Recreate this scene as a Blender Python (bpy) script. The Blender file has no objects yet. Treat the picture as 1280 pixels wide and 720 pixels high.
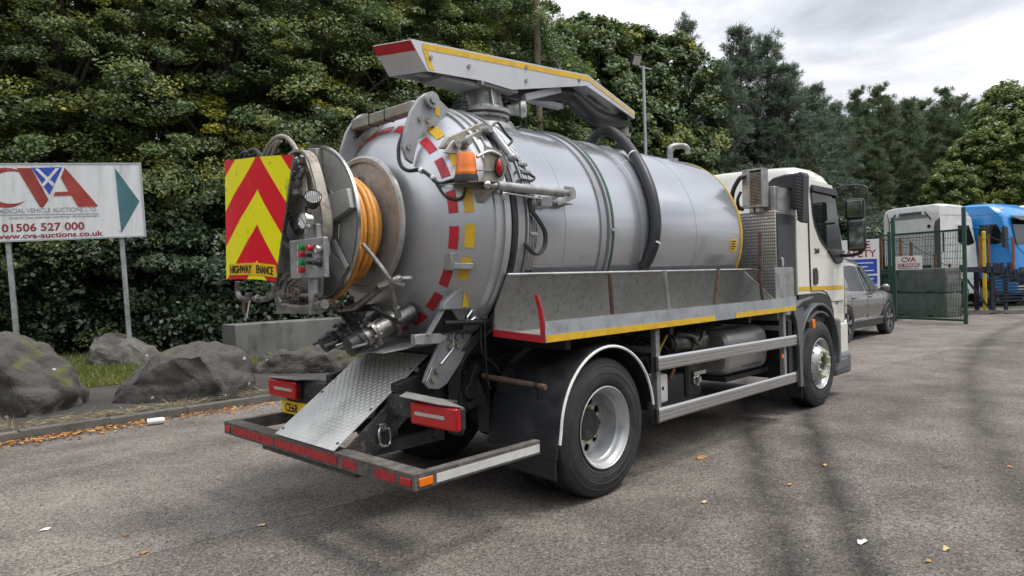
import bpy, math, random
import numpy as np
from mathutils import Vector, Matrix, noise as mnoise

# ------------------------------------------------------------------ camera
CAM = np.array([-4.1639, -4.3089, 1.6419])
YAW, PIT, ROL, FPX = 0.7702, -0.0120, -0.0292, 863.49
FW = np.array([math.cos(PIT)*math.cos(YAW), math.cos(PIT)*math.sin(YAW), math.sin(PIT)])
_r = np.array([math.sin(YAW), -math.cos(YAW), 0.0]); _u = np.cross(_r, FW)
RT = math.cos(ROL)*_r + math.sin(ROL)*_u
UP = -math.sin(ROL)*_r + math.cos(ROL)*_u

scene = bpy.context.scene
col = scene.collection
cd = bpy.data.cameras.new('camera'); cam = bpy.data.objects.new('camera', cd); col.objects.link(cam)
cd.sensor_width = 36.0; cd.lens = FPX/1280*36.0; cd.clip_start = .05; cd.clip_end = 3000
cam.matrix_world = Matrix(((RT[0], UP[0], -FW[0], CAM[0]), (RT[1], UP[1], -FW[1], CAM[1]), (RT[2], UP[2], -FW[2], CAM[2]), (0, 0, 0, 1)))
scene.camera = cam

def ray(U, V): return FW + RT*(U-640)/FPX - UP*(V-360)/FPX
def on(U, V, ax, val):
    i = 'xyz'.index(ax); d = ray(U, V); t = (val-CAM[i])/d[i]; return Vector(CAM+t*d)
def base(U, depth):                       # ground point on the column U at a given depth
    d = ray(U, 349.6-.029*(U-640)); d = d.copy(); p = CAM+d*depth; return Vector((p[0], p[1], 0))
def top_z(U, V, depth): return 1.64+(349.6-.029*(U-640)-V)/FPX*depth

# ------------------------------------------------------------------ sky and sun (overcast)
SUN_EL, SUN_AZ = math.radians(66), math.radians(-48)      # azimuth in the XY plane, from +X
w = bpy.data.worlds.new('World'); scene.world = w; w.use_nodes = True
nt = w.node_tree; N = nt.nodes; Lk = nt.links
for n in list(N): N.remove(n)
out = N.new('ShaderNodeOutputWorld'); bg = N.new('ShaderNodeBackground'); bg.inputs['Strength'].default_value = 0.1
sky = N.new('ShaderNodeTexSky'); sky.sky_type = 'NISHITA'; sky.sun_disc = False
sky.sun_elevation = SUN_EL; sky.sun_rotation = math.pi/2-SUN_AZ; sky.altitude = 100; sky.dust_density = 2
tc = N.new('ShaderNodeTexCoord'); sep = N.new('ShaderNodeSeparateXYZ'); Lk.new(tc.outputs['Generated'], sep.inputs[0])
# flat cloud deck: project the direction onto a plane overhead
def mth(op, a, b=None, c=None, clamp=False):
    n = N.new('ShaderNodeMath'); n.operation = op; n.use_clamp = clamp
    for i, v in enumerate((a, b, c)):
        if v is None: continue
        if isinstance(v, (int, float)): n.inputs[i].default_value = v
        else: Lk.new(v, n.inputs[i])
    return n.outputs[0]
zz = mth('ADD', mth('MAXIMUM', sep.outputs[2], 0.0), 0.10)
cx = mth('DIVIDE', sep.outputs[0], zz); cy = mth('DIVIDE', sep.outputs[1], zz)
cmb = N.new('ShaderNodeCombineXYZ'); Lk.new(cx, cmb.inputs[0]); Lk.new(cy, cmb.inputs[1])
n1 = N.new('ShaderNodeTexNoise'); n1.inputs['Scale'].default_value = 0.55; n1.inputs['Detail'].default_value = 7; n1.inputs['Roughness'].default_value = .55; n1.inputs['Distortion'].default_value = .5
Lk.new(cmb.outputs[0], n1.inputs['Vector'])
cr = N.new('ShaderNodeValToRGB'); Lk.new(n1.outputs['Fac'], cr.inputs[0])
e = cr.color_ramp.elements
e[0].position = .38; e[0].color = (1.6, 1.7, 1.95, 1); e[1].position = .62; e[1].color = (6.1, 6.1, 6.1, 1)
m_ = e.new(.50); m_.color = (3.3, 3.4, 3.65, 1)
# overcast luminance rises from horizon to zenith
lum = mth('MULTIPLY_ADD', mth('MAXIMUM', sep.outputs[2], 0.0), 2.7, 0.54)
sc = N.new('ShaderNodeVectorMath'); sc.operation = 'SCALE'; Lk.new(cr.outputs[0], sc.inputs[0]); Lk.new(lum, sc.inputs['Scale'])
mx = N.new('ShaderNodeMix'); mx.data_type = 'RGBA'; mx.inputs[0].default_value = .93
Lk.new(sky.outputs[0], mx.inputs[6]); Lk.new(sc.outputs[0], mx.inputs[7])
Lk.new(mx.outputs[2], bg.inputs['Color']); Lk.new(bg.outputs[0], out.inputs['Surface'])

sl = bpy.data.lights.new('sun', 'SUN'); sl.energy = 1.5; sl.angle = math.radians(14); sl.color = (1, .97, .92)
sun = bpy.data.objects.new('sun', sl); col.objects.link(sun)
sd = Vector((math.cos(SUN_EL)*math.cos(SUN_AZ), math.cos(SUN_EL)*math.sin(SUN_AZ), math.sin(SUN_EL)))
sun.rotation_euler = sd.to_track_quat('Z', 'Y').to_euler(); sun.location = sd*40

scene.render.engine = 'CYCLES'
scene.view_settings.view_transform = 'Standard'; scene.view_settings.look = 'None'
scene.view_settings.gamma = 1; scene.view_settings.use_curve_mapping = False
scene.view_settings.exposure = 0.90

# ------------------------------------------------------------------ materials
MATS = {}
def rgb(c): return (c[0], c[1], c[2], 1)
def pbr(name, base, rough=.5, metal=0., var=.12, vscale=3., dirt=None, dirt_amt=.35, dirt_scale=4., bump=0., bscale=60., coat=0., spec=.5, emit=None, trans=0., stretch=None, fine=.0, fscale=90.):
    """procedural paint / metal / rubber: tone variation, grime with a shape of its own, fine relief"""
    m = bpy.data.materials.new(name); m.use_nodes = True; t = m.node_tree; n = t.nodes; l = t.links
    b = n['Principled BSDF']; b.inputs['Metallic'].default_value = metal; b.inputs['IOR'].default_value = 1.5
    b.inputs['Specular IOR Level'].default_value = spec
    g = n.new('ShaderNodeNewGeometry'); vec = g.outputs['Position']
    if stretch:
        mp = n.new('ShaderNodeMapping'); mp.inputs['Scale'].default_value = stretch; l.new(vec, mp.inputs[0]); vec = mp.outputs[0]
    no = n.new('ShaderNodeTexNoise'); no.inputs['Scale'].default_value = vscale; no.inputs['Detail'].default_value = 6; l.new(vec, no.inputs['Vector'])
    mr = n.new('ShaderNodeMapRange'); mr.inputs[1].default_value = .3; mr.inputs[2].default_value = .7; mr.inputs[3].default_value = 1-var; mr.inputs[4].default_value = 1+var
    l.new(no.outputs['Fac'], mr.inputs[0])
    s = n.new('ShaderNodeVectorMath'); s.operation = 'SCALE'; s.inputs[0].default_value = base[:3]; l.new(mr.outputs[0], s.inputs['Scale'])
    c = s.outputs[0]
    if fine:
        nf = n.new('ShaderNodeTexNoise'); nf.inputs['Scale'].default_value = fscale; nf.inputs['Detail'].default_value = 3; l.new(g.outputs['Position'], nf.inputs['Vector'])
        mf = n.new('ShaderNodeMapRange'); mf.inputs[1].default_value = .3; mf.inputs[2].default_value = .7; mf.inputs[3].default_value = 1-fine; mf.inputs[4].default_value = 1+fine; l.new(nf.outputs['Fac'], mf.inputs[0])
        s2 = n.new('ShaderNodeVectorMath'); s2.operation = 'SCALE'; l.new(c, s2.inputs[0]); l.new(mf.outputs[0], s2.inputs['Scale']); c = s2.outputs[0]
    rv = n.new('ShaderNodeMapRange'); rv.inputs[1].default_value = .3; rv.inputs[2].default_value = .7; rv.inputs[3].default_value = max(0.02, rough*.85); rv.inputs[4].default_value = min(1, rough*1.15); l.new(no.outputs['Fac'], rv.inputs[0])
    if dirt is not None:
        nd = n.new('ShaderNodeTexNoise'); nd.inputs['Scale'].default_value = dirt_scale; nd.inputs['Detail'].default_value = 9; nd.inputs['Roughness'].default_value = .65; l.new(vec, nd.inputs['Vector'])
        rd = n.new('ShaderNodeMapRange'); rd.inputs[1].default_value = .50; rd.inputs[2].default_value = .68; rd.inputs[3].default_value = 0; rd.inputs[4].default_value = dirt_amt; rd.clamp = True; l.new(nd.outputs['Fac'], rd.inputs[0])
        mm = n.new('ShaderNodeMix'); mm.data_type = 'RGBA'; l.new(rd.outputs[0], mm.inputs[0]); l.new(c, mm.inputs[6]); mm.inputs[7].default_value = rgb(dirt); c = mm.outputs[2]
        ra = n.new('ShaderNodeMath'); ra.operation = 'MULTIPLY_ADD'; l.new(rd.outputs[0], ra.inputs[0]); ra.inputs[1].default_value = .35; l.new(rv.outputs[0], ra.inputs[2]); l.new(ra.outputs[0], b.inputs['Roughness'])
    else: l.new(rv.outputs[0], b.inputs['Roughness'])
    l.new(c, b.inputs['Base Color'])
    if bump:
        nb = n.new('ShaderNodeTexNoise'); nb.inputs['Scale'].default_value = bscale; nb.inputs['Detail'].default_value = 4; l.new(vec, nb.inputs['Vector'])
        bp = n.new('ShaderNodeBump'); bp.inputs['Strength'].default_value = bump; bp.inputs['Distance'].default_value = .01; l.new(nb.outputs['Fac'], bp.inputs['Height']); l.new(bp.outputs[0], b.inputs['Normal'])
    if coat: b.inputs['Coat Weight'].default_value = coat; b.inputs['Coat Roughness'].default_value = .06
    if trans: b.inputs['Transmission Weight'].default_value = trans
    if emit: b.inputs['Emission Color'].default_value = rgb(emit[0]); b.inputs['Emission Strength'].default_value = emit[1]
    MATS[name] = m
    return m
GRIME = (.035, .032, .028)
DUST = (.20, .18, .15)
pbr('tank_paint', (.47, .485, .51), .24, .72, .03, 1.2, coat=.6, stretch=(1, 1, .35))
pbr('door_paint', (.46, .475, .49), .38, .68, .04, 2., (.30, .29, .27), .25, 1.6, coat=.2, stretch=(1, 1, .35))
pbr('grey_paint', (.29, .30, .31), .42, .25, .10, 3, (.16, .15, .14), .45, 5, bump=.05)
pbr('boom_paint', (.52, .53, .55), .36, .3, .06, 2, (.30, .28, .25), .4, 4)
pbr('galv', (.33, .335, .33), .5, .55, .2, 7, (.10, .095, .085), .6, 9, bump=.12, bscale=40, fine=.12)
pbr('tray_steel', (.24, .236, .222), .55, .3, .12, 3, (.06, .055, .048), .45, 19, bump=.2, bscale=30, fine=.12)
pbr('tray_lip', (.33, .355, .375), .45, .3, .12, 5, (.14, .13, .12), .5, 8, fine=.08)
pbr('stainless', (.50, .50, .49), .28, .9, .12, 5, (.14, .12, .10), .35, 6, stretch=(1, 1, .3))
pbr('bright_steel', (.62, .62, .61), .22, 1., .1, 5, (.2, .18, .16), .3, 8)
pbr('alloy_rail', (.58, .58, .57), .33, .85, .08, 6, (.22, .2, .18), .3, 6, stretch=(.15, 1, 1))
pbr('cast_metal', (.24, .23, .215), .38, .8, .3, 10, (.025, .023, .02), .85, 11, bump=.25, bscale=50)
pbr('old_steel', (.30, .275, .235), .58, .45, .25, 6, (.10, .07, .045), .6, 8, bump=.15, bscale=45)
pbr('reel_face', (.34, .335, .315), .5, .4, .15, 5, (.12, .11, .10), .5, 5, bump=.08)
pbr('reel_inner', (.36, .35, .335), .52, .3, .15, 5, (.15, .135, .115), .6, 9, bump=.1)
pbr('rust', (.105, .062, .042), .8, .1, .35, 14, (.05, .032, .022), .7, 18, bump=.3, bscale=60)
pbr('chassis_black', (.013, .014, .017), .55, 0, .25, 6, (.06, .055, .05), .4, 7, bump=.06)
pbr('chipped_black', (.034, .033, .033), .6, 0, .3, 8, (.20, .185, .16), .5, 24, bump=.2, bscale=50)
pbr('mudguard', (.013, .015, .019), .42, 0, .2, 4, (.07, .065, .06), .45, 3.5, bump=.04)
pbr('rubber', (.019, .019, .020), .7, 0, .3, 7, (.075, .07, .062), .45, 5, bump=.2, bscale=90)
pbr('black_hose', (.016, .017, .019), .5, 0, .15, 9, (.05, .05, .05), .3, 9)
pbr('black_plastic', (.02, .021, .023), .42, 0, .12, 5, (.06, .06, .06), .25, 6)
pbr('grey_plastic', (.10, .108, .115), .5, 0, .1, 5, (.16, .15, .14), .35, 5)
pbr('rim_silver', (.43, .44, .45), .42, .5, .08, 9, (.16, .15, .13), .35, 12)
pbr('wheel_dark', (.035, .033, .03), .7, .1, .3, 15, (.10, .08, .06), .5, 15)
pbr('nut_yellow', (.58, .58, .30), .5, 0, .1)
pbr('cream_paint', (.69, .68, .60), .26, 0, .03, 2, (.50, .47, .40), .18, 1.3, coat=.5)
pbr('yellow_tape', (.62, .38, .015), .42, 0, .1, 9, (.30, .20, .06), .5, 12)
pbr('faded_yellow', (.56, .40, .16), .5, 0, .1, 9, (.4, .33, .2), .4, 12)
pbr('red_tape', (.40, .012, .022), .38, 0, .15, 9, (.12, .03, .03), .5, 16)
pbr('worn_red', (.36, .018, .024), .45, 0, .2, 12, (.06, .03, .028), .9, 22)
pbr('white_tape', (.52, .52, .50), .45, 0, .1, 9, (.28, .27, .25), .4, 14)
pbr('white_trim', (.74, .73, .70), .45, 0, .08, 9, (.35, .32, .28), .4, 10)
pbr('white_paint', (.70, .70, .68), .35, 0, .06, 3, (.45, .44, .41), .4, 4, coat=.2)
pbr('blue_paint', (.012, .22, .58), .3, 0, .06, 3, (.03, .2, .42), .3, 4, coat=.4)
pbr('dark_red', (.30, .015, .025), .4, 0, .1)
pbr('amber_lens', (.85, .19, .004), .18, 0, .08, 20, spec=.6, trans=.15)
pbr('red_lens', (.40, .006, .010), .16, 0, .1, 30, spec=.6)
pbr('clear_lens', (.42, .40, .37), .2, 0, .1)
pbr('orange_hose', (.60, .27, .05), .45, 0, .1, 12, (.20, .09, .03), .5, 14)
pbr('green_strap', (.03, .085, .05), .55, 0, .15, 9)
pbr('black_glass', (.010, .014, .014), .05, 0, .05, spec=.45)
pbr('mirror_glass', (.55, .57, .58), .04, 1., .02)
pbr('gauge_white', (.66, .66, .62), .3, 0, .03)
pbr('green_button', (.01, .28, .07), .3, 0, .05)
pbr('red_button', (.55, .02, .04), .3, 0, .05)
pbr('ink_black', (.012, .012, .012), .5, 0, .05)
pbr('plate_yellow', (.75, .48, .01), .4, 0, .08, 9, (.3, .2, .05), .3, 14)
pbr('sticker_yellow', (.72, .40, .01), .45, 0, .06)
pbr('wood_pole', (.17, .135, .095), .85, 0, .25, 5, (.08, .07, .055), .5, 8, bump=.3, bscale=40, stretch=(3, 3, .3))
pbr('lamp_steel', (.40, .42, .43), .45, .6, .1, 3)
pbr('concrete_dark', (.13, .128, .12), .9, 0, .25, 2.2, (.04, .04, .036), .8, 2.6, bump=.35, bscale=45, fine=.2, stretch=(1, 1, .5))
pbr('concrete', (.19, .186, .175), .9, 0, .3, 2.2, (.055, .055, .05), .85, 3.2, bump=.35, bscale=45, fine=.15, stretch=(1, 1, .5))
pbr('kerb_stone', (.115, .108, .095), .92, 0, .25, 3, (.05, .05, .042), .6, 7, bump=.5, bscale=60, fine=.2)
pbr('fence_green', (.012, .055, .032), .5, 0, .15, 6)
pbr('suv_grey', (.165, .155, .142), .25, .5, .04, 3, coat=.8)
pbr('alloy_wheel', (.42, .42, .42), .3, .8, .1)
pbr('ramp_navy', (.018, .024, .04), .6, 0, .25, 4, (.08, .06, .045), .4, 5)
pbr('post_orange', (.24, .085, .035), .7, 0, .25, 6)
pbr('post_yellow', (.62, .43, .02), .5, 0, .12, 6)
pbr('sign_red', (.27, .032, .022), .5, 0, .25, 3)
pbr('sign_blue', (.02, .06, .36), .5, 0, .1)
pbr('sign_teal', (.045, .135, .155), .55, 0, .15, 3)
pbr('sign_grey', (.30, .30, .31), .5, 0, .1)
pbr('sign_maroon', (.22, .02, .025), .5, 0, .1)
pbr('litter_white', (.72, .72, .69), .5, 0, .08, 9, (.4, .37, .3), .3, 12)
# sign board: white, rain streaks running down it
pbr('sign_board', (.60, .61, .61), .45, 0, .10, 7, (.34, .35, .33), .55, 9, stretch=(1, 1, .12))

def bark_mat(name, c): pbr(name, c, .9, 0, .35, 5, (c[0]*.4, c[1]*.4, c[2]*.4), .7, 9, bump=.5, bscale=25, stretch=(2, 2, .4))
bark_mat('bark', (.085, .070, .052)); bark_mat('pine_bark', (.13, .085, .06))

def leaf_mat(name, c1, c2, c3, trans=.35, rough=.5):
    """leaf: colour picked per leaf from the mesh attribute 'tint'; lets light through"""
    m = bpy.data.materials.new(name); m.use_nodes = True; t = m.node_tree; n = t.nodes; l = t.links
    b = n['Principled BSDF']; o = n['Material Output']
    a = n.new('ShaderNodeAttribute'); a.attribute_name = 'tint'
    r = n.new('ShaderNodeValToRGB'); l.new(a.outputs['Fac'], r.inputs[0])
    e = r.color_ramp.elements; e[0].color = rgb(c1); e[1].color = rgb(c3); k = e.new(.55); k.color = rgb(c2)
    l.new(r.outputs[0], b.inputs['Base Color']); b.inputs['Roughness'].default_value = rough; b.inputs['Specular IOR Level'].default_value = .45
    tr = n.new('ShaderNodeBsdfTranslucent'); l.new(r.outputs[0], tr.inputs['Color'])
    mx = n.new('ShaderNodeMixShader'); mx.inputs[0].default_value = trans; l.new(b.outputs[0], mx.inputs[1]); l.new(tr.outputs[0], mx.inputs[2]); l.new(mx.outputs[0], o.inputs['Surface'])
    MATS[name] = m
leaf_mat('leaf_green', (.050, .085, .030), (.105, .155, .046), (.40, .36, .028))
leaf_mat('leaf_mid', (.048, .085, .030), (.10, .155, .046), (.25, .27, .05))
leaf_mat('leaf_light', (.085, .135, .038), (.165, .22, .055), (.32, .32, .08))
leaf_mat('ivy', (.020, .040, .017), (.038, .070, .027), (.11, .14, .04), .2)
leaf_mat('needle', (.062, .100, .066), (.118, .165, .106), (.21, .25, .16), .2, .6)
leaf_mat('needle_green', (.054, .092, .044), (.104, .150, .070), (.19, .23, .10), .2, .6)
leaf_mat('grass', (.07, .105, .02), (.15, .185, .035), (.32, .27, .10), .3)
leaf_mat('fallen', (.14, .055, .02), (.40, .16, .04), (.58, .32, .09), .1, .7)
leaf_mat('straw', (.16, .12, .06), (.30, .24, .13), (.42, .36, .22), .1, .7)

# ------------------------------------------------------------------ mesh builder
OFF = {}
def V3(p): return Vector((p[0], p[1], p[2]))
def smooth_path(pts, k=6):
    pts = [V3(p) for p in pts]
    if len(pts) < 3: return pts
    o = []
    for i in range(len(pts)-1):
        p0 = pts[max(i-1, 0)]; p1 = pts[i]; p2 = pts[i+1]; p3 = pts[min(i+2, len(pts)-1)]
        for j in range(k):
            t = j/k; o.append(.5*((2*p1)+(p2-p0)*t+(2*p0-5*p1+4*p2-p3)*t*t+(3*p1-p0-3*p2+p3)*t**3))
    o.append(pts[-1]); return o
class MB:
    def __init__(s): s.v = []; s.f = []; s.m = []
    def add(s, vs, fs, mi=0):
        b = len(s.v); s.v += [tuple(p) for p in vs]; s.f += [tuple(i+b for i in f) for f in fs]; s.m += [mi]*len(fs); return s
    def box(s, x0, x1, y0, y1, z0, z1, mi=0):
        return s.add([(x0, y0, z0), (x1, y0, z0), (x1, y1, z0), (x0, y1, z0), (x0, y0, z1), (x1, y0, z1), (x1, y1, z1), (x0, y1, z1)],
                     [(0, 3, 2, 1), (4, 5, 6, 7), (0, 1, 5, 4), (1, 2, 6, 5), (2, 3, 7, 6), (3, 0, 4, 7)], mi)
    def beam(s, p0, p1, w, h, up=(0, 0, 1), mi=0):
        p0 = V3(p0); p1 = V3(p1); d = (p1-p0).normalized(); u = V3(up); sx = d.cross(u)
        if sx.length < 1e-4: sx = d.cross(Vector((0, 1, 0)))
        sx.normalize(); u = sx.cross(d).normalized(); a = sx*w/2; b = u*h/2
        vs = [p+q for p in (p0, p1) for q in (-a-b, a-b, a+b, -a+b)]
        return s.add(vs, [(3, 2, 1, 0), (4, 5, 6, 7), (0, 1, 5, 4), (1, 2, 6, 5), (2, 3, 7, 6), (3, 0, 4, 7)], mi)
    def frame(s, d):
        d = V3(d).normalized(); a = Vector((0, 0, 1)) if abs(d.z) < .9 else Vector((1, 0, 0)); x = d.cross(a).normalized(); return x, d.cross(x).normalized()
    def cyl(s, p0, p1, r0, r1=None, n=20, mi=0, caps=True):
        if r1 is None: r1 = r0
        p0 = V3(p0); p1 = V3(p1); x, y = s.frame(p1-p0); vs = []
        for p, r in ((p0, r0), (p1, r1)):
            for i in range(n): a = 2*math.pi*i/n; vs.append(p+(x*math.cos(a)+y*math.sin(a))*r)
        fs = [(i, (i+1) % n, n+(i+1) % n, n+i) for i in range(n)]
        if caps: fs += [tuple(range(n-1, -1, -1)), tuple(range(n, 2*n))]
        return s.add(vs, fs, mi)
    def tube(s, pts, r, n=10, mi=0, sm=6, caps=True, taper=None):
        P = smooth_path(pts, sm) if sm else [V3(p) for p in pts]
        P = [p for i, p in enumerate(P) if i == 0 or (p-P[i-1]).length > 1e-5]
        T = [(P[min(i+1, len(P)-1)]-P[max(i-1, 0)]).normalized() for i in range(len(P))]
        x, y = s.frame(T[0]); vs = []
        for i, p in enumerate(P):
            x = (x-T[i]*x.dot(T[i])).normalized(); y = T[i].cross(x)
            rr = r if taper is None else r+(taper-r)*i/(len(P)-1)
            for k in range(n): a = 2*math.pi*k/n; vs.append(p+(x*math.cos(a)+y*math.sin(a))*rr)
        fs = [(i*n+k, i*n+(k+1) % n, (i+1)*n+(k+1) % n, (i+1)*n+k) for i in range(len(P)-1) for k in range(n)]
        if caps: fs += [tuple(range(n-1, -1, -1)), tuple(range((len(P)-1)*n, len(P)*n))]
        return s.add(vs, fs, mi)
    def lathe(s, prof, o=(0, 0, 0), ax=(1, 0, 0), n=48, mi=0, a0=0., a1=2*math.pi, closed_prof=False):
        """prof: (distance along axis, radius)"""
        o = V3(o); ax = V3(ax).normalized(); x, y = s.frame(ax); full = abs(a1-a0-2*math.pi) < 1e-6; cnt = n if full else n+1; vs = []
        for a_, r in prof:
            for i in range(cnt): t = a0+(a1-a0)*i/n; vs.append(o+ax*a_+(x*math.cos(t)+y*math.sin(t))*max(r, 1e-4))
        fs = []; m = len(prof)
        for j in range(m if closed_prof else m-1):
            k = (j+1) % m
            for i in range(n): i2 = (i+1) % cnt; fs.append((j*cnt+i, j*cnt+i2, k*cnt+i2, k*cnt+i))
        return s.add(vs, fs, mi)
    def prism(s, poly, ax, a0, a1, mi=0):
        i = 'xyz'.index(ax); o = [j for j in range(3) if j != i]; vs = []
        for a in (a0, a1):
            for p in poly: q = [0, 0, 0]; q[i] = a; q[o[0]] = p[0]; q[o[1]] = p[1]; vs.append(tuple(q))
        n = len(poly); return s.add(vs, [tuple(range(n)), tuple(range(2*n-1, n-1, -1))]+[(k, n+k, n+(k+1) % n, (k+1) % n) for k in range(n)], mi)
    def plate(s, pts, th, mi=0, nrm=None):
        P = [V3(p) for p in pts]
        if nrm is None:
            nr = Vector((0, 0, 0))
            for i in range(len(P)): nr += P[i].cross(P[(i+1) % len(P)])
            nr.normalize()
        else: nr = V3(nrm).normalized()
        n = len(P); vs = P+[p+nr*th for p in P]
        return s.add(vs, [tuple(range(n-1, -1, -1)), tuple(range(n, 2*n))]+[(k, (k+1) % n, n+(k+1) % n, n+k) for k in range(n)], mi)
    def ball(s, c, r, n=12, m=8, mi=0, sc=(1, 1, 1)):
        vs = []; c = V3(c)
        for j in range(m+1):
            t = math.pi*j/m
            for i in range(n): a = 2*math.pi*i/n; vs.append((c.x+r*sc[0]*max(math.sin(t), .001)*math.cos(a), c.y+r*sc[1]*max(math.sin(t), .001)*math.sin(a), c.z+r*sc[2]*math.cos(t)))
        return s.add(vs, [(j*n+i, (j+1)*n+i, (j+1)*n+(i+1) % n, j*n+(i+1) % n) for j in range(m) for i in range(n)], mi)
    def build(s, name, mats, parent=None, smooth=40, bevel=0., seg=2, fix=True):
        import bmesh
        me = bpy.data.meshes.new(name)
        v = np.array(s.v, float); c = (v.min(0)+v.max(0))/2
        if parent is None: c[2] = v[:, 2].min()
        me.from_pydata([tuple(p) for p in (v-c)], [], s.f)
        if fix:
            bm = bmesh.new(); bm.from_mesh(me); bmesh.ops.recalc_face_normals(bm, faces=bm.faces); bm.to_mesh(me); bm.free()
        for k in (mats if isinstance(mats, (list, tuple)) else [mats]): me.materials.append(MATS[k])
        me.polygons.foreach_set('material_index', s.m)
        if smooth:
            me.polygons.foreach_set('use_smooth', [True]*len(me.polygons)); me.set_sharp_from_angle(angle=math.radians(smooth))
        o = bpy.data.objects.new(name, me); col.objects.link(o)
        po = OFF.get(parent.name, Vector((0, 0, 0))) if parent else Vector((0, 0, 0))
        o.parent = parent; o.location = Vector(c)-po; OFF[o.name] = Vector(c)
        if bevel:
            b = o.modifiers.new('bevel', 'BEVEL'); b.width = bevel; b.segments = seg; b.limit_method = 'ANGLE'; b.angle_limit = math.radians(40)
        return o
def thing(name, label, cat, loc=(0, 0, 0), rotz=0., group=None, world=False):
    o = bpy.data.objects.new(name, None); col.objects.link(o); o.empty_display_size = .2
    o.location = loc; o.rotation_euler = (0, 0, rotz); o['label'] = label; o['category'] = cat
    if group: o['group'] = group
    OFF[o.name] = V3(loc) if world else Vector((0, 0, 0))
    return o
def tag(o, label, cat, group=None):
    o['label'] = label; o['category'] = cat
    if group: o['group'] = group
    return o
def lettering(name, txt, size, o, right, up, mat, parent, align='LEFT', bold=.0, xs=1., depth=.0015, spacing=1.):
    """flat lettering: real glyph outlines, o = baseline start, right/up = directions"""
    c = bpy.data.curves.new(name, 'FONT'); c.body = txt; c.size = size; c.align_x = align; c.extrude = depth; c.offset = bold*size; c.space_character = spacing
    c.resolution_u = 3
    t = bpy.data.objects.new('tmp', c); col.objects.link(t)
    dg = bpy.context.evaluated_depsgraph_get(); me = bpy.data.meshes.new_from_object(t.evaluated_get(dg)); bpy.data.objects.remove(t)
    R = V3(right).normalized(); Uu = V3(up).normalized(); Nn = R.cross(Uu).normalized(); o = V3(o)
    for v in me.vertices: v.co = o+R*(v.co.x*xs)+Uu*v.co.y+Nn*v.co.z
    me.materials.clear(); me.materials.append(MATS[mat]); me.name = name
    vs = [v.co.copy() for v in me.vertices]; cc = sum(vs, Vector())/max(1, len(vs))
    for v in me.vertices: v.co -= cc
    ob = bpy.data.objects.new(name, me); col.objects.link(ob); ob.parent = parent
    po = OFF.get(parent.name, Vector()) if parent else Vector(); ob.location = cc-po; OFF[ob.name] = cc
    return ob
def struct(o): o['kind'] = 'structure'; return o
def copy_tree(o, parent=None):
    c = o.copy(); col.objects.link(c); c.parent = parent
    for ch in [x for x in bpy.data.objects if x.parent == o]: copy_tree(ch, c)
    return c
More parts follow.
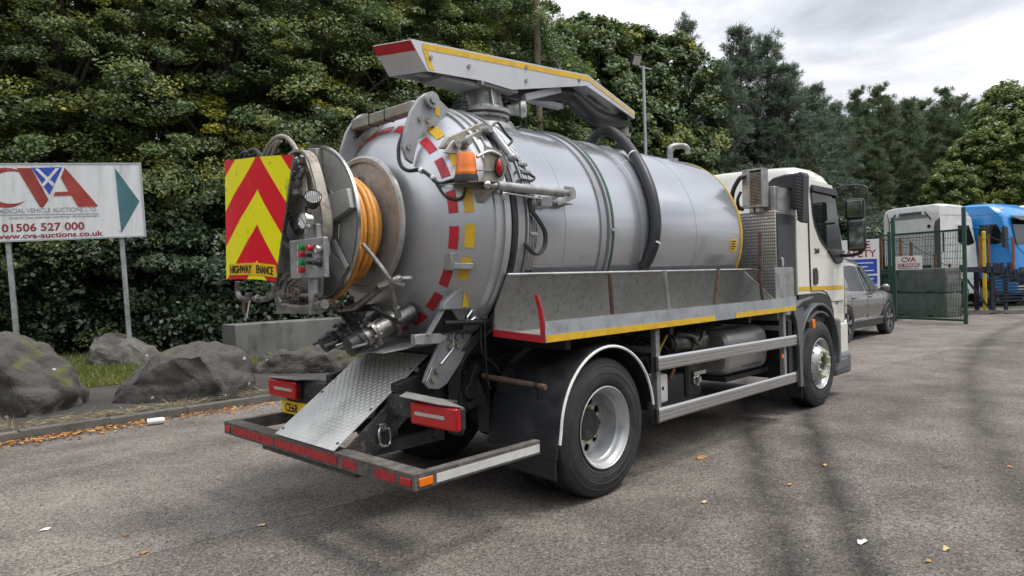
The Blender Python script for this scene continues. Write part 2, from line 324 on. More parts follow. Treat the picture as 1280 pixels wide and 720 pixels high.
# ================================================================== GROUND
def asphalt(name, lo, hi, seam=True):
    m = bpy.data.materials.new(name); m.use_nodes = True; t = m.node_tree; n = t.nodes; l = t.links; b = n['Principled BSDF']
    g = n.new('ShaderNodeNewGeometry'); P = g.outputs['Position']
    def M_(op, a, b_=None, c_=None, clamp=False):
        q = n.new('ShaderNodeMath'); q.operation = op; q.use_clamp = clamp
        for i, v in enumerate((a, b_, c_)):
            if v is None: continue
            if isinstance(v, (int, float)): q.inputs[i].default_value = v
            else: l.new(v, q.inputs[i])
        return q.outputs[0]
    def noi(s, d=4, r=.5, vec=None):
        q = n.new('ShaderNodeTexNoise'); q.inputs['Scale'].default_value = s; q.inputs['Detail'].default_value = d; q.inputs['Roughness'].default_value = r; l.new(vec or P, q.inputs['Vector']); return q.outputs['Fac']
    def rng(v, a, b_, c_, d_):
        q = n.new('ShaderNodeMapRange'); q.inputs[1].default_value = a; q.inputs[2].default_value = b_; q.inputs[3].default_value = c_; q.inputs[4].default_value = d_; l.new(v, q.inputs[0]); return q.outputs[0]
    v1 = n.new('ShaderNodeTexVoronoi'); v1.inputs['Scale'].default_value = 95; l.new(P, v1.inputs['Vector'])
    sepc = n.new('ShaderNodeSeparateColor'); l.new(v1.outputs['Color'], sepc.inputs[0])
    v2 = n.new('ShaderNodeTexVoronoi'); v2.inputs['Scale'].default_value = 34; l.new(P, v2.inputs['Vector'])
    sep2 = n.new('ShaderNodeSeparateColor'); l.new(v2.outputs['Color'], sep2.inputs[0])
    big = noi(.35, 5, .55); mid = noi(1.6, 7, .6); fin = noi(26, 4, .6)
    spk = rng(sepc.outputs[0], 0, 1, .45, 1.55)
    stone = M_('MULTIPLY', M_('GREATER_THAN', sep2.outputs[0], .80), M_('LESS_THAN', v2.outputs['Distance'], .32))
    k = M_('MULTIPLY', M_('MULTIPLY', rng(big, .3, .7, .78, 1.22), rng(mid, .25, .75, .62, 1.38)), M_('MULTIPLY', spk, rng(fin, .3, .7, .82, 1.18)))
    k = M_('MULTIPLY_ADD', stone, .75, k)
    # worn tyre bands curving across the yard, with ragged edges
    sx = n.new('ShaderNodeSeparateXYZ'); l.new(P, sx.inputs[0]); X, Y = sx.outputs[0], sx.outputs[1]
    wob = M_('MULTIPLY', M_('SUBTRACT', noi(.9, 3), .5), .22); rag = noi(3.5, 7, .65)
    dark = None
    for (off, slope, curv, wdt, amt) in ((-2.53, .58, -.010, .28, .66), (-2.98, .50, -.012, .24, .70), (-4.07, .33, -.009, .30, .5), (-5.2, .25, -.006, .2, .35), (-6.9, .02, .012, .3, .3), (-1.9, .0, .0, .5, .2), (3.1, .05, .0, .3, .25), (4.3, .05, .0, .3, .2)):
        yy = M_('ADD', M_('MULTIPLY_ADD', X, slope, off), M_('MULTIPLY', M_('MULTIPLY', X, X), curv))
        d = M_('ABSOLUTE', M_('ADD', M_('SUBTRACT', Y, yy), wob))
        band = M_('MULTIPLY', M_('SUBTRACT', 1.0, M_('DIVIDE', d, wdt), None, True), M_('MULTIPLY', rng(rag, .20, .52, .25, 1), amt), None, True)
        dark = band if dark is None else M_('MAXIMUM', dark, band)
    k = M_('MULTIPLY', k, M_('SUBTRACT', 1.0, dark))
    # two surfacing lays meeting along a straight joint
    if seam:
        jl = M_('ADD', M_('SUBTRACT', Y, M_('MULTIPLY_ADD', X, -.09, .08)), M_('MULTIPLY', M_('SUBTRACT', noi(5, 5), .5), .05))
        side = M_('GREATER_THAN', jl, 0.0); k = M_('MULTIPLY', k, M_('MULTIPLY_ADD', side, .20, .90))
        ln = M_('SUBTRACT', 1.0, M_('DIVIDE', M_('ABSOLUTE', jl), .02), None, True); k = M_('MULTIPLY', k, M_('MULTIPLY_ADD', ln, -.4, 1.0))
    mx = n.new('ShaderNodeMix'); mx.data_type = 'RGBA'; l.new(rng(k, .2, 1.9, 0, 1), mx.inputs[0]); mx.inputs[6].default_value = rgb(lo); mx.inputs[7].default_value = rgb(hi)
    l.new(mx.outputs[2], b.inputs['Base Color']); b.inputs['Roughness'].default_value = .88; b.inputs['Specular IOR Level'].default_value = .3
    h = M_('ADD', M_('MULTIPLY', v1.outputs['Distance'], -.5), M_('ADD', M_('MULTIPLY', fin, .5), M_('MULTIPLY', stone, .6)))
    bp = n.new('ShaderNodeBump'); bp.inputs['Strength'].default_value = .55; bp.inputs['Distance'].default_value = .008; l.new(h, bp.inputs['Height']); l.new(bp.outputs[0], b.inputs['Normal'])
    MATS[name] = m
asphalt('asphalt', (.022, .019, .016), (.262, .230, .198)); asphalt('path_tarmac', (.02, .018, .016), (.10, .09, .078), False)
pbr('soil', (.055, .045, .032), .95, 0, .35, 2, (.03, .028, .018), .7, 4, bump=.6, bscale=25, fine=.3)
pbr('verge_soil', (.055, .06, .025), .95, 0, .3, 2, (.07, .055, .035), .7, 4, bump=.6, bscale=25, fine=.3)
def grid(name, x0, x1, y0, y1, z, nx, ny, mat, amp=.0, sc=.5, edge=None):
    vs = []; 
    for j in range(ny+1):
        for i in range(nx+1):
            x = x0+(x1-x0)*i/nx; y = y0+(y1-y0)*j/ny; zz_ = z+(mnoise.noise(Vector((x*sc, y*sc, 3.1)))*amp if amp else 0)
            if edge: zz_ += edge(x, y)
            vs.append((x, y, zz_))
    m = MB(); m.add(vs, [(j*(nx+1)+i, j*(nx+1)+i+1, (j+1)*(nx+1)+i+1, (j+1)*(nx+1)+i) for j in range(ny) for i in range(nx)]); return struct(m.build(name, mat, None, 60))
grid('ground', -250, 250, -250, 250, 0.0, 20, 20, 'asphalt')
KY = 5.02
grid('pavement', -14, 16, KY+.12, 8.4, .105, 60, 12, 'path_tarmac', .012, .8)
grid('verge', -30, 18, 8.3, 40, .11, 80, 60, 'verge_soil', .05, .6, lambda x, y: min(.25, max(0, y-8.6)*.035))
grid('woodland_floor', 18, 80, 6.0, 80, .012, 40, 40, 'soil', .01, .3, lambda x, y: max(0, min(.8, (y-8)*.05)))
grid('rough_ground', 27.5, 80, -12, 6.2, .008, 30, 12, 'verge_soil', .006, .5)
kb = None
m = MB(); m.box(-14.2, 16, KY+.006, KY+.118, -.06, .085); kb = struct(m.build('kerb', 'kerb_stone', None))
rk = random.Random(5); x = -14.2
while x < 12:
    L = .9; m = MB(); dz = rk.uniform(-.008, .008); dy = rk.uniform(-.012, .008)
    m.box(x+.006, x+L-.006, KY+dy, KY+.125+dy, -.05, .115+dz); o = m.build('kerbstone', 'kerb_stone', kb, bevel=.018, seg=3); o.rotation_euler.z = rk.uniform(-.008, .008); x += L
# ---- scattered small flat things: fallen leaves, straw, grit
def scatter_mesh(name, C, Ln, Wd, D, Nn, tint, mat, parent=None, fold=.0):
    """N rhombic blades: centres C, length, width, direction D, normal Nn"""
    n_ = len(C); S = np.cross(D, Nn); S /= np.linalg.norm(S, axis=1)[:, None]+1e-9
    v = np.empty((n_, 4, 3)); v[:, 0] = C-D*Ln[:, None]/2; v[:, 1] = C+S*Wd[:, None]/2+Nn*(Ln*fold)[:, None]; v[:, 2] = C+D*Ln[:, None]/2; v[:, 3] = C-S*Wd[:, None]/2+Nn*(Ln*fold)[:, None]
    return quads_mesh(name, v.reshape(-1, 3), n_, 4, tint, mat)
def quads_mesh(name, v, nf, k, tint, mat):
    me = bpy.data.meshes.new(name); me.vertices.add(len(v)); me.vertices.foreach_set('co', v.astype(np.float32).ravel())
    me.loops.add(nf*k); me.loops.foreach_set('vertex_index', np.arange(nf*k, dtype=np.int32)); me.polygons.add(nf); me.polygons.foreach_set('loop_start', np.arange(0, nf*k, k, dtype=np.int32)); me.polygons.foreach_set('loop_total', np.full(nf, k, dtype=np.int32)); me.update(calc_edges=True)
    a = me.attributes.new('tint', 'FLOAT', 'FACE'); a.data.foreach_set('value', tint.astype(np.float32)); me.materials.append(MATS[mat]); me.validate(); return me
def unit(a): return a/(np.linalg.norm(a, axis=1)[:, None]+1e-9)
g_ = np.random.default_rng(21)
# leaves along the gutter and across the yard
n_ = 2400; xs_ = g_.uniform(-5.5, 3.5, n_); ys_ = KY-.02-np.abs(g_.normal(0, .17, n_)); dens = np.exp(-((xs_+2.0)/.9)**2)+.5*np.exp(-((xs_+.2)/.4)**2)+.12; keep = g_.random(n_) < dens; xs_, ys_ = xs_[keep], ys_[keep]; n1_ = len(xs_)
n2_ = 75; xa = g_.uniform(-5, 9, n2_); ya = g_.uniform(-4.5, 5.2, n2_)
ok = ~((np.abs(ya) < 1.35) & (xa > -1.9)); xa, ya = xa[ok], ya[ok]
X_ = np.r_[xs_, xa]; Y_ = np.r_[ys_, ya]; N_ = len(X_); Z_ = np.full(N_, .012)+g_.uniform(0, .02, N_)*(np.arange(N_) < n1_)
ang = g_.uniform(0, 6.28, N_); D_ = np.c_[np.cos(ang), np.sin(ang), g_.normal(0, .12, N_)]; Nn_ = unit(np.c_[g_.normal(0, .22, N_), g_.normal(0, .22, N_), np.ones(N_)]); D_ = unit(D_-Nn_*(D_*Nn_).sum(1)[:, None])
Ln_ = g_.uniform(.035, .075, N_)*np.where(np.arange(N_) < n1_, 1, .8)
me = scatter_mesh('fallen_leaves', np.c_[X_, Y_, Z_], Ln_, Ln_*.6, D_, Nn_, g_.random(N_), 'fallen', fold=.08)
o = bpy.data.objects.new('fallen_leaves', me); col.objects.link(o); o['kind'] = 'stuff'; tag(o, 'dry orange and brown fallen leaves lying along the kerb and yard', 'leaves')
# straw and dead grass hanging over the kerb
n_ = 900; xs_ = np.r_[g_.normal(-1.7, .6, n_//2), g_.normal(.5, .5, n_//4), g_.uniform(-4, 4, n_-n_//2-n_//4)]; ys_ = KY+.06+np.abs(g_.normal(0, .14, n_)); ang = g_.uniform(0, 6.28, n_); D_ = unit(np.c_[np.cos(ang), np.sin(ang)-.4, g_.normal(.05, .25, n_)]); Nn_ = unit(np.cross(D_, unit(g_.normal(0, 1, (n_, 3))))); Ln_ = g_.uniform(.08, .28, n_)
me = scatter_mesh('dead_grass', np.c_[xs_, ys_, .125+g_.uniform(0, .05, n_)], Ln_, np.full(n_, .006), D_, Nn_, g_.random(n_), 'straw'); o = bpy.data.objects.new('dead_grass', me); col.objects.link(o); o['kind'] = 'stuff'; tag(o, 'bleached dead grass and weeds along the top of the kerb', 'dead grass')
# grass blades on the verge
n_ = 52000; xs_ = g_.uniform(-5, 6, n_); ys_ = 8.25+np.abs(g_.normal(0, 2.2, n_)); ys_ = np.clip(ys_, 8.2, 14); hh = g_.uniform(.05, .13, n_)
zb_ = .11+np.clip(np.maximum(0, ys_-8.6)*.035, 0, .25)-.04
D_ = unit(np.c_[g_.normal(0, .45, n_), g_.normal(0, .45, n_), np.ones(n_)]); Nn_ = unit(np.cross(D_, unit(g_.normal(0, 1, (n_, 3)))))
patchy = np.array([mnoise.noise(Vector((a*.9, b*.9, 0))) for a, b in zip(xs_, ys_)]); tint = np.clip(.45+.35*patchy+g_.normal(0, .16, n_), 0, 1)
me = scatter_mesh('grass', np.c_[xs_, ys_, zb_+hh/2+.02], hh*1.3, np.full(n_, .012), D_, Nn_, tint, 'grass'); o = bpy.data.objects.new('grass', me); col.objects.link(o); o['kind'] = 'stuff'; tag(o, 'short green grass on the verge between the boulders', 'grass')
# loose grit on the yard: tiny real stones
n_ = 2600; rad = np.sqrt(g_.uniform(.6, 64, n_)); th_ = g_.uniform(-.35, 1.9, n_); xs_ = CAM[0]+rad*np.cos(th_); ys_ = CAM[1]+rad*np.sin(th_)
v = []; tt_ = []
for i in range(n_):
    s = g_.uniform(.003, .009); c = np.array([xs_[i], ys_[i], s*.4]); q = g_.normal(0, .25, (5, 3))
    pts = np.array([[1, 0, 0], [0, 1, 0], [-1, 0, 0], [0, -1, 0], [0, 0, .9]])*s+q*s*.6
    a, b, cc, d, e = pts+c
    for tri in ((a, b, e), (b, cc, e), (cc, d, e), (d, a, e)): v += list(tri); 
    tt_ += [g_.random()]*4
leaf_mat('grit', (.05, .045, .04), (.16, .145, .13), (.32, .29, .26), .0, .9)
me = quads_mesh('grit', np.array(v), len(tt_), 3, np.array(tt_), 'grit'); o = bpy.data.objects.new('grit', me); col.objects.link(o); o['kind'] = 'stuff'; tag(o, 'loose grey grit scattered over the asphalt yard', 'grit')
# ================================================================== THE TANKER
rnd = random.Random(7)
T = thing('vacuum_tanker', 'silver vacuum tanker truck with cream cab, orange hose reel and top boom', 'truck', (1.5, 0, 0), world=True)
ZC, R0 = 2.05, .91

# ---- chassis
for s in (-1, 1):
    m = MB(); y = .42*s; m.prism([(-1.35, .78), (-1.35, .95), (-.9, 1.05), (5.3, 1.05), (5.3, .8), (-.9, .8)], 'y', y-.035, y+.035); m.build('chassis_rail', 'chassis_black', T, bevel=.006)
    m = MB(); m.box(-.6, 3.4, .35*s-.05, .35*s+.05, 1.05, 1.24); m.build('tank_subframe', 'chassis_black', T, bevel=.006)
m = MB()
for x in (-.75, .9, 2.2, 3.6): m.box(x-.04, x+.04, -.385, .385, .84, 1.0)
m.build('cross_member', 'chassis_black', T)
m = MB(); m.cyl((0, -.6, .518), (0, .6, .518), .085, n=16); m.ball((0, 0, .518), .22, 18, 12); m.cyl((.1, 0, .55), (1.6, 0, .7), .05, n=12); m.build('rear_axle', 'chassis_black', T)
m = MB(); m.cyl((4.424, -.82, .518), (4.424, .82, .518), .07, n=16); m.build('front_axle', 'chassis_black', T)
for s in (-1, 1):
    m = MB()
    for k in range(4): m.beam((-.62+.08*k, .5*s, .72-.025*k), (.62-.08*k, .5*s, .72-.025*k), .075, .022)
    m.cyl((-.62, .5*s-.05, .74), (-.62, .5*s+.05, .74), .05, n=12); m.beam((-.62, .5*s, .74), (-.7, .46*s, .98), .05, .09); m.box(-.12, .12, .5*s-.05, .5*s+.05, .58, .66)
    m.build('leaf_spring', 'chassis_black', T)
# shackle and bracket behind the wheel
m = MB(); m.cyl((-.76, -.56, .83), (-.76, -.44, .83), .055, n=14); m.beam((-.76, -.5, .83), (-.66, -.5, 1.02), .1, .06); m.beam((-.62, -.52, .76), (-.78, -.52, .72), .06, .05); m.beam((-.8, -.5, .83), (-.8, -.5, .68), .08, .05)
m.build('spring_shackle', 'chassis_black', T, bevel=.004)

# ---- wheels
def tyre_mesh(R, wd, rub=0.):
    m = MB(); g = []
    p = [(.035, .292), (.010, .306), (.012, .318), (.004, .322), (-.004, .345), (-.002, .352), (-.006, .356), (-.009, .385), (-.006, .405), (-.009, .409), (-.004, .44), (.002, .452), (.0, .458), (.012, R-.035), (.018, R-.026), (.022, R-.016), (.030, R-.008), (.045, R-.002)]
    w0, w1 = .06, wd-.06; k = 4; st = (w1-w0)/k
    for i in range(k):
        c = w0+st*(i+.5); p += [(c-.008, R), (c-.006, R-.016), (c+.006, R-.016), (c+.008, R)]
    q = [(wd-a, r) for a, r in p[:18]][::-1]
    return p+q+[(wd-.04, .285), (.04, .285)]
def rim_disc(m, o, ax, r_in, a_in, r_out, a_out, r_h, rad_h, nh, rot=0., mi=0, th=.012):
    """dished disc with round hand holes"""
    o = V3(o); ax = V3(ax).normalized(); x, y = m.frame(ax)
    def pt(r, t, off=0.):
        a = a_in+(a_out-a_in)*(r-r_in)/(r_out-r_in)+off; return o+ax*a+(x*math.cos(t)+y*math.sin(t))*r
    for h in range(nh):
        t0 = rot+2*math.pi*h/nh; hw = math.pi/nh; outer = []; K = 6
        for i in range(K): outer.append((r_out, -hw+2*hw*i/K))
        for i in range(3): outer.append((r_out+(r_in-r_out)*i/3, hw))
        for i in range(K): outer.append((r_in, hw-2*hw*i/K))
        for i in range(3): outer.append((r_in+(r_out-r_in)*i/3, -hw))
        vs = []; n = len(outer)
        for (r, t) in outer: vs.append(pt(r, t0+t))
        for (r, t) in outer:
            dx = (r-r_h); dy = t*r_h; L = math.hypot(dx, dy); vs.append(pt(r_h+dx/L*rad_h, t0+dy/L*rad_h/r_h))
        for (r, t) in outer:
            dx = (r-r_h); dy = t*r_h; L = math.hypot(dx, dy); vs.append(pt(r_h+dx/L*rad_h, t0+dy/L*rad_h/r_h, th))
        fs = [(i, (i+1) % n, n+(i+1) % n, n+i) for i in range(n)]+[(n+i, n+(i+1) % n, 2*n+(i+1) % n, 2*n+i) for i in range(n)]
        m.add(vs, fs, mi)
def wheel(name, X, yf, s, kind):
    """s = +1: the visible outer side faces -y.  yf = y of the outer rim flange"""
    o = (X, yf, .518); ax = (0, s, 0); wd = .285
    wm = MB().lathe(tyre_mesh(.522, wd), o, ax, 72, closed_prof=True)
    root = wm.build(name, 'rubber', T, 35); root['label'] = 'black truck tyre with steel wheel'
    m = MB()
    if kind == 'rear':
        m.lathe([(.02, .288), (-.004, .302), (.0, .309), (.0, .302), (.012, .285), (.03, .268), (.05, .262), (.075, .258), (.085, .250), (.19, .246), (.205, .242), (.215, .238)], o, ax, 64)
        rim_disc(m, o, ax, .130, .205, .238, .215, .186, .034, 10, .15)
        m.lathe([(.205, .130), (.19, .124), (.19, .115)], o, ax, 40)
        m.build('rim', 'rim_silver', root, 30)
        h = MB(); h.lathe([(.22, .126), (.16, .118), (.14, .10), (.13, .0)], o, ax, 24); h.build('hub', 'wheel_dark', root, 30)
        rn, an = .140, .198
    elif kind == 'front':
        m.lathe([(.02, .288), (-.004, .302), (.0, .309), (.0, .302), (.012, .285), (.03, .268), (.045, .262), (.075, .258)], o, ax, 64)
        rim_disc(m, o, ax, .19, -.005, .258, .075, .228, .021, 10, .1)
        m.lathe([(-.005, .19), (-.028, .182), (-.034, .172), (-.034, .125), (-.028, .118), (.03, .112), (.035, .10)], o, ax, 48)
        m.build('rim', 'rim_silver', root, 30)
        h = MB(); h.lathe([(.05, .115), (.0, .105), (-.012, .085), (-.012, .0)], o, ax, 24); h.build('hub', 'wheel_dark', root, 30)
        rn, an = .150, -.036
    else:
        m.lathe([(.02, .288), (0, .305), (.03, .27), (.12, .25), (.125, .02)], o, ax, 40); m.build('rim', 'wheel_dark', root, 30); return root
    x, y = m.frame(V3(ax))
    for k in range(10):
        t = 2*math.pi*k/10+.2; p = V3(o)+(x*math.cos(t)+y*math.sin(t))*rn
        nm = MB(); A = V3(ax); nm.cyl(p+A*(an+.012), p+A*(an-.022), .0165, .014, 6); tdir = (-x*math.sin(t)+y*math.cos(t)); nm.beam(p+A*(an-.004), p+A*(an-.004)+tdir*.05*(1 if k % 2 else -1), .012, .01, ax)
        nm.build('nut_indicator', 'nut_yellow', root, 30)
    return root
wheel('wheel', 0, -1.205, 1, 'rear'); wheel('wheel', 0, -.885, 1, 'plain'); wheel('wheel', 0, 1.205, -1, 'plain'); wheel('wheel', 0, .885, -1, 'plain')
wheel('wheel', 4.424, -1.155, 1, 'front'); wheel('wheel', 4.424, 1.155, -1, 'plain')

# ---- rear mudguards
def arc_sheet(m, cx, cz, r, a0, a1, y0, y1, th, n=36, mi=0):
    vs = []
    for i in range(n+1):
        a = a0+(a1-a0)*i/n; c, s = math.cos(a), math.sin(a)
        for rr, y in ((r, y0), (r, y1), (r+th, y1), (r+th, y0)): vs.append((cx+rr*c, y, cz+rr*s))
    fs = [(i*4+k, i*4+(k+1) % 4, (i+1)*4+(k+1) % 4, (i+1)*4+k) for i in range(n) for k in range(4)]+[(3, 2, 1, 0), tuple(n*4+k for k in range(4))]
    m.add(vs, fs, mi)
for s in (-1, 1):
    m = MB(); ye = 1.235*s; yi = .56*s
    arc_sheet(m, .02, .545, .575, math.radians(8), math.radians(176), ye, yi, .02)
    # flat rear panel and its hanging flap
    m.plate([(-.565, yi, .60), (-.565, ye, .60), (-.60, ye, .40), (-.60, yi, .40)], .014, nrm=(-1, 0, 0))
    g = m.build('mudguard', 'mudguard', T, 30)
    if s == -1:
        r = MB(); r.prism([(-.585, .50), (-.60, .50), (-.60, .95), (-.585, .95)], 'y', -.57, -.45); r.build('rear_shield', 'mudguard', T, 30)
    f = MB(); f.plate([(-.60, yi-.0*s, .45), (-.60, 1.225*s, .43), (-.585, 1.21*s, .25), (-.585, yi, .29)], .012, nrm=(-1, 0, 0)); f.build('mud_flap', 'rubber', T, 30)
    e = MB(); pts = [(.02+.578*math.cos(a), ye-.004*s*-1, .545+.578*math.sin(a)) for a in [math.radians(6+168*i/30) for i in range(31)]]+[(-.575, ye+.004*s, .50)]
    e.tube(pts, .011, 8, sm=0); e.build('mudguard_edging', 'white_trim', g)
m = MB(); a = on(616, 472, 'x', -.66); b = on(682, 484, 'x', -.66); m.cyl(a+(a-b)*.2, b, .02, n=14); m.build('mudguard_bracket', 'rust', T)
m = MB(); p = on(672, 482, 'x', -.655); m.lathe([(-.018, .026), (.018, .026)], p, (b-a), 14); m.beam(p, p+Vector((.02, .01, -.10)), .03, .012, (1, 0, 0)); m.build('pipe_strap', 'mudguard', T)

# ---- rear under-run frame
zb = .575; X0, X1 = -1.82, -.77
pbr('dirty_bar', (.075, .068, .060), .75, 0, .35, 9, (.19, .165, .135), .7, 16, bump=.3, bscale=60)
m = MB(); m.box(X0, X0+.11, -1.235, 1.235, zb-.10, zb); m.build('rear_bar', 'dirty_bar', T, bevel=.006)
for s in (-1, 1):
    m = MB(); m.box(X0+.11, X1, 1.235*s-(.055 if s > 0 else -.0)*1, 1.235*s+(.055 if s < 0 else 0), zb-.098, zb-.002); m.build('side_bar', 'dirty_bar', T, bevel=.006)
    m = MB(); y = 1.235*s+.003*s; m.box(X0+.16 if s < 0 else X0+.1, X1-.01, min(y, y-.002*s), max(y, y-.002*s), zb-.08, zb-.028); m.build('reflective_strip', 'white_tape', T)
    m = MB(); m.box(X0+.03, X0+.13, min(1.235*s, 1.243*s), max(1.235*s, 1.243*s), zb-.078, zb-.03); m.build('side_marker', 'amber_lens', T, bevel=.004)
    m = MB(); m.box(X0-.009, X0, 1.16*s-.05, 1.16*s+.05, zb-.075, zb-.03); m.build('rear_marker', 'red_lens', T, bevel=.004)
for y0, y1 in ((-1.06, -.86), (-.66, -.50), (-.44, .36), (.40, 1.07)):
    m = MB(); m.box(X0-.003, X0-.0005, y0, y1, zb-.08, zb-.022); m.build('reflective_strip', 'worn_red', T)
m = MB(); m.box(X0+.02, X0+.10, -.62, .62, zb-.135, zb-.10); m.build('bar_mount', 'chipped_black', T)
for s in (-1, 1):
    m = MB(); m.box(X0+.11, -.9, .38*s-.03, .38*s+.03, zb-.09, zb-.005); m.beam((-1.0, .38*s, zb-.05), (-.8, .40*s, .84), .06, .08, (0, 1, 0)); m.build('bar_arm', 'chassis_black', T)

# ---- chequer-plate ramp: plate, raised lozenges, cheeks
A = Vector((X0-.005, .36, zb+.012)); B = Vector((X0-.005, -.42, zb+.006)); Cc = Vector((-1.02, -.40, 1.115)); D = Vector((-1.02, .38, 1.115))
ux = (B-A).normalized(); uy = ((Cc-B)); Lr = uy.length; uy.normalize(); un = ux.cross(uy).normalized()
if un.z < 0: un = -un
m = MB(); m.plate([A, B, Cc, D], .006, nrm=un)
pbr('ramp_alloy', (.50, .50, .48), .42, .45, .12, 4, (.26, .25, .22), .5, 5)
pbr('ramp_alloy_bright', (.64, .64, .62), .35, .5, .1, 4)
ramp = m.build('ramp_plate', 'ramp_alloy', T)
m = MB(); W = (B-A).length; st = .030; cnt = 0
for i in range(int(W/st)):
    for j in range(int(Lr/st)):
        c = A+ux*(st*(i+.5))+uy*(st*(j+.5))+un*.006; t = math.radians(52 if (i+j) % 2 else -52)
        d = ux*math.cos(t)+uy*math.sin(t); q = ux*-math.sin(t)+uy*math.cos(t); l, hw = .0165, .0042
        m.add([c-d*l, c-q*hw, c+d*l, c+q*hw, c-d*l*.5+un*.003, c+d*l*.5+un*.003], [(0, 1, 5, 4), (1, 2, 5), (2, 3, 4, 5), (3, 0, 4)])
o = m.build('tread_lozenges', 'ramp_alloy_bright', ramp, 0); o['kind'] = 'stuff'
for c in (A+ux*.03+uy*.06, B-ux*.03+uy*.06, B-ux*.03+uy*.38, D+ux*.03-uy*.1, A+ux*.03+uy*.45, Cc-ux*.03-uy*.16):
    m = MB(); m.cyl(c+un*.005, c+un*.011, .012, .009, 10); m.build('ramp_screw', 'ink_black', ramp)
for s in (-1, 1):
    y = -.40 if s < 0 else .36
    m = MB(); m.prism([(X0+.09, zb-.005), (-1.0, 1.10), (-.62, 1.10), (-.62, .80), (-1.2, .72), (-1.5, .50), (-1.58, .48)], 'y', y-.012, y+.012); m.build('ramp_cheek', 'chipped_black', T, bevel=.003)
# tie-down ring on the cheek
c = on(478, 545, 'y', -.425)
m = MB(); m.tube([c+Vector((.0, -.012, .055)), c+Vector((-.035, -.02, .05)), c+Vector((-.045, -.028, 0)), c+Vector((-.035, -.03, -.05)), c+Vector((0, -.03, -.062)), c+Vector((.035, -.03, -.05)), c+Vector((.045, -.028, 0)), c+Vector((.035, -.02, .05)), c+Vector((0, -.012, .055))], .0095, 8, sm=4); m.build('lashing_ring', 'bright_steel', T)
m = MB(); m.box(c.x-.03, c.x+.03, -.44, -.41, c.z+.03, c.z+.085); m.build('ring_bracket', 'cast_metal', T, bevel=.004)
# hydraulic reservoir glimpsed beside the cheek
m = MB(); p = on(550, 402, 'y', -.1)

# ---- tail lights and number plate
for s in (-1, 1):
    y0, y1 = (.74, 1.19)
    xb = -1.46
    m = MB(); m.box(xb, xb+.045, min(y0*s, y1*s), max(y0*s, y1*s), .735, .88); tl = m.build('tail_light', 'red_lens', T, bevel=.015, seg=3)
    m = MB(); m.box(xb-.002, xb, min((y0+.05)*s, (y0+.34)*s), max((y0+.05)*s, (y0+.34)*s), .800, .822); m.build('clear_lens', 'clear_lens', tl)
    m = MB(); m.box(xb+.04, xb+.08, min(y0*s, y1*s), max(y0*s, y1*s), .74, .875); m.build('housing', 'black_plastic', tl, bevel=.008)
    m = MB(); m.plate([(xb-.02, .66*s, .905), (xb-.02, 1.05*s, .892), (xb+.03, 1.23*s, .884), (xb+.11, .95*s, .894), (xb+.12, .55*s, .905)], .005, nrm=(0, 0, 1)); m.build('light_guard', 'tray_steel', T)
    m = MB(); m.box(xb+.075, xb+.18, min(.41*s, 1.0*s), max(.41*s, 1.0*s), .75, .885); m.build('light_beam', 'chipped_black', T, bevel=.004)
m = MB(); m.tube([(xb+.1, -.98, .80), (xb+.12, -1.10, .80), (xb+.12, -1.10, .70), (xb+.12, -.98, .70)], .012, 6, sm=3); m.build('light_bracket', 'chassis_black', T)
m = MB(); m.box(-1.402, -1.394, .55, 1.07, .60, .705); npl = m.build('number_plate', 'plate_yellow', T, bevel=.002)
m = MB(); m.box(-1.394, -1.36, .6, 1.0, .64, .76); m.build('plate_holder', 'chassis_black', T)
lettering('plate_characters', 'CE68', .098, (-1.4035, 1.015, .617), (0, -1, 0), (0, 0, 1), 'ink_black', npl, bold=.012, xs=.92)

# ---- side tray (hose carrier) with stanchions
xr, xf = -.71, 3.46
m = MB()
prof = [(-1.25, 1.215), (-1.25, 1.352), (-1.243, 1.352), (-1.243, 1.225), (-.77, 1.262), (-.79, 1.44), (-.915, 1.672), (-.908, 1.676), (-.775, 1.44), (-.755, 1.25)]
m.prism([(y, z) for y, z in prof], 'x', xr, xf)
tray = m.build('hose_tray', ['tray_steel'], T, 25)
m = MB(); m.box(xr+.002, xf-.002, -1.2555, -1.2508, 1.213, 1.354); lip = m.build('tray_lip', 'tray_lip', T)
m = MB(); m.box(xr, xf, -1.253, -1.240, 1.353, 1.361); m.build('lip_edge', 'bright_steel', lip)
for x0, x1 in ((xr+.01, 1.62), (2.03, xf-.01)):
    m = MB(); m.box(x0, x1, -1.2585, -1.2562, 1.214, 1.262); m.build('reflective_strip', 'yellow_tape', lip)
m = MB(); m.tube([(xr, -.915, 1.68), (3.2, -.915, 1.68)], .011, 8, sm=0); m.build('tray_rail', 'bright_steel', T)
m = MB(); m.prism([(-.76, 1.24), (-1.249, 1.212), (-1.249, 1.262), (-.762, 1.29)], 'x', xr-.006, xr-.001); m.build('red_edge', 'red_tape', T)
m = MB(); m.prism([(-1.216, 1.22), (-1.25, 1.22), (-1.25, 1.355), (-1.232, 1.44), (-1.20, 1.535), (-1.165, 1.535), (-1.195, 1.44), (-1.21, 1.355)], 'x', xr-.004, xr+.004); m.build('tray_end_stop', 'red_tape', T)
for (u0, v0, u1, v1, mat) in ((762, 341, 766, 397, 'rust'), (830, 338, 836, 389, 'galv'), (898, 336, 893, 384, 'rust'), (950, 290, 955, 378, 'rust')):
    b = on(u1, v1, 'y', -1.232); b.z = max(b.z, 1.30)
    t = on(u0, v0, 'y', -1.232)
    if u0 == 950: pts = [b, b+Vector((-.06, 0, .16)), t]
    else: pts = [b, t]
    m = MB(); m.tube(pts, .017, 10); m.build('stanchion', mat, T)
m = MB(); m.prism([(2.98, 1.355), (3.455, 1.355), (3.455, 1.67), (3.43, 1.69), (2.98, 1.69)], 'y', -1.243, -1.234); m.build('tray_end_panel', 'galv', T, bevel=.002)
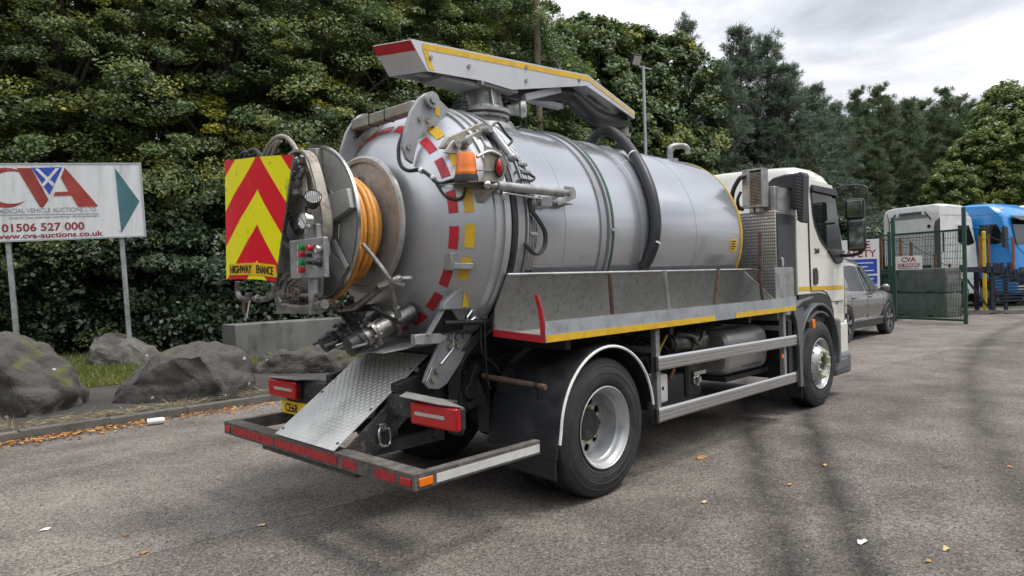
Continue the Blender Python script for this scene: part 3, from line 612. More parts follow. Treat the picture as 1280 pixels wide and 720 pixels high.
m = MB(); m.prism([(-1.245, 1.25), (-.80, 1.27), (-.92, 1.66), (-1.24, 1.36)], 'x', 2.93, 2.94); m.build('tray_divider', 'galv', T)
for x in (-.35, 1.05, 2.55): m = MB(); m.box(x-.03, x+.03, -1.15, -.45, 1.13, 1.218); m.build('tray_bearer', 'chassis_black', T)

# ---- left-hand tray (mirror of the same body)
m = MB(); m.prism([(-y, z) for y, z in prof], 'x', xr, xf); m.build('hose_tray', 'tray_steel', T, 25)
for x in (-.35, 1.05, 2.55): m = MB(); m.box(x-.03, x+.03, .45, 1.15, 1.13, 1.218); m.build('tray_bearer', 'chassis_black', T)

# ---- side guard rails
def rail(x0, z0, x1, z1, h):
    m = MB(); n = 10; y = -1.20; prof = [(0, 0), (.012, 0), (.02, .14), (.02, .30), (.008, .32), (.008, .37), (.02, .39), (.02, .58), (.008, .60), (.008, .65), (.02, .67), (.02, .86), (.012, 1), (0, 1)]
    vs = []
    for x, z in ((x0, z0), (x1, z1)):
        for d, k in prof: vs.append((x, y-d, z+k*h))
    q = len(prof); m.add(vs, [(i, (i+1) % q, q+(i+1) % q, q+i) for i in range(q)]+[tuple(range(q)), tuple(range(2*q-1, q-1, -1))])
    o = m.build('guard_rail', 'alloy_rail', T, 25)
    for x, z in ((x0, z0), (x1, z1)):
        c = MB(); c.box(x-.018, x+.018, -1.224, -1.19, z-.004, z+h+.004); c.build('end_cap', 'black_plastic', o, bevel=.004)
rail(.69, .435, 3.54, .41, .115); rail(.70, .86, 3.58, .82, .115)
for x in (.76, 3.30):
    m = MB(); m.box(x-.03, x+.03, -1.195, -1.14, .42, 1.2); m.box(x-.02, x+.02, -1.14, -.45, 1.0, 1.05); m.build('guard_post', 'galv', T, bevel=.005)
# left rail, plain
m = MB(); m.box(.7, 3.56, 1.19, 1.21, .43, .545); m.box(.7, 3.56, 1.19, 1.21, .85, .965)
m.build('guard_rail', 'alloy_rail', T); m = MB(); m.box(.73, .79, 1.14, 1.19, .42, 1.2); m.build('guard_post', 'galv', T); m = MB(); m.box(3.27, 3.33, 1.14, 1.19, .42, 1.2); m.build('guard_post', 'galv', T)

# ---- machinery between the axles
m = MB(); m.lathe([(0, 0), (0, .20), (.03, .235), (.06, .245), (.86, .245), (.90, .235), (.93, .20), (.93, 0)], (2.32, -.80, .83), (1, 0, 0), 28)
pbr('tank_alloy', (.46, .455, .44), .42, .55, .12, 4, (.2, .19, .17), .4, 6)
o = m.build('fuel_tank', 'tank_alloy', T, 30)
for v in list(o.data.vertices):   # squared section
    y = v.co.y/.245; z = v.co.z/.245; r = max(math.hypot(y, z), 1e-5); k = (abs(y/r)**4+abs(z/r)**4)**-.25; v.co.y = y*k*.245*.93; v.co.z = z*k*.245*.98
m = MB()
for k in range(3): m.box(2.68, 3.05, -1.034, -1.030, .80+.045*k, .806+.045*k)
for k in range(9): m.box(2.62+.05*k, 2.65+.05*k, -1.034, -1.030, .665, .68)
m.build('tank_marking', 'ink_black', o)
m = MB(); m.box(2.3, 3.3, -1.0, -.5, .545, .59); m.build('tank_cradle', 'chassis_black', T)
m = MB(); m.box(.95, 1.12, -1.06, -.92, .53, .78); o = m.build('white_box', 'white_paint', T, bevel=.02, seg=3); m = MB(); m.cyl((1.03, -1.063, .66), (1.03, -1.058, .66), .017, n=12); m.build('cap', 'ink_black', o)
m = MB(); m.box(.9, 1.5, -1.0, -.5, .47, .74); m.build('battery_box', 'black_plastic', T, bevel=.02)
m = MB(); m.box(1.52, 1.78, -1.02, -.6, .50, .90); mo = m.build('air_filter_housing', 'black_plastic', T, bevel=.03, seg=3)
for k in range(6): m = MB(); m.tube([(1.56, -1.025, .80+.014*k), (1.64, -1.032, .812+.014*k), (1.74, -1.025, .80+.014*k)], .004, 5, sm=4); m.build('grille_bar', 'galv', mo)
m = MB(); m.lathe([(0, 0), (0, .05), (.015, .06), (.02, .035), (.05, .03), (.05, 0)], (1.66, -1.02, .66), (0, -1, 0), 18); m.box(1.60, 1.82, -1.045, -1.03, .70, .735); m.beam((1.66, -1.04, .60), (1.66, -1.04, .70), .04, .02, (0, 1, 0)); m.build('drain_valve', 'bright_steel', mo)
m = MB(); m.cyl((1.45, -.85, 1.0), (2.05, -.85, 1.0), .105, n=24); m.cyl((1.42, -.85, 1.0), (1.45, -.85, 1.0), .085, n=24); m.cyl((1.75, -.85, 1.0), (1.80, -.85, 1.0), .118, n=24); m.tube([(1.5, -.92, 1.09), (1.7, -.97, 1.06), (1.82, -.97, .98), (2.0, -.93, 1.08)], .02, 8); mo = m.build('hydraulic_motor', 'cast_metal', T)
m = MB(); m.cyl((1.416, -.85, 1.0), (1.41, -.85, 1.0), .06, n=20); m.build('motor_shaft_hole', 'ink_black', mo)
m = MB(); m.tube([(2.0, -.85, 1.08), (2.08, -.85, 1.18), (2.4, -.8, 1.17), (3.2, -.75, 1.14)], .022, 8); m.tube([(1.0, -.8, 1.08), (1.3, -.8, 1.16), (1.45, -.8, 1.05)], .018, 8); m.build('air_pipe', 'black_hose', T)
m = MB(); m.beam((1.02, -1.0, .92), (1.34, -.95, 1.14), .012, .02); m.build('yellow_lever', 'post_yellow', T)
m = MB(); m.beam((1.22, -1.02, .72), (1.30, -1.02, .80), .012, .03); m.build('valve_handle', 'post_orange', T)
m = MB(); m.cyl((1.24, -1.0, .82), (1.36, -1.0, .84), .022, n=10); m.build('brass_valve', 'nut_yellow', T)
m = MB(); m.box(.85, 3.35, -.55, .55, .62, .84); m.build('transmission', 'chassis_black', T, bevel=.03)
m = MB(); m.box(3.22, 3.30, -1.19, -1.18, .70, .745); m.build('side_marker', 'amber_lens', T, bevel=.004)
m = MB(); m.box(3.42, 3.52, -1.18, -.7, .45, 1.1); m.build('step_box', 'chassis_black', T)
m = MB(); m.cyl((1.0, .8, .8), (2.6, .8, .8), .22, n=24); m.build('air_tank', 'chassis_black', T)
m = MB()
for k in range(5):
    x = .85+.1*k; m.tube([(x, -.6, 1.1), (x+.05, -.8-.03*k, 1.0), (x+.12, -.9, .8), (x+.05, -.85, .6)], .011, 6)
m.build('pipe_loom', 'black_hose', T)
# ---- cab
YC = 1.07
side = [(4.0, 1.36), (4.0, 2.80), (4.04, 2.86), (4.30, 2.90), (4.80, 2.91), (5.06, 2.88), (5.18, 2.82), (5.50, 2.0), (5.60, 1.75), (5.64, 1.2), (5.62, .95), (5.12, .95), (5.08, 1.12), (4.98, 1.24), (4.82, 1.33), (4.6, 1.36)]
m = MB()
# loft across the width so that the roof and pillars curve in
ys = [-1.07, -1.06, -1.02, -.95, -.8, -.4, 0, .4, .8, .95, 1.02, 1.06, 1.07]
def squeeze(p, y):
    x, z = p; a = abs(y)/YC
    k = max(0, (a-.86)/.14)
    if z > 2.6: z = z-.10*k**2*(z-2.6)/.3+.05*(1-a*a)*(z-2.6)/.3
    if x > 5.0: x = x-.10*k**2+.10*(1-a*a)*(1 if z > 1.1 else .3)
    return (x, y*(1-.012*max(0, z-1.9)/1.0*1), z)
vs = []; n = len(side)
for y in ys:
    for p in side: vs.append(squeeze(p, y))
fs = [(j*n+i, j*n+(i+1) % n, (j+1)*n+(i+1) % n, (j+1)*n+i) for j in range(len(ys)-1) for i in range(n)]+[tuple(range(n)), tuple(range(len(ys)*n-1, (len(ys)-1)*n-1, -1))]
m.add(vs, fs); cab = m.build('cab', 'cream_paint', T, 35, bevel=.012)
def sx(p, d):                                   # point on the right flank, d metres proud
    x, z = p; return (x, -YC*(1-.012*max(0, z-1.9))-d, z)
door = [(4.385, 1.40), (4.385, 2.70), (4.42, 2.75), (5.17, 2.74), (5.22, 2.70), (5.47, 2.0), (5.50, 1.85), (5.51, 1.30), (5.46, 1.24), (5.05, 1.24), (4.98, 1.30), (4.88, 1.37), (4.7, 1.40)]
m = MB(); m.plate([sx(p, .001) for p in door], .010, nrm=(0, -1, 0)); dr = m.build('door', 'cream_paint', T, 25, bevel=.006)
seam = MB(); seam.tube([sx(p, .002) for p in door+door[:1]], .006, 6, sm=0); seam.build('door_seal', 'black_plastic', dr)
win = [(4.46, 2.60), (4.47, 2.64), (5.20, 2.64), (5.24, 2.60), (5.43, 1.93), (4.99, 1.93), (4.90, 1.95), (4.72, 2.06), (4.56, 2.22), (4.50, 2.34)]
m = MB(); m.plate([sx(p, .0125) for p in [(4.43, 2.60), (4.44, 2.67), (5.21, 2.67), (5.26, 2.61), (5.46, 1.92), (5.46, 1.895), (4.98, 1.895), (4.88, 1.92), (4.69, 2.03), (4.53, 2.20), (4.47, 2.34)]], .004, nrm=(0, -1, 0)); wf = m.build('window_frame', 'black_plastic', dr)
m = MB(); m.plate([sx(p, .0170) for p in win], .003, nrm=(0, -1, 0)); m.build('window_glass', 'black_glass', dr)
m = MB(); m.plate([sx(p, .022) for p in [(4.42, 2.61), (4.42, 2.69), (5.22, 2.69), (5.30, 2.58), (5.24, 2.58), (5.2, 2.60)]], .03, nrm=(0, -1, 0)); m.build('rain_deflector', 'black_plastic', dr, bevel=.008)
m = MB(); m.plate([sx(p, .0122) for p in [(4.92, 1.90), (5.47, 1.90), (5.50, 1.84), (5.42, 1.74), (5.28, 1.72), (5.18, 1.74)]], .02, nrm=(0, -1, 0)); m.build('mirror_base', 'black_plastic', dr, bevel=.015, seg=3)
m = MB(); m.plate([sx(p, .0122) for p in [(4.44, 1.49), (4.44, 1.66), (4.47, 1.68), (4.54, 1.68), (4.58, 1.64), (4.59, 1.54), (4.57, 1.48), (4.46, 1.47)]], .012, nrm=(0, -1, 0)); m.build('door_handle', 'black_plastic', dr, bevel=.006)
m = MB(); m.plate([sx(p, .0118) for p in [(4.39, 1.405), (4.39, 1.455), (5.46, 1.44), (5.46, 1.385)]], .001, nrm=(0, -1, 0)); m.build('reflective_strip', 'yellow_tape', dr)
m = MB(); m.plate([sx(p, .001) for p in [(4.02, 1.41), (4.02, 1.46), (4.375, 1.455), (4.375, 1.405)]], .0015, nrm=(0, -1, 0)); m.build('reflective_strip', 'yellow_tape', cab)
lettering('model_number', '260', .085, sx((4.50, 1.86), .0125), (1, 0, 0), (0, 0, 1), 'ink_black', dr, bold=.02, xs=1.25)
lettering('model_badge', 'LF', .085, sx((5.22, 1.20), .002), (1, 0, 0), (0, 0, 1), 'ink_black', cab, bold=.02, xs=1.1)
m = MB(); m.tube([sx((4.385, 2.80), .0), sx((4.36, 2.4), .001), sx((4.36, 1.42), .001)], .005, 6); m.build('panel_seam', 'black_plastic', cab)
# corner indicator column, headlamp corner, bumper and steps
for k in range(4):
    m = MB(); z = 1.06+.11*k; m.plate([sx((5.535, z), .0), sx((5.595, z), .0), sx((5.595, z+.095), .0), sx((5.535, z+.095), .0)], .012, nrm=(0, -1, 0)); m.build('corner_lens', 'clear_lens', cab, bevel=.004)
m = MB(); m.box(5.06, 5.66, -1.075, 1.075, .52, .96); m.build('front_panel', 'cream_paint', cab, bevel=.04, seg=3)
m = MB(); m.box(5.0, 5.60, -1.13, 1.13, .28, .56); m.build('bumper', 'grey_plastic', T, bevel=.05, seg=3)
m = MB(); m.box(5.06, 5.20, -1.14, -.9, .46, 1.02); m.build('step_panel', 'grey_plastic', T, bevel=.03, seg=3)
m = MB(); m.plate([(4.98, -1.14, .34), (5.45, -1.14, .36), (5.45, -1.14, .50), (5.05, -1.14, .50)], .3, nrm=(0, 1, 0)); m.build('step', 'grey_plastic', T, bevel=.02)
# front wheel arches
m = MB(); m.plate([(3.98, -1.076, 1.0), (3.98, -1.076, 1.355), (4.62, -1.076, 1.37), (4.84, -1.076, 1.345), (5.0, -1.076, 1.255), (5.09, -1.076, 1.13), (5.15, -1.076, .60), (5.0, -1.076, .45), (4.8, -1.076, 1.0)], .01, nrm=(0, -1, 0)); m.build('arch_panel', 'black_plastic', T)
for s in (-1, 1):
    m = MB(); arc_sheet(m, 4.424, .60, .62, math.radians(-12), math.radians(150), 1.165*s, .72*s, .03, 32); m.build('front_mudguard', 'grey_plastic', T, 35, bevel=.006)
    m = MB(); arc_sheet(m, 4.424, .56, .575, math.radians(62), math.radians(205), 1.16*s, .75*s, .02, 28); fl = m
    fl.prism([(3.62, 1.20), (3.80, 1.20), (3.90, 1.10), (3.86, .8), (3.84, .32), (3.78, .32), (3.76, .8), (3.70, 1.08)], 'y', min(1.165*s, 1.13*s), max(1.165*s, 1.13*s)); fl.build('mudguard_liner', 'grey_plastic', T, 35)
    m = MB(); m.plate([(3.86, 1.15*s, .55), (3.86, .75*s, .55), (3.86, .75*s, .18), (3.86, 1.15*s, .18)], .01, nrm=(-1, 0, 0)); m.build('mud_flap', 'rubber', T)
m = MB(); m.plate([(3.55, -1.14, 1.16), (3.95, -1.14, 1.30), (4.30, -1.14, 1.335), (4.3, -.8, 1.335), (3.95, -.8, 1.30), (3.55, -.8, 1.16)], .02, nrm=(0, 0, -1)); m.build('cab_rear_shelf', 'grey_plastic', T)
m = MB(); m.box(3.97, 4.09, -1.20, -1.15, .98, 1.06); mk = m.build('marker_arm', 'black_plastic', T, bevel=.008); m = MB(); m.box(4.05, 4.13, -1.215, -1.19, .965, 1.075); m.build('lens', 'amber_lens', mk, bevel=.012)
m = MB(); m.box(3.6, 4.1, -1.10, -.6, 1.04, 1.22); m.build('catwalk', 'grey_plastic', T, bevel=.02)
m = MB(); m.cyl((5.05, -.98, 2.90), (5.05, -.98, 2.96), .03, .022, 12); m.build('roof_marker', 'black_plastic', cab)
# engine tunnel and cab floor under the cab
m = MB(); m.box(4.1, 5.4, -.7, .7, .7, 1.38); m.build('engine', 'chassis_black', T)
# mirrors on a bracket
mxp = 5.22
ma = MB(); ma.tube([(5.26, -1.07, 2.70), (5.30, -1.22, 2.73), (5.30, -1.42, 2.70), (5.29, -1.46, 2.62), (5.27, -1.47, 2.45)], .014, 8); ma.build('mirror_arm', 'black_plastic', T); ma = MB(); ma.tube([(5.38, -1.08, 1.84), (5.34, -1.2, 1.83), (5.3, -1.36, 1.86), (5.27, -1.44, 1.98)], .022, 8); ma.build('mirror_arm', 'black_plastic', T); ma = MB(); ma.tube([(5.30, -1.12, 2.26), (5.28, -1.3, 2.26)], .014, 8)
ma.build('mirror_arm', 'black_plastic', T)
def mirror(name, u0, v0, u1, v1):
    a = on(u0, v0, 'x', mxp); b = on(u1, v1, 'x', mxp); y0, y1 = a.y, b.y; z1, z0 = a.z, b.z
    m = MB(); m.box(mxp, mxp+.10, min(y0, y1), max(y0, y1), z0, z1); o = m.build(name, 'black_plastic', T, bevel=.035, seg=4)
    m = MB(); m.box(mxp-.004, mxp+.001, min(y0, y1)+.025, max(y0, y1)-.025, z0+.03, z1-.03); m.build('mirror_glass', 'mirror_glass', o, bevel=.002)
def turn(n): bpy.data.objects[n].rotation_euler.z = .17
mirror('wide_mirror', 1055, 249, 1079, 273); mirror('main_mirror', 1057.5, 274, 1081, 313); turn('wide_mirror'); turn('main_mirror')

# ---- behind the cab: chequered cabinet, box, radiator, air intake
XA, XB = 3.40, 3.94
a = on(921, 345, 'x', XA); ctop = on(969, 263, 'x', XA)
m = MB(); m.box(XA, XB, ctop.y, -.30, 1.10, ctop.z)
def chequer_mat():
    m_ = pbr('chequer', (.40, .40, .39), .36, .85, .12, 5, (.12, .11, .10), .35, 5); t = m_.node_tree; n = t.nodes; l = t.links; b = n['Principled BSDF']
    g = n.new('ShaderNodeNewGeometry'); w1 = n.new('ShaderNodeTexVoronoi'); w1.inputs['Scale'].default_value = 46; w1.inputs['Randomness'].default_value = .0; mp = n.new('ShaderNodeMapping'); mp.inputs['Scale'].default_value = (1, 1, .6)
    l.new(g.outputs['Position'], mp.inputs[0]); l.new(mp.outputs[0], w1.inputs['Vector']); bp = n.new('ShaderNodeBump'); bp.invert = True; bp.inputs['Strength'].default_value = .8; bp.inputs['Distance'].default_value = .01; l.new(w1.outputs['Distance'], bp.inputs['Height']); l.new(bp.outputs[0], b.inputs['Normal'])
chequer_mat()
cb = m.build('cabinet', 'chequer', T, bevel=.008)
m = MB(); m.box(XA+.03, XB-.02, ctop.y-.008, ctop.y-.002, 1.36, ctop.z-.03)
pbr('chequer_dark', (.045, .047, .05), .38, .4, .15, 6); 
m.build('cabinet_door', 'chequer_dark', cb, bevel=.002)
m = MB(); m.box(XA+.10, XA+.16, ctop.y-.02, ctop.y-.006, 1.70, 1.80); m.build('latch', 'bright_steel', cb, bevel=.004)
m = MB(); bx0 = on(954, 234, 'x', XA+.05); bx1 = on(969, 262, 'x', XA+.05)
m.box(XA+.05, XB-.06, bx1.y, bx0.y, ctop.z, bx0.z); jb = m.build('junction_box', 'stainless', T, bevel=.005)
m = MB(); m.box(XA+.10, XB-.07, bx1.y-.006, bx1.y-.001, ctop.z+.01, bx0.z-.01); m.build('box_door', 'galv', jb); m = MB(); m.cyl((XA+.15, bx1.y-.012, ctop.z+.14), (XA+.15, bx1.y-.006, ctop.z+.14), .012, n=10); m.build('lock', 'bright_steel', jb)
r0 = on(927, 213, 'x', XA-.12); r1 = on(954, 258, 'x', XA-.12)
m = MB(); ry0, ry1 = r1.y, r0.y; rz0, rz1 = r1.z, r0.z
m.box(XA-.12, XA+.03, ry0, ry1, rz0, rz0+.02); m.box(XA-.12, XA+.03, ry0, ry1, rz1-.02, rz1); m.box(XA-.12, XA+.03, ry1-.09, ry1, rz0+.02, rz1-.02); m.box(XA-.12, XA+.03, ry0, ry0+.02, rz0+.02, rz1-.02); m.box(XA-.03, XA+.02, ry0+.02, ry1-.09, rz0+.02, rz1-.02)
m.box(XA-.1, XA+.02, ry0+.05, ry0+.10, ctop.z-.01, rz0); m.box(XA-.1, XA+.02, ry1-.12, ry1-.07, ctop.z-.01, rz0)
rd = m.build('oil_cooler', 'galv', T, bevel=.004)
k = int((rz1-rz0-.05)/.016)
for i in range(k): mm = MB(); mm.box(XA-.115, XA-.03, ry0+.02, ry1-.09, rz0+.026+.016*i, rz0+.033+.016*i); mm.build('fin', 'old_steel', rd)
m = MB(); m.tube([on(931, 220, 'x', XA-.13), on(924, 224, 'x', XA-.18), on(916, 240, 'x', XA-.15), on(917, 255, 'x', XA-.05), on(930, 262, 'x', XA+.0)], .025, 10); m.tube([on(926, 240, 'x', XA-.10), on(922, 250, 'x', XA-.12), on(924, 262, 'x', XA)], .018, 8); m.build('cooler_hose', 'black_hose', T)
ip = [(957, 238), (959, 228), (966, 222), (980, 218), (995, 216), (1001, 214), (1004, 217), (1002.5, 279), (996, 276), (995, 262), (988, 262), (988, 236)]
m = MB(); m.plate([on(u, v, 'x', 3.80) for u, v in ip], .19, nrm=(1, 0, 0)); ai = m.build('air_intake', 'black_plastic', T, bevel=.02, seg=3)
for i in range(15):
    v = 218+4.0*i; p = on(995.5, v, 'x', 3.797); q = on(1002, v+2, 'x', 3.797); mm = MB(); mm.beam(p, q, .010, .012, (1, 0, 0)); mm.build('louvre', 'grey_plastic', ai)
m = MB(); m.box(4.0, 4.02, -.3, .3, 1.3, 1.5); m.build('cab_mount', 'chassis_black', T)

# ---- tank
def ring(m, x0, x1, r0, r1, n=72): m.lathe([(x0, r0), (x0, r1), (x1, r1), (x1, r0)], (0, 0, ZC), (1, 0, 0), n)
m = MB(); m.lathe([(3.38, .0), (3.36, .25), (3.29, .48), (3.18, .68), (3.08, .80), (3.03, .855), (2.98, .885), (2.92, .903), (2.85, R0), (1.05, R0), (1.03, R0-.004), (1.01, R0), (-.55, R0), (-.55, .5)], (0, 0, ZC), (1, 0, 0), 96)
tank = m.build('tank', 'tank_paint', T, 50)
m = MB(); m.lathe([(2.905, .904), (2.907, .911), (2.93, .906), (2.985, .890), (3.034, .860), (3.036, .852)], (0, 0, ZC), (1, 0, 0), 96); m.build('reflective_ring', 'yellow_tape', tank)
m = MB(); ring(m, .40, .47, R0-.01, R0+.012); ring(m, .49, .515, R0-.01, R0+.03); m.build('tank_band', 'grey_paint', tank, 30)
m = MB(); ring(m, .518, .545, R0+.001, R0+.035); m.build('band_strap', 'green_strap', tank, 30)
p = Vector((.53, -(R0+.03), ZC-.02)); m = MB(); m.box(.50, .57, p.y-.012, p.y+.004, p.z-.012, p.z+.012); m.build('strap_buckle', 'bright_steel', tank)
m = MB(); ring(m, 1.02, 1.10, R0-.01, R0+.008); m.build('tank_band', 'tank_paint', tank, 30)
for xw in (1.95, -.05):
    m = MB(); ring(m, xw, xw+.012, R0-.01, R0+.0025); m.build('weld_seam', 'tank_paint', tank, 30)
m = MB(); ring(m, -.62, -.55, .80, .955); ring(m, -.535, -.52, .80, .965); m.build('tank_flange', 'grey_paint', tank, 30)
m = MB(); ring(m, -.70, -.615, .7, .925); m.build('door_seal', 'black_hose', tank, 30)
for dx, rr in ((-.47, .016), (-.44, .012), (-.41, .012)):
    m = MB(); pts = [(dx, -(R0+.02)*math.sin(a), ZC+(R0+.02)*math.cos(a)) for a in [math.radians(18+112*i/24) for i in range(25)]]; m.tube(pts, rr*.7, 6, sm=0); m.build('hydraulic_pipe', 'bright_steel', T)
m = MB(); pts = [(-.66, -(R0+.03)*math.sin(a), ZC+(R0+.03)*math.cos(a)) for a in [math.radians(10+118*i/24) for i in range(25)]]; m.tube(pts, .028, 8, sm=0); m.build('hydraulic_hose', 'black_hose', T)
for a in (62, 66, 95): 
    a = math.radians(a); p = Vector((-.44, -(R0+.025)*math.sin(a), ZC+(R0+.025)*math.cos(a))); m = MB(); m.box(p.x-.05, p.x+.05, p.y-.02, p.y+.015, p.z-.012, p.z+.012); m.build('pipe_clip', 'galv', T, bevel=.003)
# saddles carrying the tank
for x in (-.3, 1.2, 2.6):
    m = MB(); pts = [(-.62, ZC-.55)]+[(y, ZC-math.sqrt(R0*R0-y*y)+.012) for y in [-.58+.116*i for i in range(11)]]+[(.62, ZC-.55), (.40, 1.2), (-.40, 1.2)]
    m.prism(pts, 'x', x-.04, x+.04); m.build('tank_saddle', 'grey_paint', T)

# ---- rear door (domed), reflective dashes, hinges
dome = [(-.70, .93), (-.70, .962), (-.755, .962), (-.755, .945), (-.80, .94), (-.80, .952), (-.835, .952), (-.835, .93), (-.90, .885), (-.955, .832), (-1.0, .79), (-1.045, .745), (-1.10, .675), (-1.15, .575), (-1.19, .45), (-1.22, .28), (-1.235, .12), (-1.238, .0)]
m = MB(); m.lathe(dome, (0, 0, ZC), (1, 0, 0), 96); door_ = m.build('rear_door', 'door_paint', T, 45)
def dome_x(r):
    for (xa, ra), (xb_, rb) in zip(dome[7:], dome[8:]):
        if rb <= r <= ra: return xa+(xb_-xa)*(ra-r)/(ra-rb)
def dash(ang, r0, r1, half, mat, lift=.003):
    m = MB(); k = 5; vs = []
    for i in range(k+1):
        a = math.radians(ang-half+2*half*i/k)
        for r in (r0, r1):
            x = dome_x(r); vs.append((x-lift, -(r+lift)*math.sin(a), ZC+(r+lift)*math.cos(a)))
    m.add(vs, [(2*i, 2*i+1, 2*i+3, 2*i+2) for i in range(k)]); m.build('reflective_dash', mat, door_, 60)
for an in (0, 16, 41.7, 59.4, 79.5, 98.4, 119.7, 137, 154.3, 172, 190, 208, 226, 244, 262, 280, 298, 316, 332, 346): dash(an, .722, .772, 6.0, 'red_tape')
for an in (36.3, 55.4, 80, 97, 113, 190, 210, 230, 250, 268, 285, 304, 322, 340): dash(an, .80, .848, 5.6, 'yellow_tape')
def prof_r(x):
    if x > -.70: return R0 if x > -.55 else .955
    for (xa, ra), (xb_, rb) in zip(dome[1:], dome[2:]):
        if xb_ <= x <= xa and xa > xb_: return ra+(rb-ra)*(xa-x)/(xa-xb_)
    return 0.
def surf(u, v, lift=0.):
    """where the pixel's ray meets the tank or its door, lifted off the skin"""
    d = ray(u, v); t = 2.5
    while t < 14:
        p = CAM+d*t
        if math.hypot(p[1], p[2]-ZC) < prof_r(p[0])+lift and p[0] < 3.0: return Vector(p)
        t += .004
    return Vector(CAM+d*5)
# hinge plates and the tube between them
def hinge(y, th):
    hp_ = [(501, 182), (506, 160), (512, 140), (522, 123), (532, 116), (541, 117), (548, 125), (576, 153), (580, 166), (552, 168), (540, 158), (530, 161), (522, 175), (518, 190), (515, 205), (507, 199)]
    P = [(on(u, v, 'y', -.45).x, on(u, v, 'y', -.45).z) for u, v in hp_]
    m = MB(); m.prism(P, 'y', y-th/2, y+th/2); o = m.build('door_hinge', 'grey_paint', T, bevel=.005)
    s = -1 if y < 0 else 1; c = on(536, 126, 'y', -.45)
    b = MB(); b.cyl((c.x, y+s*.05, c.z), (c.x, y-s*.03, c.z), .058, n=20); b.cyl((c.x, y+s*.065, c.z), (c.x, y+s*.05, c.z), .03, n=12); b.build('hinge_pin', 'galv', o)
    for u, v in ((523, 149), (509, 184), (533, 151)):
        q = on(u, v, 'y', -.45); b = MB(); b.cyl((q.x, y+s*(th/2+.012), q.z), (q.x, y-s*.02, q.z), .02, n=8); b.build('hinge_bolt', 'old_steel', o)
    if s < 0:
        b = MB(); b.plate([on(u, v, 'y', y-th/2-.001) for u, v in ((543, 132), (549, 132), (550, 146), (544, 144))], .002, nrm=(0, -1, 0)); b.build('reflective_dash', 'yellow_tape', o)
hinge(-.45, .03); hinge(.36, .03)
hx = on(522, 133, 'y', -.44); m = MB(); m.beam((hx.x, -.435, hx.z), (hx.x, .345, hx.z), .085, .085); m.build('hinge_tube', 'old_steel', T, bevel=.012)
for y in (-.1, .1): m = MB(); m.box(hx.x-.046, hx.x+.046, y-.003, y+.003, hx.z-.046, hx.z+.046); m.build('tube_joint', 'ink_black', T)
m = MB()
for k in range(3): m.tube([(-.60, .10+.05*k, 2.98), (-.92, .28, 2.93), (-1.08, .42-.03*k, 2.80), (-1.22, .52, 2.50), (-1.36, .50, 2.3)], .022, 8)
m.build('hydraulic_hose', 'black_hose', T)
# cable along the door to the beacon
m = MB(); pts = [(503, 168), (498, 185), (500, 205), (510, 213), (525, 212), (535, 218), (548, 229), (562, 226), (576, 222)]
m.tube([surf(u, v, .018) for u, v in pts], .013, 8); m.build('beacon_cable', 'black_hose', T); m = MB(); m.tube([surf(546, 230, .016), surf(556, 244, .016), surf(568, 249, .016), surf(578, 246, .03), surf(582, 234, .06)], .011, 8); m.build('beacon_cable', 'black_hose', T)
for u, v in ((526, 213), (541, 222)): m = MB(); q = surf(u, v, .018); m.ball(q, .02, 10, 6); m.build('cable_clip', 'white_trim', T)
# shelf, beacon, rear lamp
bc = surf(583, 228, .10); bz = bc.z
m = MB(); sa = surf(548, 233, .02); sb_ = surf(618, 236, .12); m.plate([(sa.x, sa.y, bz-.007), (bc.x-.04, bc.y-.07, bz-.007), (sb_.x, sb_.y-.03, bz-.007), (sb_.x+.08, sb_.y+.10, bz-.007), (bc.x+.10, bc.y+.16, bz-.007), (bc.x-.06, bc.y+.10, bz-.007)], .006, nrm=(0, 0, 1)); m.build('beacon_shelf', 'old_steel', T); m = MB(); m.plate([surf(592, 238, .06), surf(618, 236, .10), surf(606, 252, .02), surf(596, 252, .015)], .008, nrm=(-.7, -.7, 0)); m.build('shelf_gusset', 'old_steel', T)
m = MB(); m.lathe([(0, 0), (0, .082), (.035, .082), (.05, .078), (.05, 0)], bc, (0, 0, 1), 28); be = m.build('beacon', 'black_plastic', T, 30)
m = MB(); m.lathe([(.05, .0), (.05, .076), (.066, .076), (.070, .074), (.10, .072), (.105, .071), (.14, .069), (.145, .067), (.18, .063), (.198, .054), (.203, .03), (.204, 0)], bc, (0, 0, 1), 28); m.build('beacon_lens', 'amber_lens', be, 25)
yb = surf(612, 215, .06).y
m = MB(); m.plate([on(u, v, 'y', yb) for u, v in ((604, 181), (625, 189), (633, 205), (629, 224), (618, 234), (600, 231), (606, 215))], .006, nrm=(0, -1, 0)); lb = m.build('lamp_bracket', 'old_steel', T)
lp = on(624, 210, 'y', yb-.02); m = MB(); m.ball(lp, .048, 16, 10, sc=(.7, .6, 1.4)); m.build('position_lamp', 'black_plastic', T); m = MB(); m.ball(lp+Vector((-.016, -.014, 0)), .036, 16, 10, sc=(.6, .6, 1.5)); m.build('lamp_lens', 'red_lens', T)
m = MB(); m.beam(on(595, 213, 'y', yb-.005), on(628, 214, 'y', yb-.005), .006, .02, (0, 1, 0)); m.build('lamp_strap', 'bright_steel', T); m = MB(); m.tube([on(596, 196, 'y', yb), on(612, 189, 'y', yb-.01), on(626, 195, 'y', yb-.02)], .012, 8); m.build('lamp_strap', 'bright_steel', T)
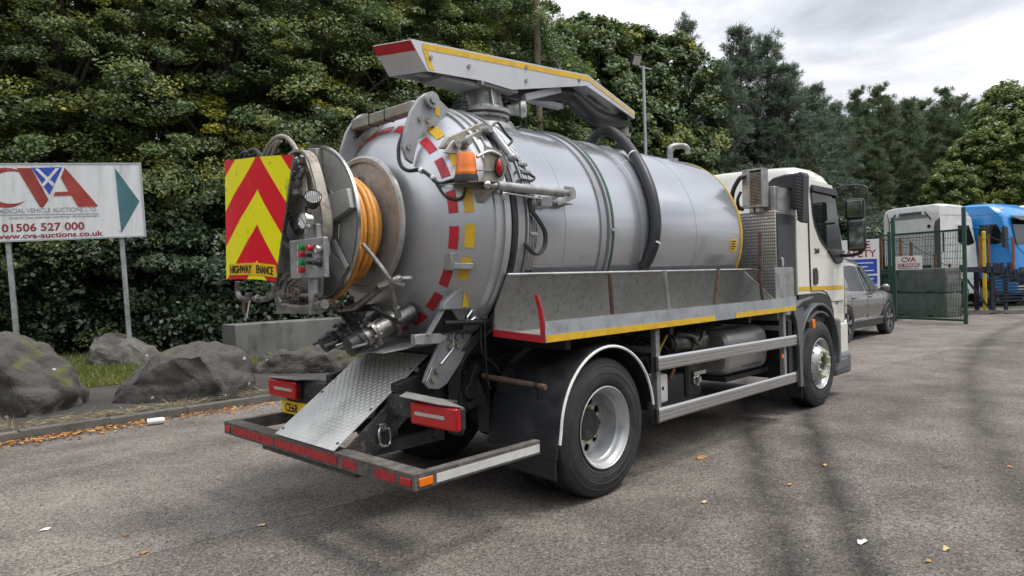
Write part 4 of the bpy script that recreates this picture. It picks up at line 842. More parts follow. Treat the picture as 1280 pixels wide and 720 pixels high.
# horizontal ram on the flank
m = MB(); m.cyl((-.84, -.97, 2.285), (-.10, -.97, 2.285), .033, n=20); rm = m.build('hydraulic_ram', 'galv', T, 30)
m = MB(); m.cyl((-.84, -.97, 2.285), (-.93, -.97, 2.285), .02, n=12); m.ball((-.93, -.97, 2.285), .03, 12, 8); m.build('ram_rod', 'bright_steel', rm)
m = MB(); m.prism([(-.15, 2.335), (-.04, 2.335), (-.01, 2.30), (-.02, 2.25), (-.22, 2.18), (-.24, 2.20), (-.12, 2.27)], 'y', -.995, -.985); m.prism([(-.15, 2.335), (-.02, 2.335), (-.22, 2.18)], 'y', -.90, -.86); m.box(-.22, -.04, -.985, -.86, 2.20, 2.21); m.cyl((-.10, -1.01, 2.285), (-.10, -.88, 2.285), .022, n=12); m.build('ram_bracket', 'galv', T, bevel=.003)
m = MB(); m.tube([(-.80, -1.0, 2.235), (-.40, -.99, 2.22), (-.16, -.99, 2.21)], .008, 6); m.box(-.42, -.30, -1.0, -.94, 2.17, 2.24); m.cyl((-.80, -.99, 2.24), (-.80, -.99, 2.19), .012, n=8); m.build('ram_pipe', 'bright_steel', T, bevel=.003)
hp = [(661, 248), (663, 262), (672, 275), (680, 290), (680, 306), (674, 316), (667, 317), (661, 311), (655, 305)]
for d in (0, .035): m = MB(); m.tube([on(u+d*60, v, 'y', -.965) for u, v in hp], .011, 8); m.build('ram_hose', 'black_hose', T)
hp = [(612, 160), (622, 172), (638, 188), (650, 205), (662, 218), (668, 222), (664, 226), (650, 224), (646, 229)]
m = MB(); m.tube([surf(u, v, .03) for u, v in hp], .010, 8); m.tube([surf(u, v, .02) for u, v in ((666, 220), (656, 212), (648, 210), (644, 216))], .008, 6); m.build('ram_hose', 'black_hose', T)
# door latch linkage at the top right
ly = surf(578, 182, .05).y
def link(name, pts, y, th, mat, r=.0):
    m = MB(); m.plate([on(u, v, 'y', y) for u, v in pts], th, nrm=(0, 1, 0)); return m.build(name, mat, T, bevel=.006)
link('latch_plate', [(550, 185), (560, 171), (574, 165), (604, 152), (609, 157), (588, 169), (574, 176), (571, 188)], ly+.05, .03, 'old_steel')
link('latch_plate', [(576, 176), (592, 166), (605, 162), (607, 178), (600, 191), (586, 187), (577, 183)], ly, .03, 'old_steel')
link('latch_plate', [(555, 191), (566, 175), (577, 178), (573, 193)], ly-.03, .02, 'galv')
for u, v in ((569, 181), (583, 177), (609, 162)):
    p = on(u, v, 'y', ly-.02); m = MB(); m.cyl(p+Vector((0, -.035, 0)), p+Vector((0, .08, 0)), .026, n=14); m.build('latch_pin', 'galv', T)
a = on(612, 160, 'y', ly); b = surf(640, 197, .05); m = MB(); m.cyl(a, b, .028, n=16); m.ball(b, .036, 12, 8); m.build('latch_ram', 'galv', T)
m = MB(); m.tube([on(614, 160, 'y', ly), on(622, 153, 'y', ly), on(632, 167, 'y', ly-.03), surf(640, 176, .08), surf(634, 183, .06)], .01, 6, sm=3); m.build('latch_handle', 'black_plastic', T)
# lower door clamp bracket and hook
m = MB(); m.plate([on(u, v, 'y', -.64) for u, v in ((519, 418.5), (551, 417), (560, 421), (551, 429.5), (519, 431))], .05, nrm=(0, 1, 0)); m.build('door_cradle', 'galv', T, bevel=.004)
m = MB(); m.beam(on(553.5, 386, 'y', -.66), on(534.5, 419, 'y', -.65), .05, .012); m.build('cradle_edge', 'grey_paint', T)
m = MB(); m.plate([on(u, v, 'y', -.58) for u, v in ((554, 387), (592, 389), (588, 409), (560, 415), (538, 417))], .03, nrm=(0, 1, 0)); m.build('cradle_shade', 'chassis_black', T)  # black plate stands in for the shade of the recess behind the bracket
m = MB(); m.plate([on(u, v, 'y', -.70) for u, v in ((556, 378), (575, 361), (599.5, 358), (596, 385.5), (553.5, 387))], .05, nrm=(0, 1, 0)); dc = m.build('door_stop', 'grey_paint', T, bevel=.004)
m = MB(); m.plate([on(u, v, 'y', -.704) for u, v in ((580, 361), (588, 361), (585, 384), (578, 384))], .002, nrm=(0, -1, 0)); m.build('reflective_dash', 'yellow_tape', dc)
m = MB(); q = surf(566, 327, .02); m.box(q.x-.03, q.x+.05, q.y-.02, q.y+.06, q.z-.06, q.z+.06); q2 = surf(592, 333, .05); m.beam(q+Vector((0, -.01, -.03)), q2+Vector((0, 0, 0)), .04, .045); m.build('door_catch', 'galv', T, bevel=.006)
hk = [(583, 397), (596, 380), (602, 383), (608, 396), (604, 400), (594, 397), (586, 402), (583, 397)]
m = MB(); m.tube([on(u, v, 'y', -.68) for u, v in hk], .014, 8, sm=4); m.build('clamp_hook', 'bright_steel', T)
m = MB(); a = on(555, 404, 'y', -.66); b = on(612, 402, 'y', -.70); m.cyl(a, b, .02, n=10); m.build('clamp_shaft', 'chassis_black', T)
# pan under the door and its prop arm
m = MB(); m.plate([(-1.46, -.46, 1.17), (-1.30, -.52, 1.19), (-1.19, -.52, 1.215), (-.80, -.52, 1.215), (-.80, .50, 1.215), (-1.19, .50, 1.215), (-1.46, .40, 1.17)], .008, nrm=(0, 0, 1)); m.box(-1.20, -.70, -.53, -.515, 1.205, 1.29); m.build('drip_pan', 'galv', T, bevel=.002)
m = MB(); m.box(-1.0, -.6, -.53, .50, 1.10, 1.21); m.build('rear_cross_beam', 'chassis_black', T)
ap = [(556, 416), (590, 417), (588, 424), (577, 452), (559, 480), (549, 487), (536, 486), (530, 478), (534, 465)]
m = MB(); m.plate([on(u, v, 'y', -.56) for u, v in ap], .03, nrm=(0, 1, 0)); pa = m.build('prop_arm', 'grey_paint', T, bevel=.006)
m = MB(); m.tube([on(567, 416, 'y', -.572), on(566, 436, 'y', -.572), on(551, 455, 'y', -.572)], .008, 6, sm=0); m.tube([on(540, 459, 'y', -.572), on(533, 477, 'y', -.572)], .006, 6, sm=0); m.build('arm_rib', 'bright_steel', pa)
for u, v in ((562, 422), (562, 433), (571, 421), (580, 420), (572, 432), (546, 463), (541, 474)):
    p = on(u, v, 'y', -.565); m = MB(); m.cyl(p+Vector((0, -.018, 0)), p, .02, n=8); m.build('arm_bolt', 'old_steel', pa)
for u, v in ((519, 480), (520, 462)):
    p = on(u, v, 'y', -.41); m = MB(); m.cyl(p+Vector((0, -.014, 0)), p, .018, n=8); m.build('cheek_bolt', 'old_steel', T)
for d in range(5):
    m = MB(); m.tube([on(612+2*d, 398, 'y', -.60), on(594+2*d, 420, 'y', -.58), on(570+3*d, 446, 'y', -.54), on(562+3*d, 470, 'y', -.52), on(563+3*d, 505, 'y', -.5)], .012, 6); m.build('cable', 'black_hose', T)
m = MB(); m.tube([on(606, 400, 'y', -.75), on(607, 440, 'y', -.72), on(609, 470, 'y', -.7), on(613, 486, 'y', -.7)], .007, 6); m.tube([on(601, 402, 'y', -.7), on(603, 440, 'y', -.7), on(618, 455, 'y', -.72), on(625, 465, 'y', -.72)], .006, 6); m.build('cable', 'black_hose', T)
# ---- hose reel on the rear door
def disc(m, x, r, lip, th=.012, n=64, hub=.10): m.lathe([(x, .0), (x, r-.02), (x-lip, r), (x-lip, r+.012), (x+lip*.2+th, r+.012), (x+th, r-.02), (x+th, .0)], (0, 0, 2.075), (1, 0, 0), n)
XI, XO = -1.285, -1.66
m = MB(); disc(m, XI, .485, .0); m.lathe([(XI-.014, .455), (XI-.016, .485), (XI-.004, .50), (XI+.02, .50), (XI+.02, .455)], (0, 0, 2.075), (1, 0, 0), 64); m.cyl((XI, 0, 2.075), (-1.21, 0, 2.075), .16, n=30); rl = m.build('reel_inner_flange', 'reel_inner', T, 30)
m = MB(); p = Vector((XI-.006, -.02, 2.40)); m.lathe([(0, .028), (-.012, .034), (-.012, .022), (0, .022)], p, (1, 0, 0), 20); m.build('flange_hole', 'old_steel', rl)
m = MB(); m.lathe([(XO+.010, .19), (XI, .19)], (0, 0, 2.06), (1, 0, 0), 36); m.build('reel_drum', 'reel_inner', T)
m = MB(); m.lathe([(XO, .05), (XO, .515), (XO-.012, .528), (XO-.012, .54), (XO+.012, .54), (XO+.014, .52), (XO+.012, .05)], (0, 0, 2.065), (1, 0, 0), 72); ro = m.build('reel_outer_flange', 'reel_face', T, 30)
m = MB(); m.lathe([(XO-.013, .528), (XO-.014, .543), (XO+.010, .543), (XO+.010, .538)], (0, 0, 2.065), (1, 0, 0), 72); m.build('flange_rim', 'bright_steel', ro, 30)
def onx(u, v, x): return on(u, v, 'x', x)
m = MB(); m.plate([onx(u, v, XO-.002) for u, v in ((412, 246), (442, 236), (446, 260), (419, 279))], .05, nrm=(-1, 0, 0)); m.build('flange_gusset', 'reel_face', ro, bevel=.004)
m = MB(); m.plate([onx(u, v, XO-.002) for u, v in ((410, 306), (421, 322), (437, 333), (425, 353), (410, 330))], .012, nrm=(-1, 0, 0)); m.build('flange_gusset', 'reel_face', ro, bevel=.003)
m = MB(); m.plate([onx(u, v, XO-.015) for u, v in ((415, 300), (419, 299), (436, 332), (433, 336))], .006, nrm=(-1, 0, 0)); m.build('white_strip', 'white_tape', ro)
m = MB(); m.plate([onx(u, v, XO-.002) for u, v in ((391, 186), (402, 186), (404, 230), (393, 232))], .04, nrm=(-1, 0, 0)); m.build('flange_gusset', 'reel_face', ro, bevel=.003)
m = MB(); m.tube([onx(404, 231, XO-.004), onx(412, 237, XO-.004), onx(417, 244, XO-.004)], .008, 6); m.tube([onx(424, 280, XO-.004), onx(423, 298, XO-.004)], .006, 6); m.build('weld_seam', 'bright_steel', ro)
# hose wound on the drum: each turn its own ring
for k in range(7):
    x = -1.60+.042*k; r = .315+.012*math.sin(k*1.7); m = MB(); pts = [(x+.004*math.sin(3*a), r*math.sin(a)*1.0, 2.055+r*math.cos(a)) for a in [2*math.pi*i/48 for i in range(49)]]
    m.tube(pts, .021, 10, sm=0, caps=False); m.build('hose_turn', 'orange_hose', T, 60)
for k in range(5):
    x = -1.58+.042*k; r = .355+.008*math.sin(k*2.3); zc = 2.04; m = MB(); pts = [(x, r*math.sin(a), zc+r*math.cos(a)*(1.0 if math.cos(a) > 0 else 1.06)) for a in [2*math.pi*i/48 for i in range(49)]]
    m.tube(pts, .021, 10, sm=0, caps=False); m.build('hose_turn', 'orange_hose', T, 60)
m = MB(); m.tube([onx(430, 262, -1.62), onx(446, 300, -1.60), onx(446, 330, -1.56), onx(430, 362, -1.55), onx(410, 376, -1.58), onx(398, 382, -1.62)], .021, 10); m.build('loose_hose', 'orange_hose', T, 60)
# swinging frame behind the reel: arched strap, back plate
XS = -1.80
m = MB(); sp = [(366, 194), (372, 190), (380, 189), (388, 195), (395, 212), (402, 240), (408, 268), (409, 290), (407, 300)]
L_ = [onx(u, v, XS) for u, v in smooth_path([(u, v, 0) for u, v in sp], 4) for _ in (0,)] if False else [onx(p.x, p.y, XS) for p in smooth_path([(u, v, 0) for u, v in sp], 4)]
vs = []; wdt = .035
for i, p in enumerate(L_):
    t = (L_[min(i+1, len(L_)-1)]-L_[max(i-1, 0)]).normalized(); nn = Vector((1, 0, 0)).cross(t).normalized()
    vs += [p+nn*.008+Vector((-wdt, 0, 0)), p+nn*.008+Vector((wdt, 0, 0)), p-nn*.008+Vector((wdt, 0, 0)), p-nn*.008+Vector((-wdt, 0, 0))]
m.add(vs, [(4*i+k, 4*i+(k+1) % 4, 4*(i+1)+(k+1) % 4, 4*(i+1)+k) for i in range(len(L_)-1) for k in range(4)]+[(0, 1, 2, 3), tuple(4*(len(L_)-1)+k for k in range(4))]); m.build('frame_strap', 'old_steel', T, 40)
m = MB(); m.plate([onx(u, v, -1.78) for u, v in ((367, 195), (380, 194), (392, 230), (400, 262), (400, 300), (362, 305), (352, 300), (356, 260), (362, 220))], .03, nrm=(1, 0, 0)); m.build('frame_web', 'old_steel', T, bevel=.004)
m = MB(); m.plate([onx(u, v, -1.76) for u, v in ((342, 300), (403, 330), (400, 392), (346, 392), (342, 370))], .02, nrm=(1, 0, 0)); m.build('valve_back_plate', 'galv', T, bevel=.004)
m = MB(); m.cyl((-1.79, 0, 2.065), (-1.64, 0, 2.065), .075, n=24); m.cyl((-1.82, 0, 2.065), (-1.79, 0, 2.065), .045, n=16); m.build('reel_shaft', 'cast_metal', T)
m = MB(); m.beam(onx(362, 240, -1.83), onx(376, 240, -1.83), .05, .03); m.beam(onx(363, 244, -1.83), onx(352, 246, -1.86), .03, .03); m.build('chevron_bracket', 'galv', T)
m = MB(); m.plate([onx(u, v, -1.81) for u, v in ((372, 225), (382, 212), (385, 240), (388, 248), (380, 245))], .01, nrm=(-1, 0, 0)); m.build('frame_gusset', 'old_steel', T)
# gear motor, valves and fittings hanging on the frame
rr = random.Random(3)
m = MB()
for k in range(10):
    p = onx(366+rr.uniform(0, 14), 200+rr.uniform(0, 30), -1.83); q = p+Vector((rr.uniform(-.02, .02), rr.uniform(-.05, .05), rr.uniform(-.04, .04))); m.cyl(p, q, rr.uniform(.01, .022), n=10)
m.build('pipe_fittings', 'cast_metal', T)
m = MB(); m.cyl(onx(352, 285, -1.78), onx(362, 285, -1.70), .06, n=18); m.cyl(onx(358, 280, -1.82), onx(366, 283, -1.80), .03, n=14); m.build('gear_motor', 'cast_metal', T)
m = MB()
for k in range(4): m.tube([onx(358+3*k, 262+4*k, -1.8), onx(352+3*k, 280, -1.86), onx(362+2*k, 297, -1.85), onx(372, 306+2*k, -1.82)], .009, 6)
m.build('wiring', 'black_hose', T)
# chevron board, folded down the middle
XCB = -1.92
tl, tf, tr = onx(281, 201, XCB), onx(322, 196, XCB-.02), onx(366, 193, XCB+.03)
bl, bf, br = onx(283, 349, XCB), onx(321, 349, XCB-.02), onx(344, 352, XCB+.03)
m = MB()
vsb = [tl, tf, tr, bl, bf, br]; back = [v+Vector((.012, 0, 0)) for v in vsb]
m.add(vsb+back, [(0, 1, 4, 3), (1, 2, 5), (1, 5, 4), (7, 6, 9, 10), (8, 7, 11), (7, 10, 11), (0, 6, 7, 1), (1, 7, 8, 2), (3, 4, 10, 9), (4, 5, 11, 10), (0, 3, 9, 6), (2, 8, 11, 5)])
mm = pbr('chevron', (.7, .7, .02), .35, 0, .06, 8); t = mm.node_tree; n = t.nodes; l = t.links; b = n['Principled BSDF']
uvn = n.new('ShaderNodeUVMap'); uvn.uv_map = 'print'; sp_ = n.new('ShaderNodeSeparateXYZ'); l.new(uvn.outputs[0], sp_.inputs[0])
def M_(op, a, b_=None):
    q = n.new('ShaderNodeMath'); q.operation = op
    for i, v in enumerate((a, b_)):
        if v is None: continue
        if isinstance(v, (int, float)): q.inputs[i].default_value = v
        else: l.new(v, q.inputs[i])
    return q.outputs[0]
ab = M_('ABSOLUTE', sp_.outputs[0]); cv = M_('POWER', ab, .92)
tt = M_('FRACT', M_('DIVIDE', M_('ADD', M_('ADD', sp_.outputs[1], M_('MULTIPLY', cv, .80)), -.27), 1.0))
ge = M_('LESS_THAN', tt, .51)
mxn = n.new('ShaderNodeMix'); mxn.data_type = 'RGBA'; l.new(ge, mxn.inputs[0]); mxn.inputs[6].default_value = (.84, .78, .010, 1); mxn.inputs[7].default_value = (.68, .008, .022, 1)
# scuffs
ns = n.new('ShaderNodeTexNoise'); ns.inputs['Scale'].default_value = 14; ns.inputs['Detail'].default_value = 8; gp = n.new('ShaderNodeNewGeometry'); l.new(gp.outputs['Position'], ns.inputs['Vector'])
rg = n.new('ShaderNodeMapRange'); rg.inputs[1].default_value = .62; rg.inputs[2].default_value = .72; rg.inputs[4].default_value = .6; l.new(ns.outputs['Fac'], rg.inputs[0]); m2 = n.new('ShaderNodeMix'); m2.data_type = 'RGBA'; l.new(rg.outputs[0], m2.inputs[0]); l.new(mxn.outputs[2], m2.inputs[6]); m2.inputs[7].default_value = (.25, .22, .06, 1); l.new(m2.outputs[2], b.inputs['Base Color'])
cbd = m.build('chevron_board', ['chevron', 'galv'], T, 20, fix=False)
me = cbd.data; uvl = me.uv_layers.new(name='print')
uvs = {0: (-1, 1.72), 1: (0, 1.72), 2: (1.0, 1.72), 3: (-1, 0), 4: (0, 0), 5: (.58, 0)}
for pl in me.polygons:
    if pl.index >= 3: pl.material_index = 1
    for li in pl.loop_indices:
        vi = me.loops[li].vertex_index; uvl.data[li].uv = uvs.get(vi, (0, 0))
ta = bl+(tl-bl)*.045; dv = (br-bl); rt_ = (bf-bl).normalized()
upv = (tl-bl).normalized(); X_o = Vector((-.004, 0, 0)); rr2 = (br-bf).normalized(); ow = (bf-bl).length
for o_, r_, w_ in ((bl+rt_*.07+upv*.03+X_o, rt_, ow-.07), (bf+upv*.03+X_o, rr2, .20)):
    m = MB(); m.plate([o_, o_+r_*w_, o_+r_*w_+upv*.085, o_+upv*.085], .002, nrm=(-1, 0, 0)); m.build('text_strip', 'plate_yellow', cbd)
lettering('board_text', 'HIGHWAY', .080, bl+rt_*.095+upv*.045+Vector((-.0085, 0, 0)), rt_, upv, 'ink_black', cbd, bold=.012, xs=.98)
lettering('board_text', 'ENANCE', .080, bf+rr2*.004+upv*.045+Vector((-.0085, 0, 0)), rr2, upv, 'ink_black', cbd, bold=.010, xs=.52)
# hoses looping over the board
XH = -1.80
for pts, r in ((((328, 198), (338, 180), (348, 171), (358, 172), (366, 180), (372, 190)), .017), (((333, 197), (340, 183), (349, 175)), .013), (((340, 196), (344, 184), (351, 176)), .012), (((366, 196), (368, 185), (364, 179)), .014)):
    m = MB(); m.tube([onx(u, v, XH) for u, v in pts], r, 8); m.build('looped_hose', 'old_steel', T, 60)
for pts, r in ((((300, 202), (303, 192), (310, 191), (314, 196)), .014), (((306, 201), (312, 190), (320, 188), (326, 197)), .016), (((316, 200), (320, 191), (328, 195)), .013)):
    m = MB(); m.tube([onx(u, v, XH) for u, v in pts], r, 8); m.build('looped_hose', 'black_hose', T, 60)
m = MB(); m.beam(onx(300, 206, XCB+.05), onx(372, 200, XCB+.10), .03, .03); m.beam(onx(332, 205, XCB+.07), onx(330, 345, XCB+.07), .03, .03); m.beam(onx(345, 250, XCB+.09), onx(372, 250, -1.78), .03, .04); m.build('board_frame', 'galv', T)
# fittings under the board
m = MB(); m.tube([onx(297, 352, -1.86), onx(297, 366, -1.86), onx(302, 373, -1.86), onx(312, 373, -1.86), onx(330, 374, -1.86), onx(340, 370, -1.86), onx(343, 358, -1.86)], .02, 8, sm=4); m.cyl(onx(311, 366, -1.88), onx(311, 378, -1.88), .028, n=12); m.ball(onx(322, 373, -1.87), .028, 12, 8); m.build('water_manifold', 'cast_metal', T)
m = MB(); m.beam(onx(312, 375, -1.89), onx(308, 397, -1.89), .008, .012, (1, 0, 0)); m.cyl(onx(307.5, 397, -1.892), onx(307, 400, -1.892), .014, n=8); m.build('hanging_spanner', 'bright_steel', T)
m = MB(); m.beam(onx(306, 376, -1.86), onx(306, 391, -1.86), .05, .02, (1, 0, 0)); m.build('hook_plate', 'rust', T)
# control box: buttons and gauges
XP = -1.90
a = onx(361.5, 301, XP); b = onx(406, 347, XP)
m = MB(); m.box(XP, XP+.035, b.y, a.y, b.z, a.z); cp = m.build('control_box', 'galv', T, bevel=.006)
def dial(u, v, r, parent, x=XP, d=.03):
    c = onx(u, v, x); m = MB(); m.lathe([(0, r*.9), (-d, r), (-d-.006, r*.98), (-d-.006, r*.86)], c, (1, 0, 0), 28); g = m.build('gauge', 'bright_steel', parent, 30)
    m = MB(); m.lathe([(-d+.001, 0), (-d+.001, r*.9)], c, (1, 0, 0), 28); m.build('gauge_face', 'gauge_white', g)
    m = MB(); q = c+Vector((-d-.001, 0, 0)); m.beam(q+Vector((0, r*.5, r*.45)), q-Vector((0, r*.45, r*.5)), .004, .002, (1, 0, 0)); m.build('gauge_needle', 'ink_black', g)
dial(400.5, 311.5, .028, cp); dial(387, 276, .058, T, -1.905, .045)
for u, v, mat in ((380, 309, 'green_button'), (390, 310, 'red_button'), (380, 318, 'red_button'), (380, 328.5, 'green_button'), (380, 337.5, 'red_button')):
    c = onx(u, v, XP); m = MB(); m.lathe([(0, .017), (-.015, .017), (-.022, .021), (-.034, .019), (-.036, 0)], c, (1, 0, 0), 18); m.build('push_button', mat, cp, 40)
for v in (309, 318, 328.5, 337.5):
    c = onx(374.3, v, XP); m = MB(); m.box(XP-.012, XP, c.y-.010, c.y+.010, c.z-.014, c.z+.014); m.build('switch', 'gauge_white', cp, bevel=.003)
for u, v in ((388.5, 319, ), (389, 328.5)):
    c = onx(u, v, XP); m = MB(); m.cyl(c, c+Vector((-.03, 0, 0)), .012, n=12); m.build('knob', 'black_plastic', cp)
c = onx(401, 328, XP); m = MB(); m.lathe([(0, .028), (-.025, .026), (-.025, .018), (-.05, .016), (-.054, 0)], c, (1, -.5, 0), 20); m.build('selector_knob', 'black_plastic', cp, 40)
for u, v in ((364, 304), (406, 304), (406, 344), (364, 344), (393, 336)):
    c = onx(u, v, XP); m = MB(); m.cyl(c, c+Vector((-.004, 0, 0)), .005, n=8); m.build('screw', 'bright_steel', cp)
a = onx(381, 282, -1.87); b = onx(397, 301, -1.87); m = MB(); m.box(-1.875, -1.82, b.y, a.y, b.z-.01, a.z); m.build('gauge_mount', 'galv', T, bevel=.003); m = MB(); m.box(XP+.03, XP+.13, b.y+.02, a.y-.02, b.z-.09, b.z+.01); m.build('box_mount', 'galv', T)
# work lamp
c = onx(391, 250, -1.88); m = MB(); d_ = Vector((-.25, -.55, .45)).normalized()
m.lathe([(-.06, .02), (-.05, .035), (0, .05), (.035, .055)], c, d_, 20); wl = m.build('work_lamp', 'black_plastic', T, 40); m = MB(); m.lathe([(.03, 0), (.03, .05)], c, d_, 20); m.build('lamp_lens', 'galv', wl)
x_, y_ = MB().frame(d_)
for k in range(-3, 4): m = MB(); p = c+d_*.037+x_*.013*k; m.beam(p-y_*.045, p+y_*.045, .004, .003, d_); m.build('lamp_guard', 'ink_black', wl)
m = MB(); m.tube([c-d_*.05, onx(383, 258, -1.86), onx(381, 266, -1.87), onx(384, 274, -1.87)], .012, 8); m.build('lamp_bracket', 'black_plastic', T)
# valve bank under the control box
rr = random.Random(11)
for k in range(9):
    m = MB(); u = rr.uniform(356, 395); v = rr.uniform(362, 385); p = onx(u, v, -1.84); ax_ = rr.choice([(0, 1, 0), (0, 0, 1), (1, 0, 0)]); q = p+Vector(ax_)*rr.uniform(.05, .13); m.cyl(p, q, rr.uniform(.018, .035), n=12); m.cyl(p+(q-p)*.4, p+(q-p)*.6, rr.uniform(.03, .042), n=6)
    m.build('valve_fitting', 'rust' if k % 2 else 'cast_metal', T, 30)
m = MB(); m.tube([onx(355, 368, -1.85), onx(375, 369, -1.85), onx(400, 369, -1.85)], .014, 8); m.tube([onx(352, 380, -1.85), onx(372, 384, -1.85), onx(402, 382, -1.84)], .018, 8); m.build('valve_pipe', 'cast_metal', T)
m = MB(); m.beam(onx(391, 349, -1.87), onx(392, 393, -1.87), .012, .06, (1, 0, 0)); m.build('box_post', 'galv', T)
for pts in (((360, 342), (352, 352), (348, 365), (352, 378)), ((368, 344), (358, 356), (354, 372)), ((376, 346), (362, 358), (360, 372)), ((352, 340), (346, 352), (345, 362))):
    m = MB(); m.tube([onx(u, v, -1.86) for u, v in pts], .012, 8); m.build('valve_hose', 'cast_metal', T)
m = MB(); m.cyl(onx(398, 382, -1.86), onx(406, 380, -1.86), .03, n=14); m.cyl(onx(402, 385, -1.84), onx(425, 383, -1.5), .025, n=12); m.build('hose_outlet', 'cast_metal', T)

# ---- discharge valves with levers and caps
def valve(p0, p1, r):
    """pipe from the door at p0 towards the cap at p1"""
    p0 = V3(p0); p1 = V3(p1); d = (p1-p0).normalized(); L = (p1-p0).length
    m = MB(); m.lathe([(-.02, r), (L*.30, r), (L*.30, r*1.5), (L*.36, r*1.5), (L*.36, r*1.05), (L*.62, r*1.08), (L*.62, r*1.45), (L*.67, r*1.45), (L*.67, r), (L*.82, r*.98)], p0, d, 28); v = m.build('discharge_valve', 'cast_metal', T, 30)
    m = MB(); m.lathe([(L*.78, r*1.12), (L*.80, r*1.18), (L*.86, r*1.18), (L*.88, r*1.05), (L*1.0, r*.98), (L*1.01, 0)], p0, d, 28); c = m.build('valve_cap', 'black_plastic', v, 30)
    x, y = m.frame(d)
    for k in range(6):
        a = 2*math.pi*k/6; m = MB(); q = p0+d*L*.645+(x*math.cos(a)+y*math.sin(a))*r*1.28; m.cyl(q-d*.03, q+d*.03, .012, n=6); m.build('flange_bolt', 'old_steel', v)
    m = MB()
    for sgn in (-1, 1): m.tube([p0+d*L*.83+x*r*1.2*sgn, p0+d*L*.88+x*r*1.7*sgn, p0+d*L*1.06+x*r*1.5*sgn-y*.02], .010, 6); 
    m.build('cap_lever', 'cast_metal', v)
    return v
va0 = on(512, 392, 'x', -1.12); va1 = on(436, 434, 'x', -1.62); valve(va0, va1, .068)
vb0 = on(470, 388, 'x', -1.14); vb1 = on(404, 432, 'x', -1.58); valve(vb0, vb1, .058)
# operating levers
m = MB(); m.tube([on(453, 305, 'x', -1.60), on(470, 325, 'x', -1.55), on(487, 350, 'x', -1.5), on(493, 375, 'x', -1.44), on(497, 392, 'x', -1.40)], .014, 8); m.cyl(on(495.5, 384, 'x', -1.42), on(497.5, 396, 'x', -1.39), .024, n=12); m.build('valve_lever', 'cast_metal', T)
m = MB(); m.tube([on(425, 386, 'x', -1.50), on(441, 385, 'x', -1.50), on(450, 380, 'x', -1.50), on(485, 352, 'x', -1.46)], .026, 10, sm=5); m.build('suction_pipe', 'cast_metal', T)
a = on(474, 356, 'x', -1.5); b = on(500, 347, 'x', -1.44); m = MB(); m.cyl(a, b, .024, n=14); m.cyl(b, on(514, 347, 'x', -1.42), .012, n=8); m.beam(on(486, 350, 'x', -1.5), on(505, 356, 'x', -1.46), .02, .018); m.build('jetting_gun', 'bright_steel', T)
m = MB(); m.tube([on(440, 372, 'x', -1.5), on(434, 384, 'x', -1.5), on(440, 396, 'x', -1.5), on(450, 398, 'x', -1.5), on(455, 390, 'x', -1.48)], .02, 8); m.build('hose_elbow', 'rubber', T)
m = MB(); m.beam(on(418, 388, 'x', -1.45), on(470, 384, 'x', -1.35), .03, .05); m.beam(on(432, 392, 'x', -1.46), on(446, 412, 'x', -1.46), .09, .012); m.beam(on(464, 384, 'x', -1.44), on(500, 404, 'x', -1.40), .022, .022); m.build('valve_bracket', 'chassis_black', T)

# ---- rotating boom on top
yR, yL = -.20, .12
def by(u, v): p = on(u, v, 'y', yR); return (p.x, p.z)
P_ = [by(514.5, 50.5), by(735, 95), by(793, 140), by(793, 148), by(733, 107), by(640, 112), by(604, 101), by(535.6, 89)]
m = MB(); th = .012
rl_ = on(467, 58.5, 'z', P_[0][1]); rb_ = on(487, 96, 'z', P_[7][1]); yL = .5*(rl_.y+rb_.y)
PL = [(rl_.x, P_[0][1])]+[(x, z) for x, z in P_[1:7]]+[(rb_.x, P_[7][1])]
for y, P in ((yR, P_), (yL, PL)):
    s = 1 if y == yR else -1; m.prism(P, 'y', y, y+th*s)
def q3(i): return (Vector((P_[i][0], yR, P_[i][1])), Vector((PL[i][0], yL, PL[i][1])))
for i, j in ((0, 1), (1, 2)):
    a, b = q3(i); c, d = q3(j); m.plate([a, b, d, c], .01, nrm=(0, 0, 1))
a, b = q3(0); c, d = q3(7); m.plate([a, b, d, c], .008, nrm=(-1, 0, 0))
a, b = q3(2); c, d = q3(3); m.plate([a, b, d, c], .006, nrm=(1, 0, 0))
boom = m.build('boom', 'boom_paint', T, 25)
a, b = q3(0); c, d = q3(7); k = .32
m = MB(); m.plate([a, b, b+(d-b)*k, a+(c-a)*k], .0025, nrm=(-1, 0, 0)); o = m.build('reflective_strip', 'red_tape', boom); o.location.x -= .009
def tape(pts, mat): m = MB(); m.plate([(x, yR, z) for x, z in pts], .003, nrm=(0, -1, 0)); m.build('reflective_strip', mat, boom)
p0, p1, p2 = P_[0], P_[1], P_[2]; tw = .045
x0 = p0[0]+.10; zat = lambda x: p0[1]+(p1[1]-p0[1])*(x-p0[0])/(p1[0]-p0[0])
tape([(x0, zat(x0)-.004), (p1[0], p1[1]-.004), (p1[0], p1[1]-.004-tw), (x0, zat(x0)-.004-tw)], 'yellow_tape')
tape([(x0, zat(x0)-.004-tw-.001), (x0+.05, zat(x0)-.005-tw), (x0+.11, zat(x0)-.19), (x0+.06, zat(x0)-.19)], 'yellow_tape')
tape([(p1[0]+.002, p1[1]-.004), (p2[0], p2[1]-.004), (p2[0], p2[1]-.045), (p1[0]+.002, p1[1]-.004-tw)], 'faded_yellow')
for u, v in ((538, 72), (586, 83), (657.5, 84), (657.5, 101), (724, 100)):
    p = on(u, v, 'y', yR); m = MB(); m.cyl(p+Vector((0, -.012, 0)), p, .017, n=8); m.build('boom_bolt', 'old_steel', boom)
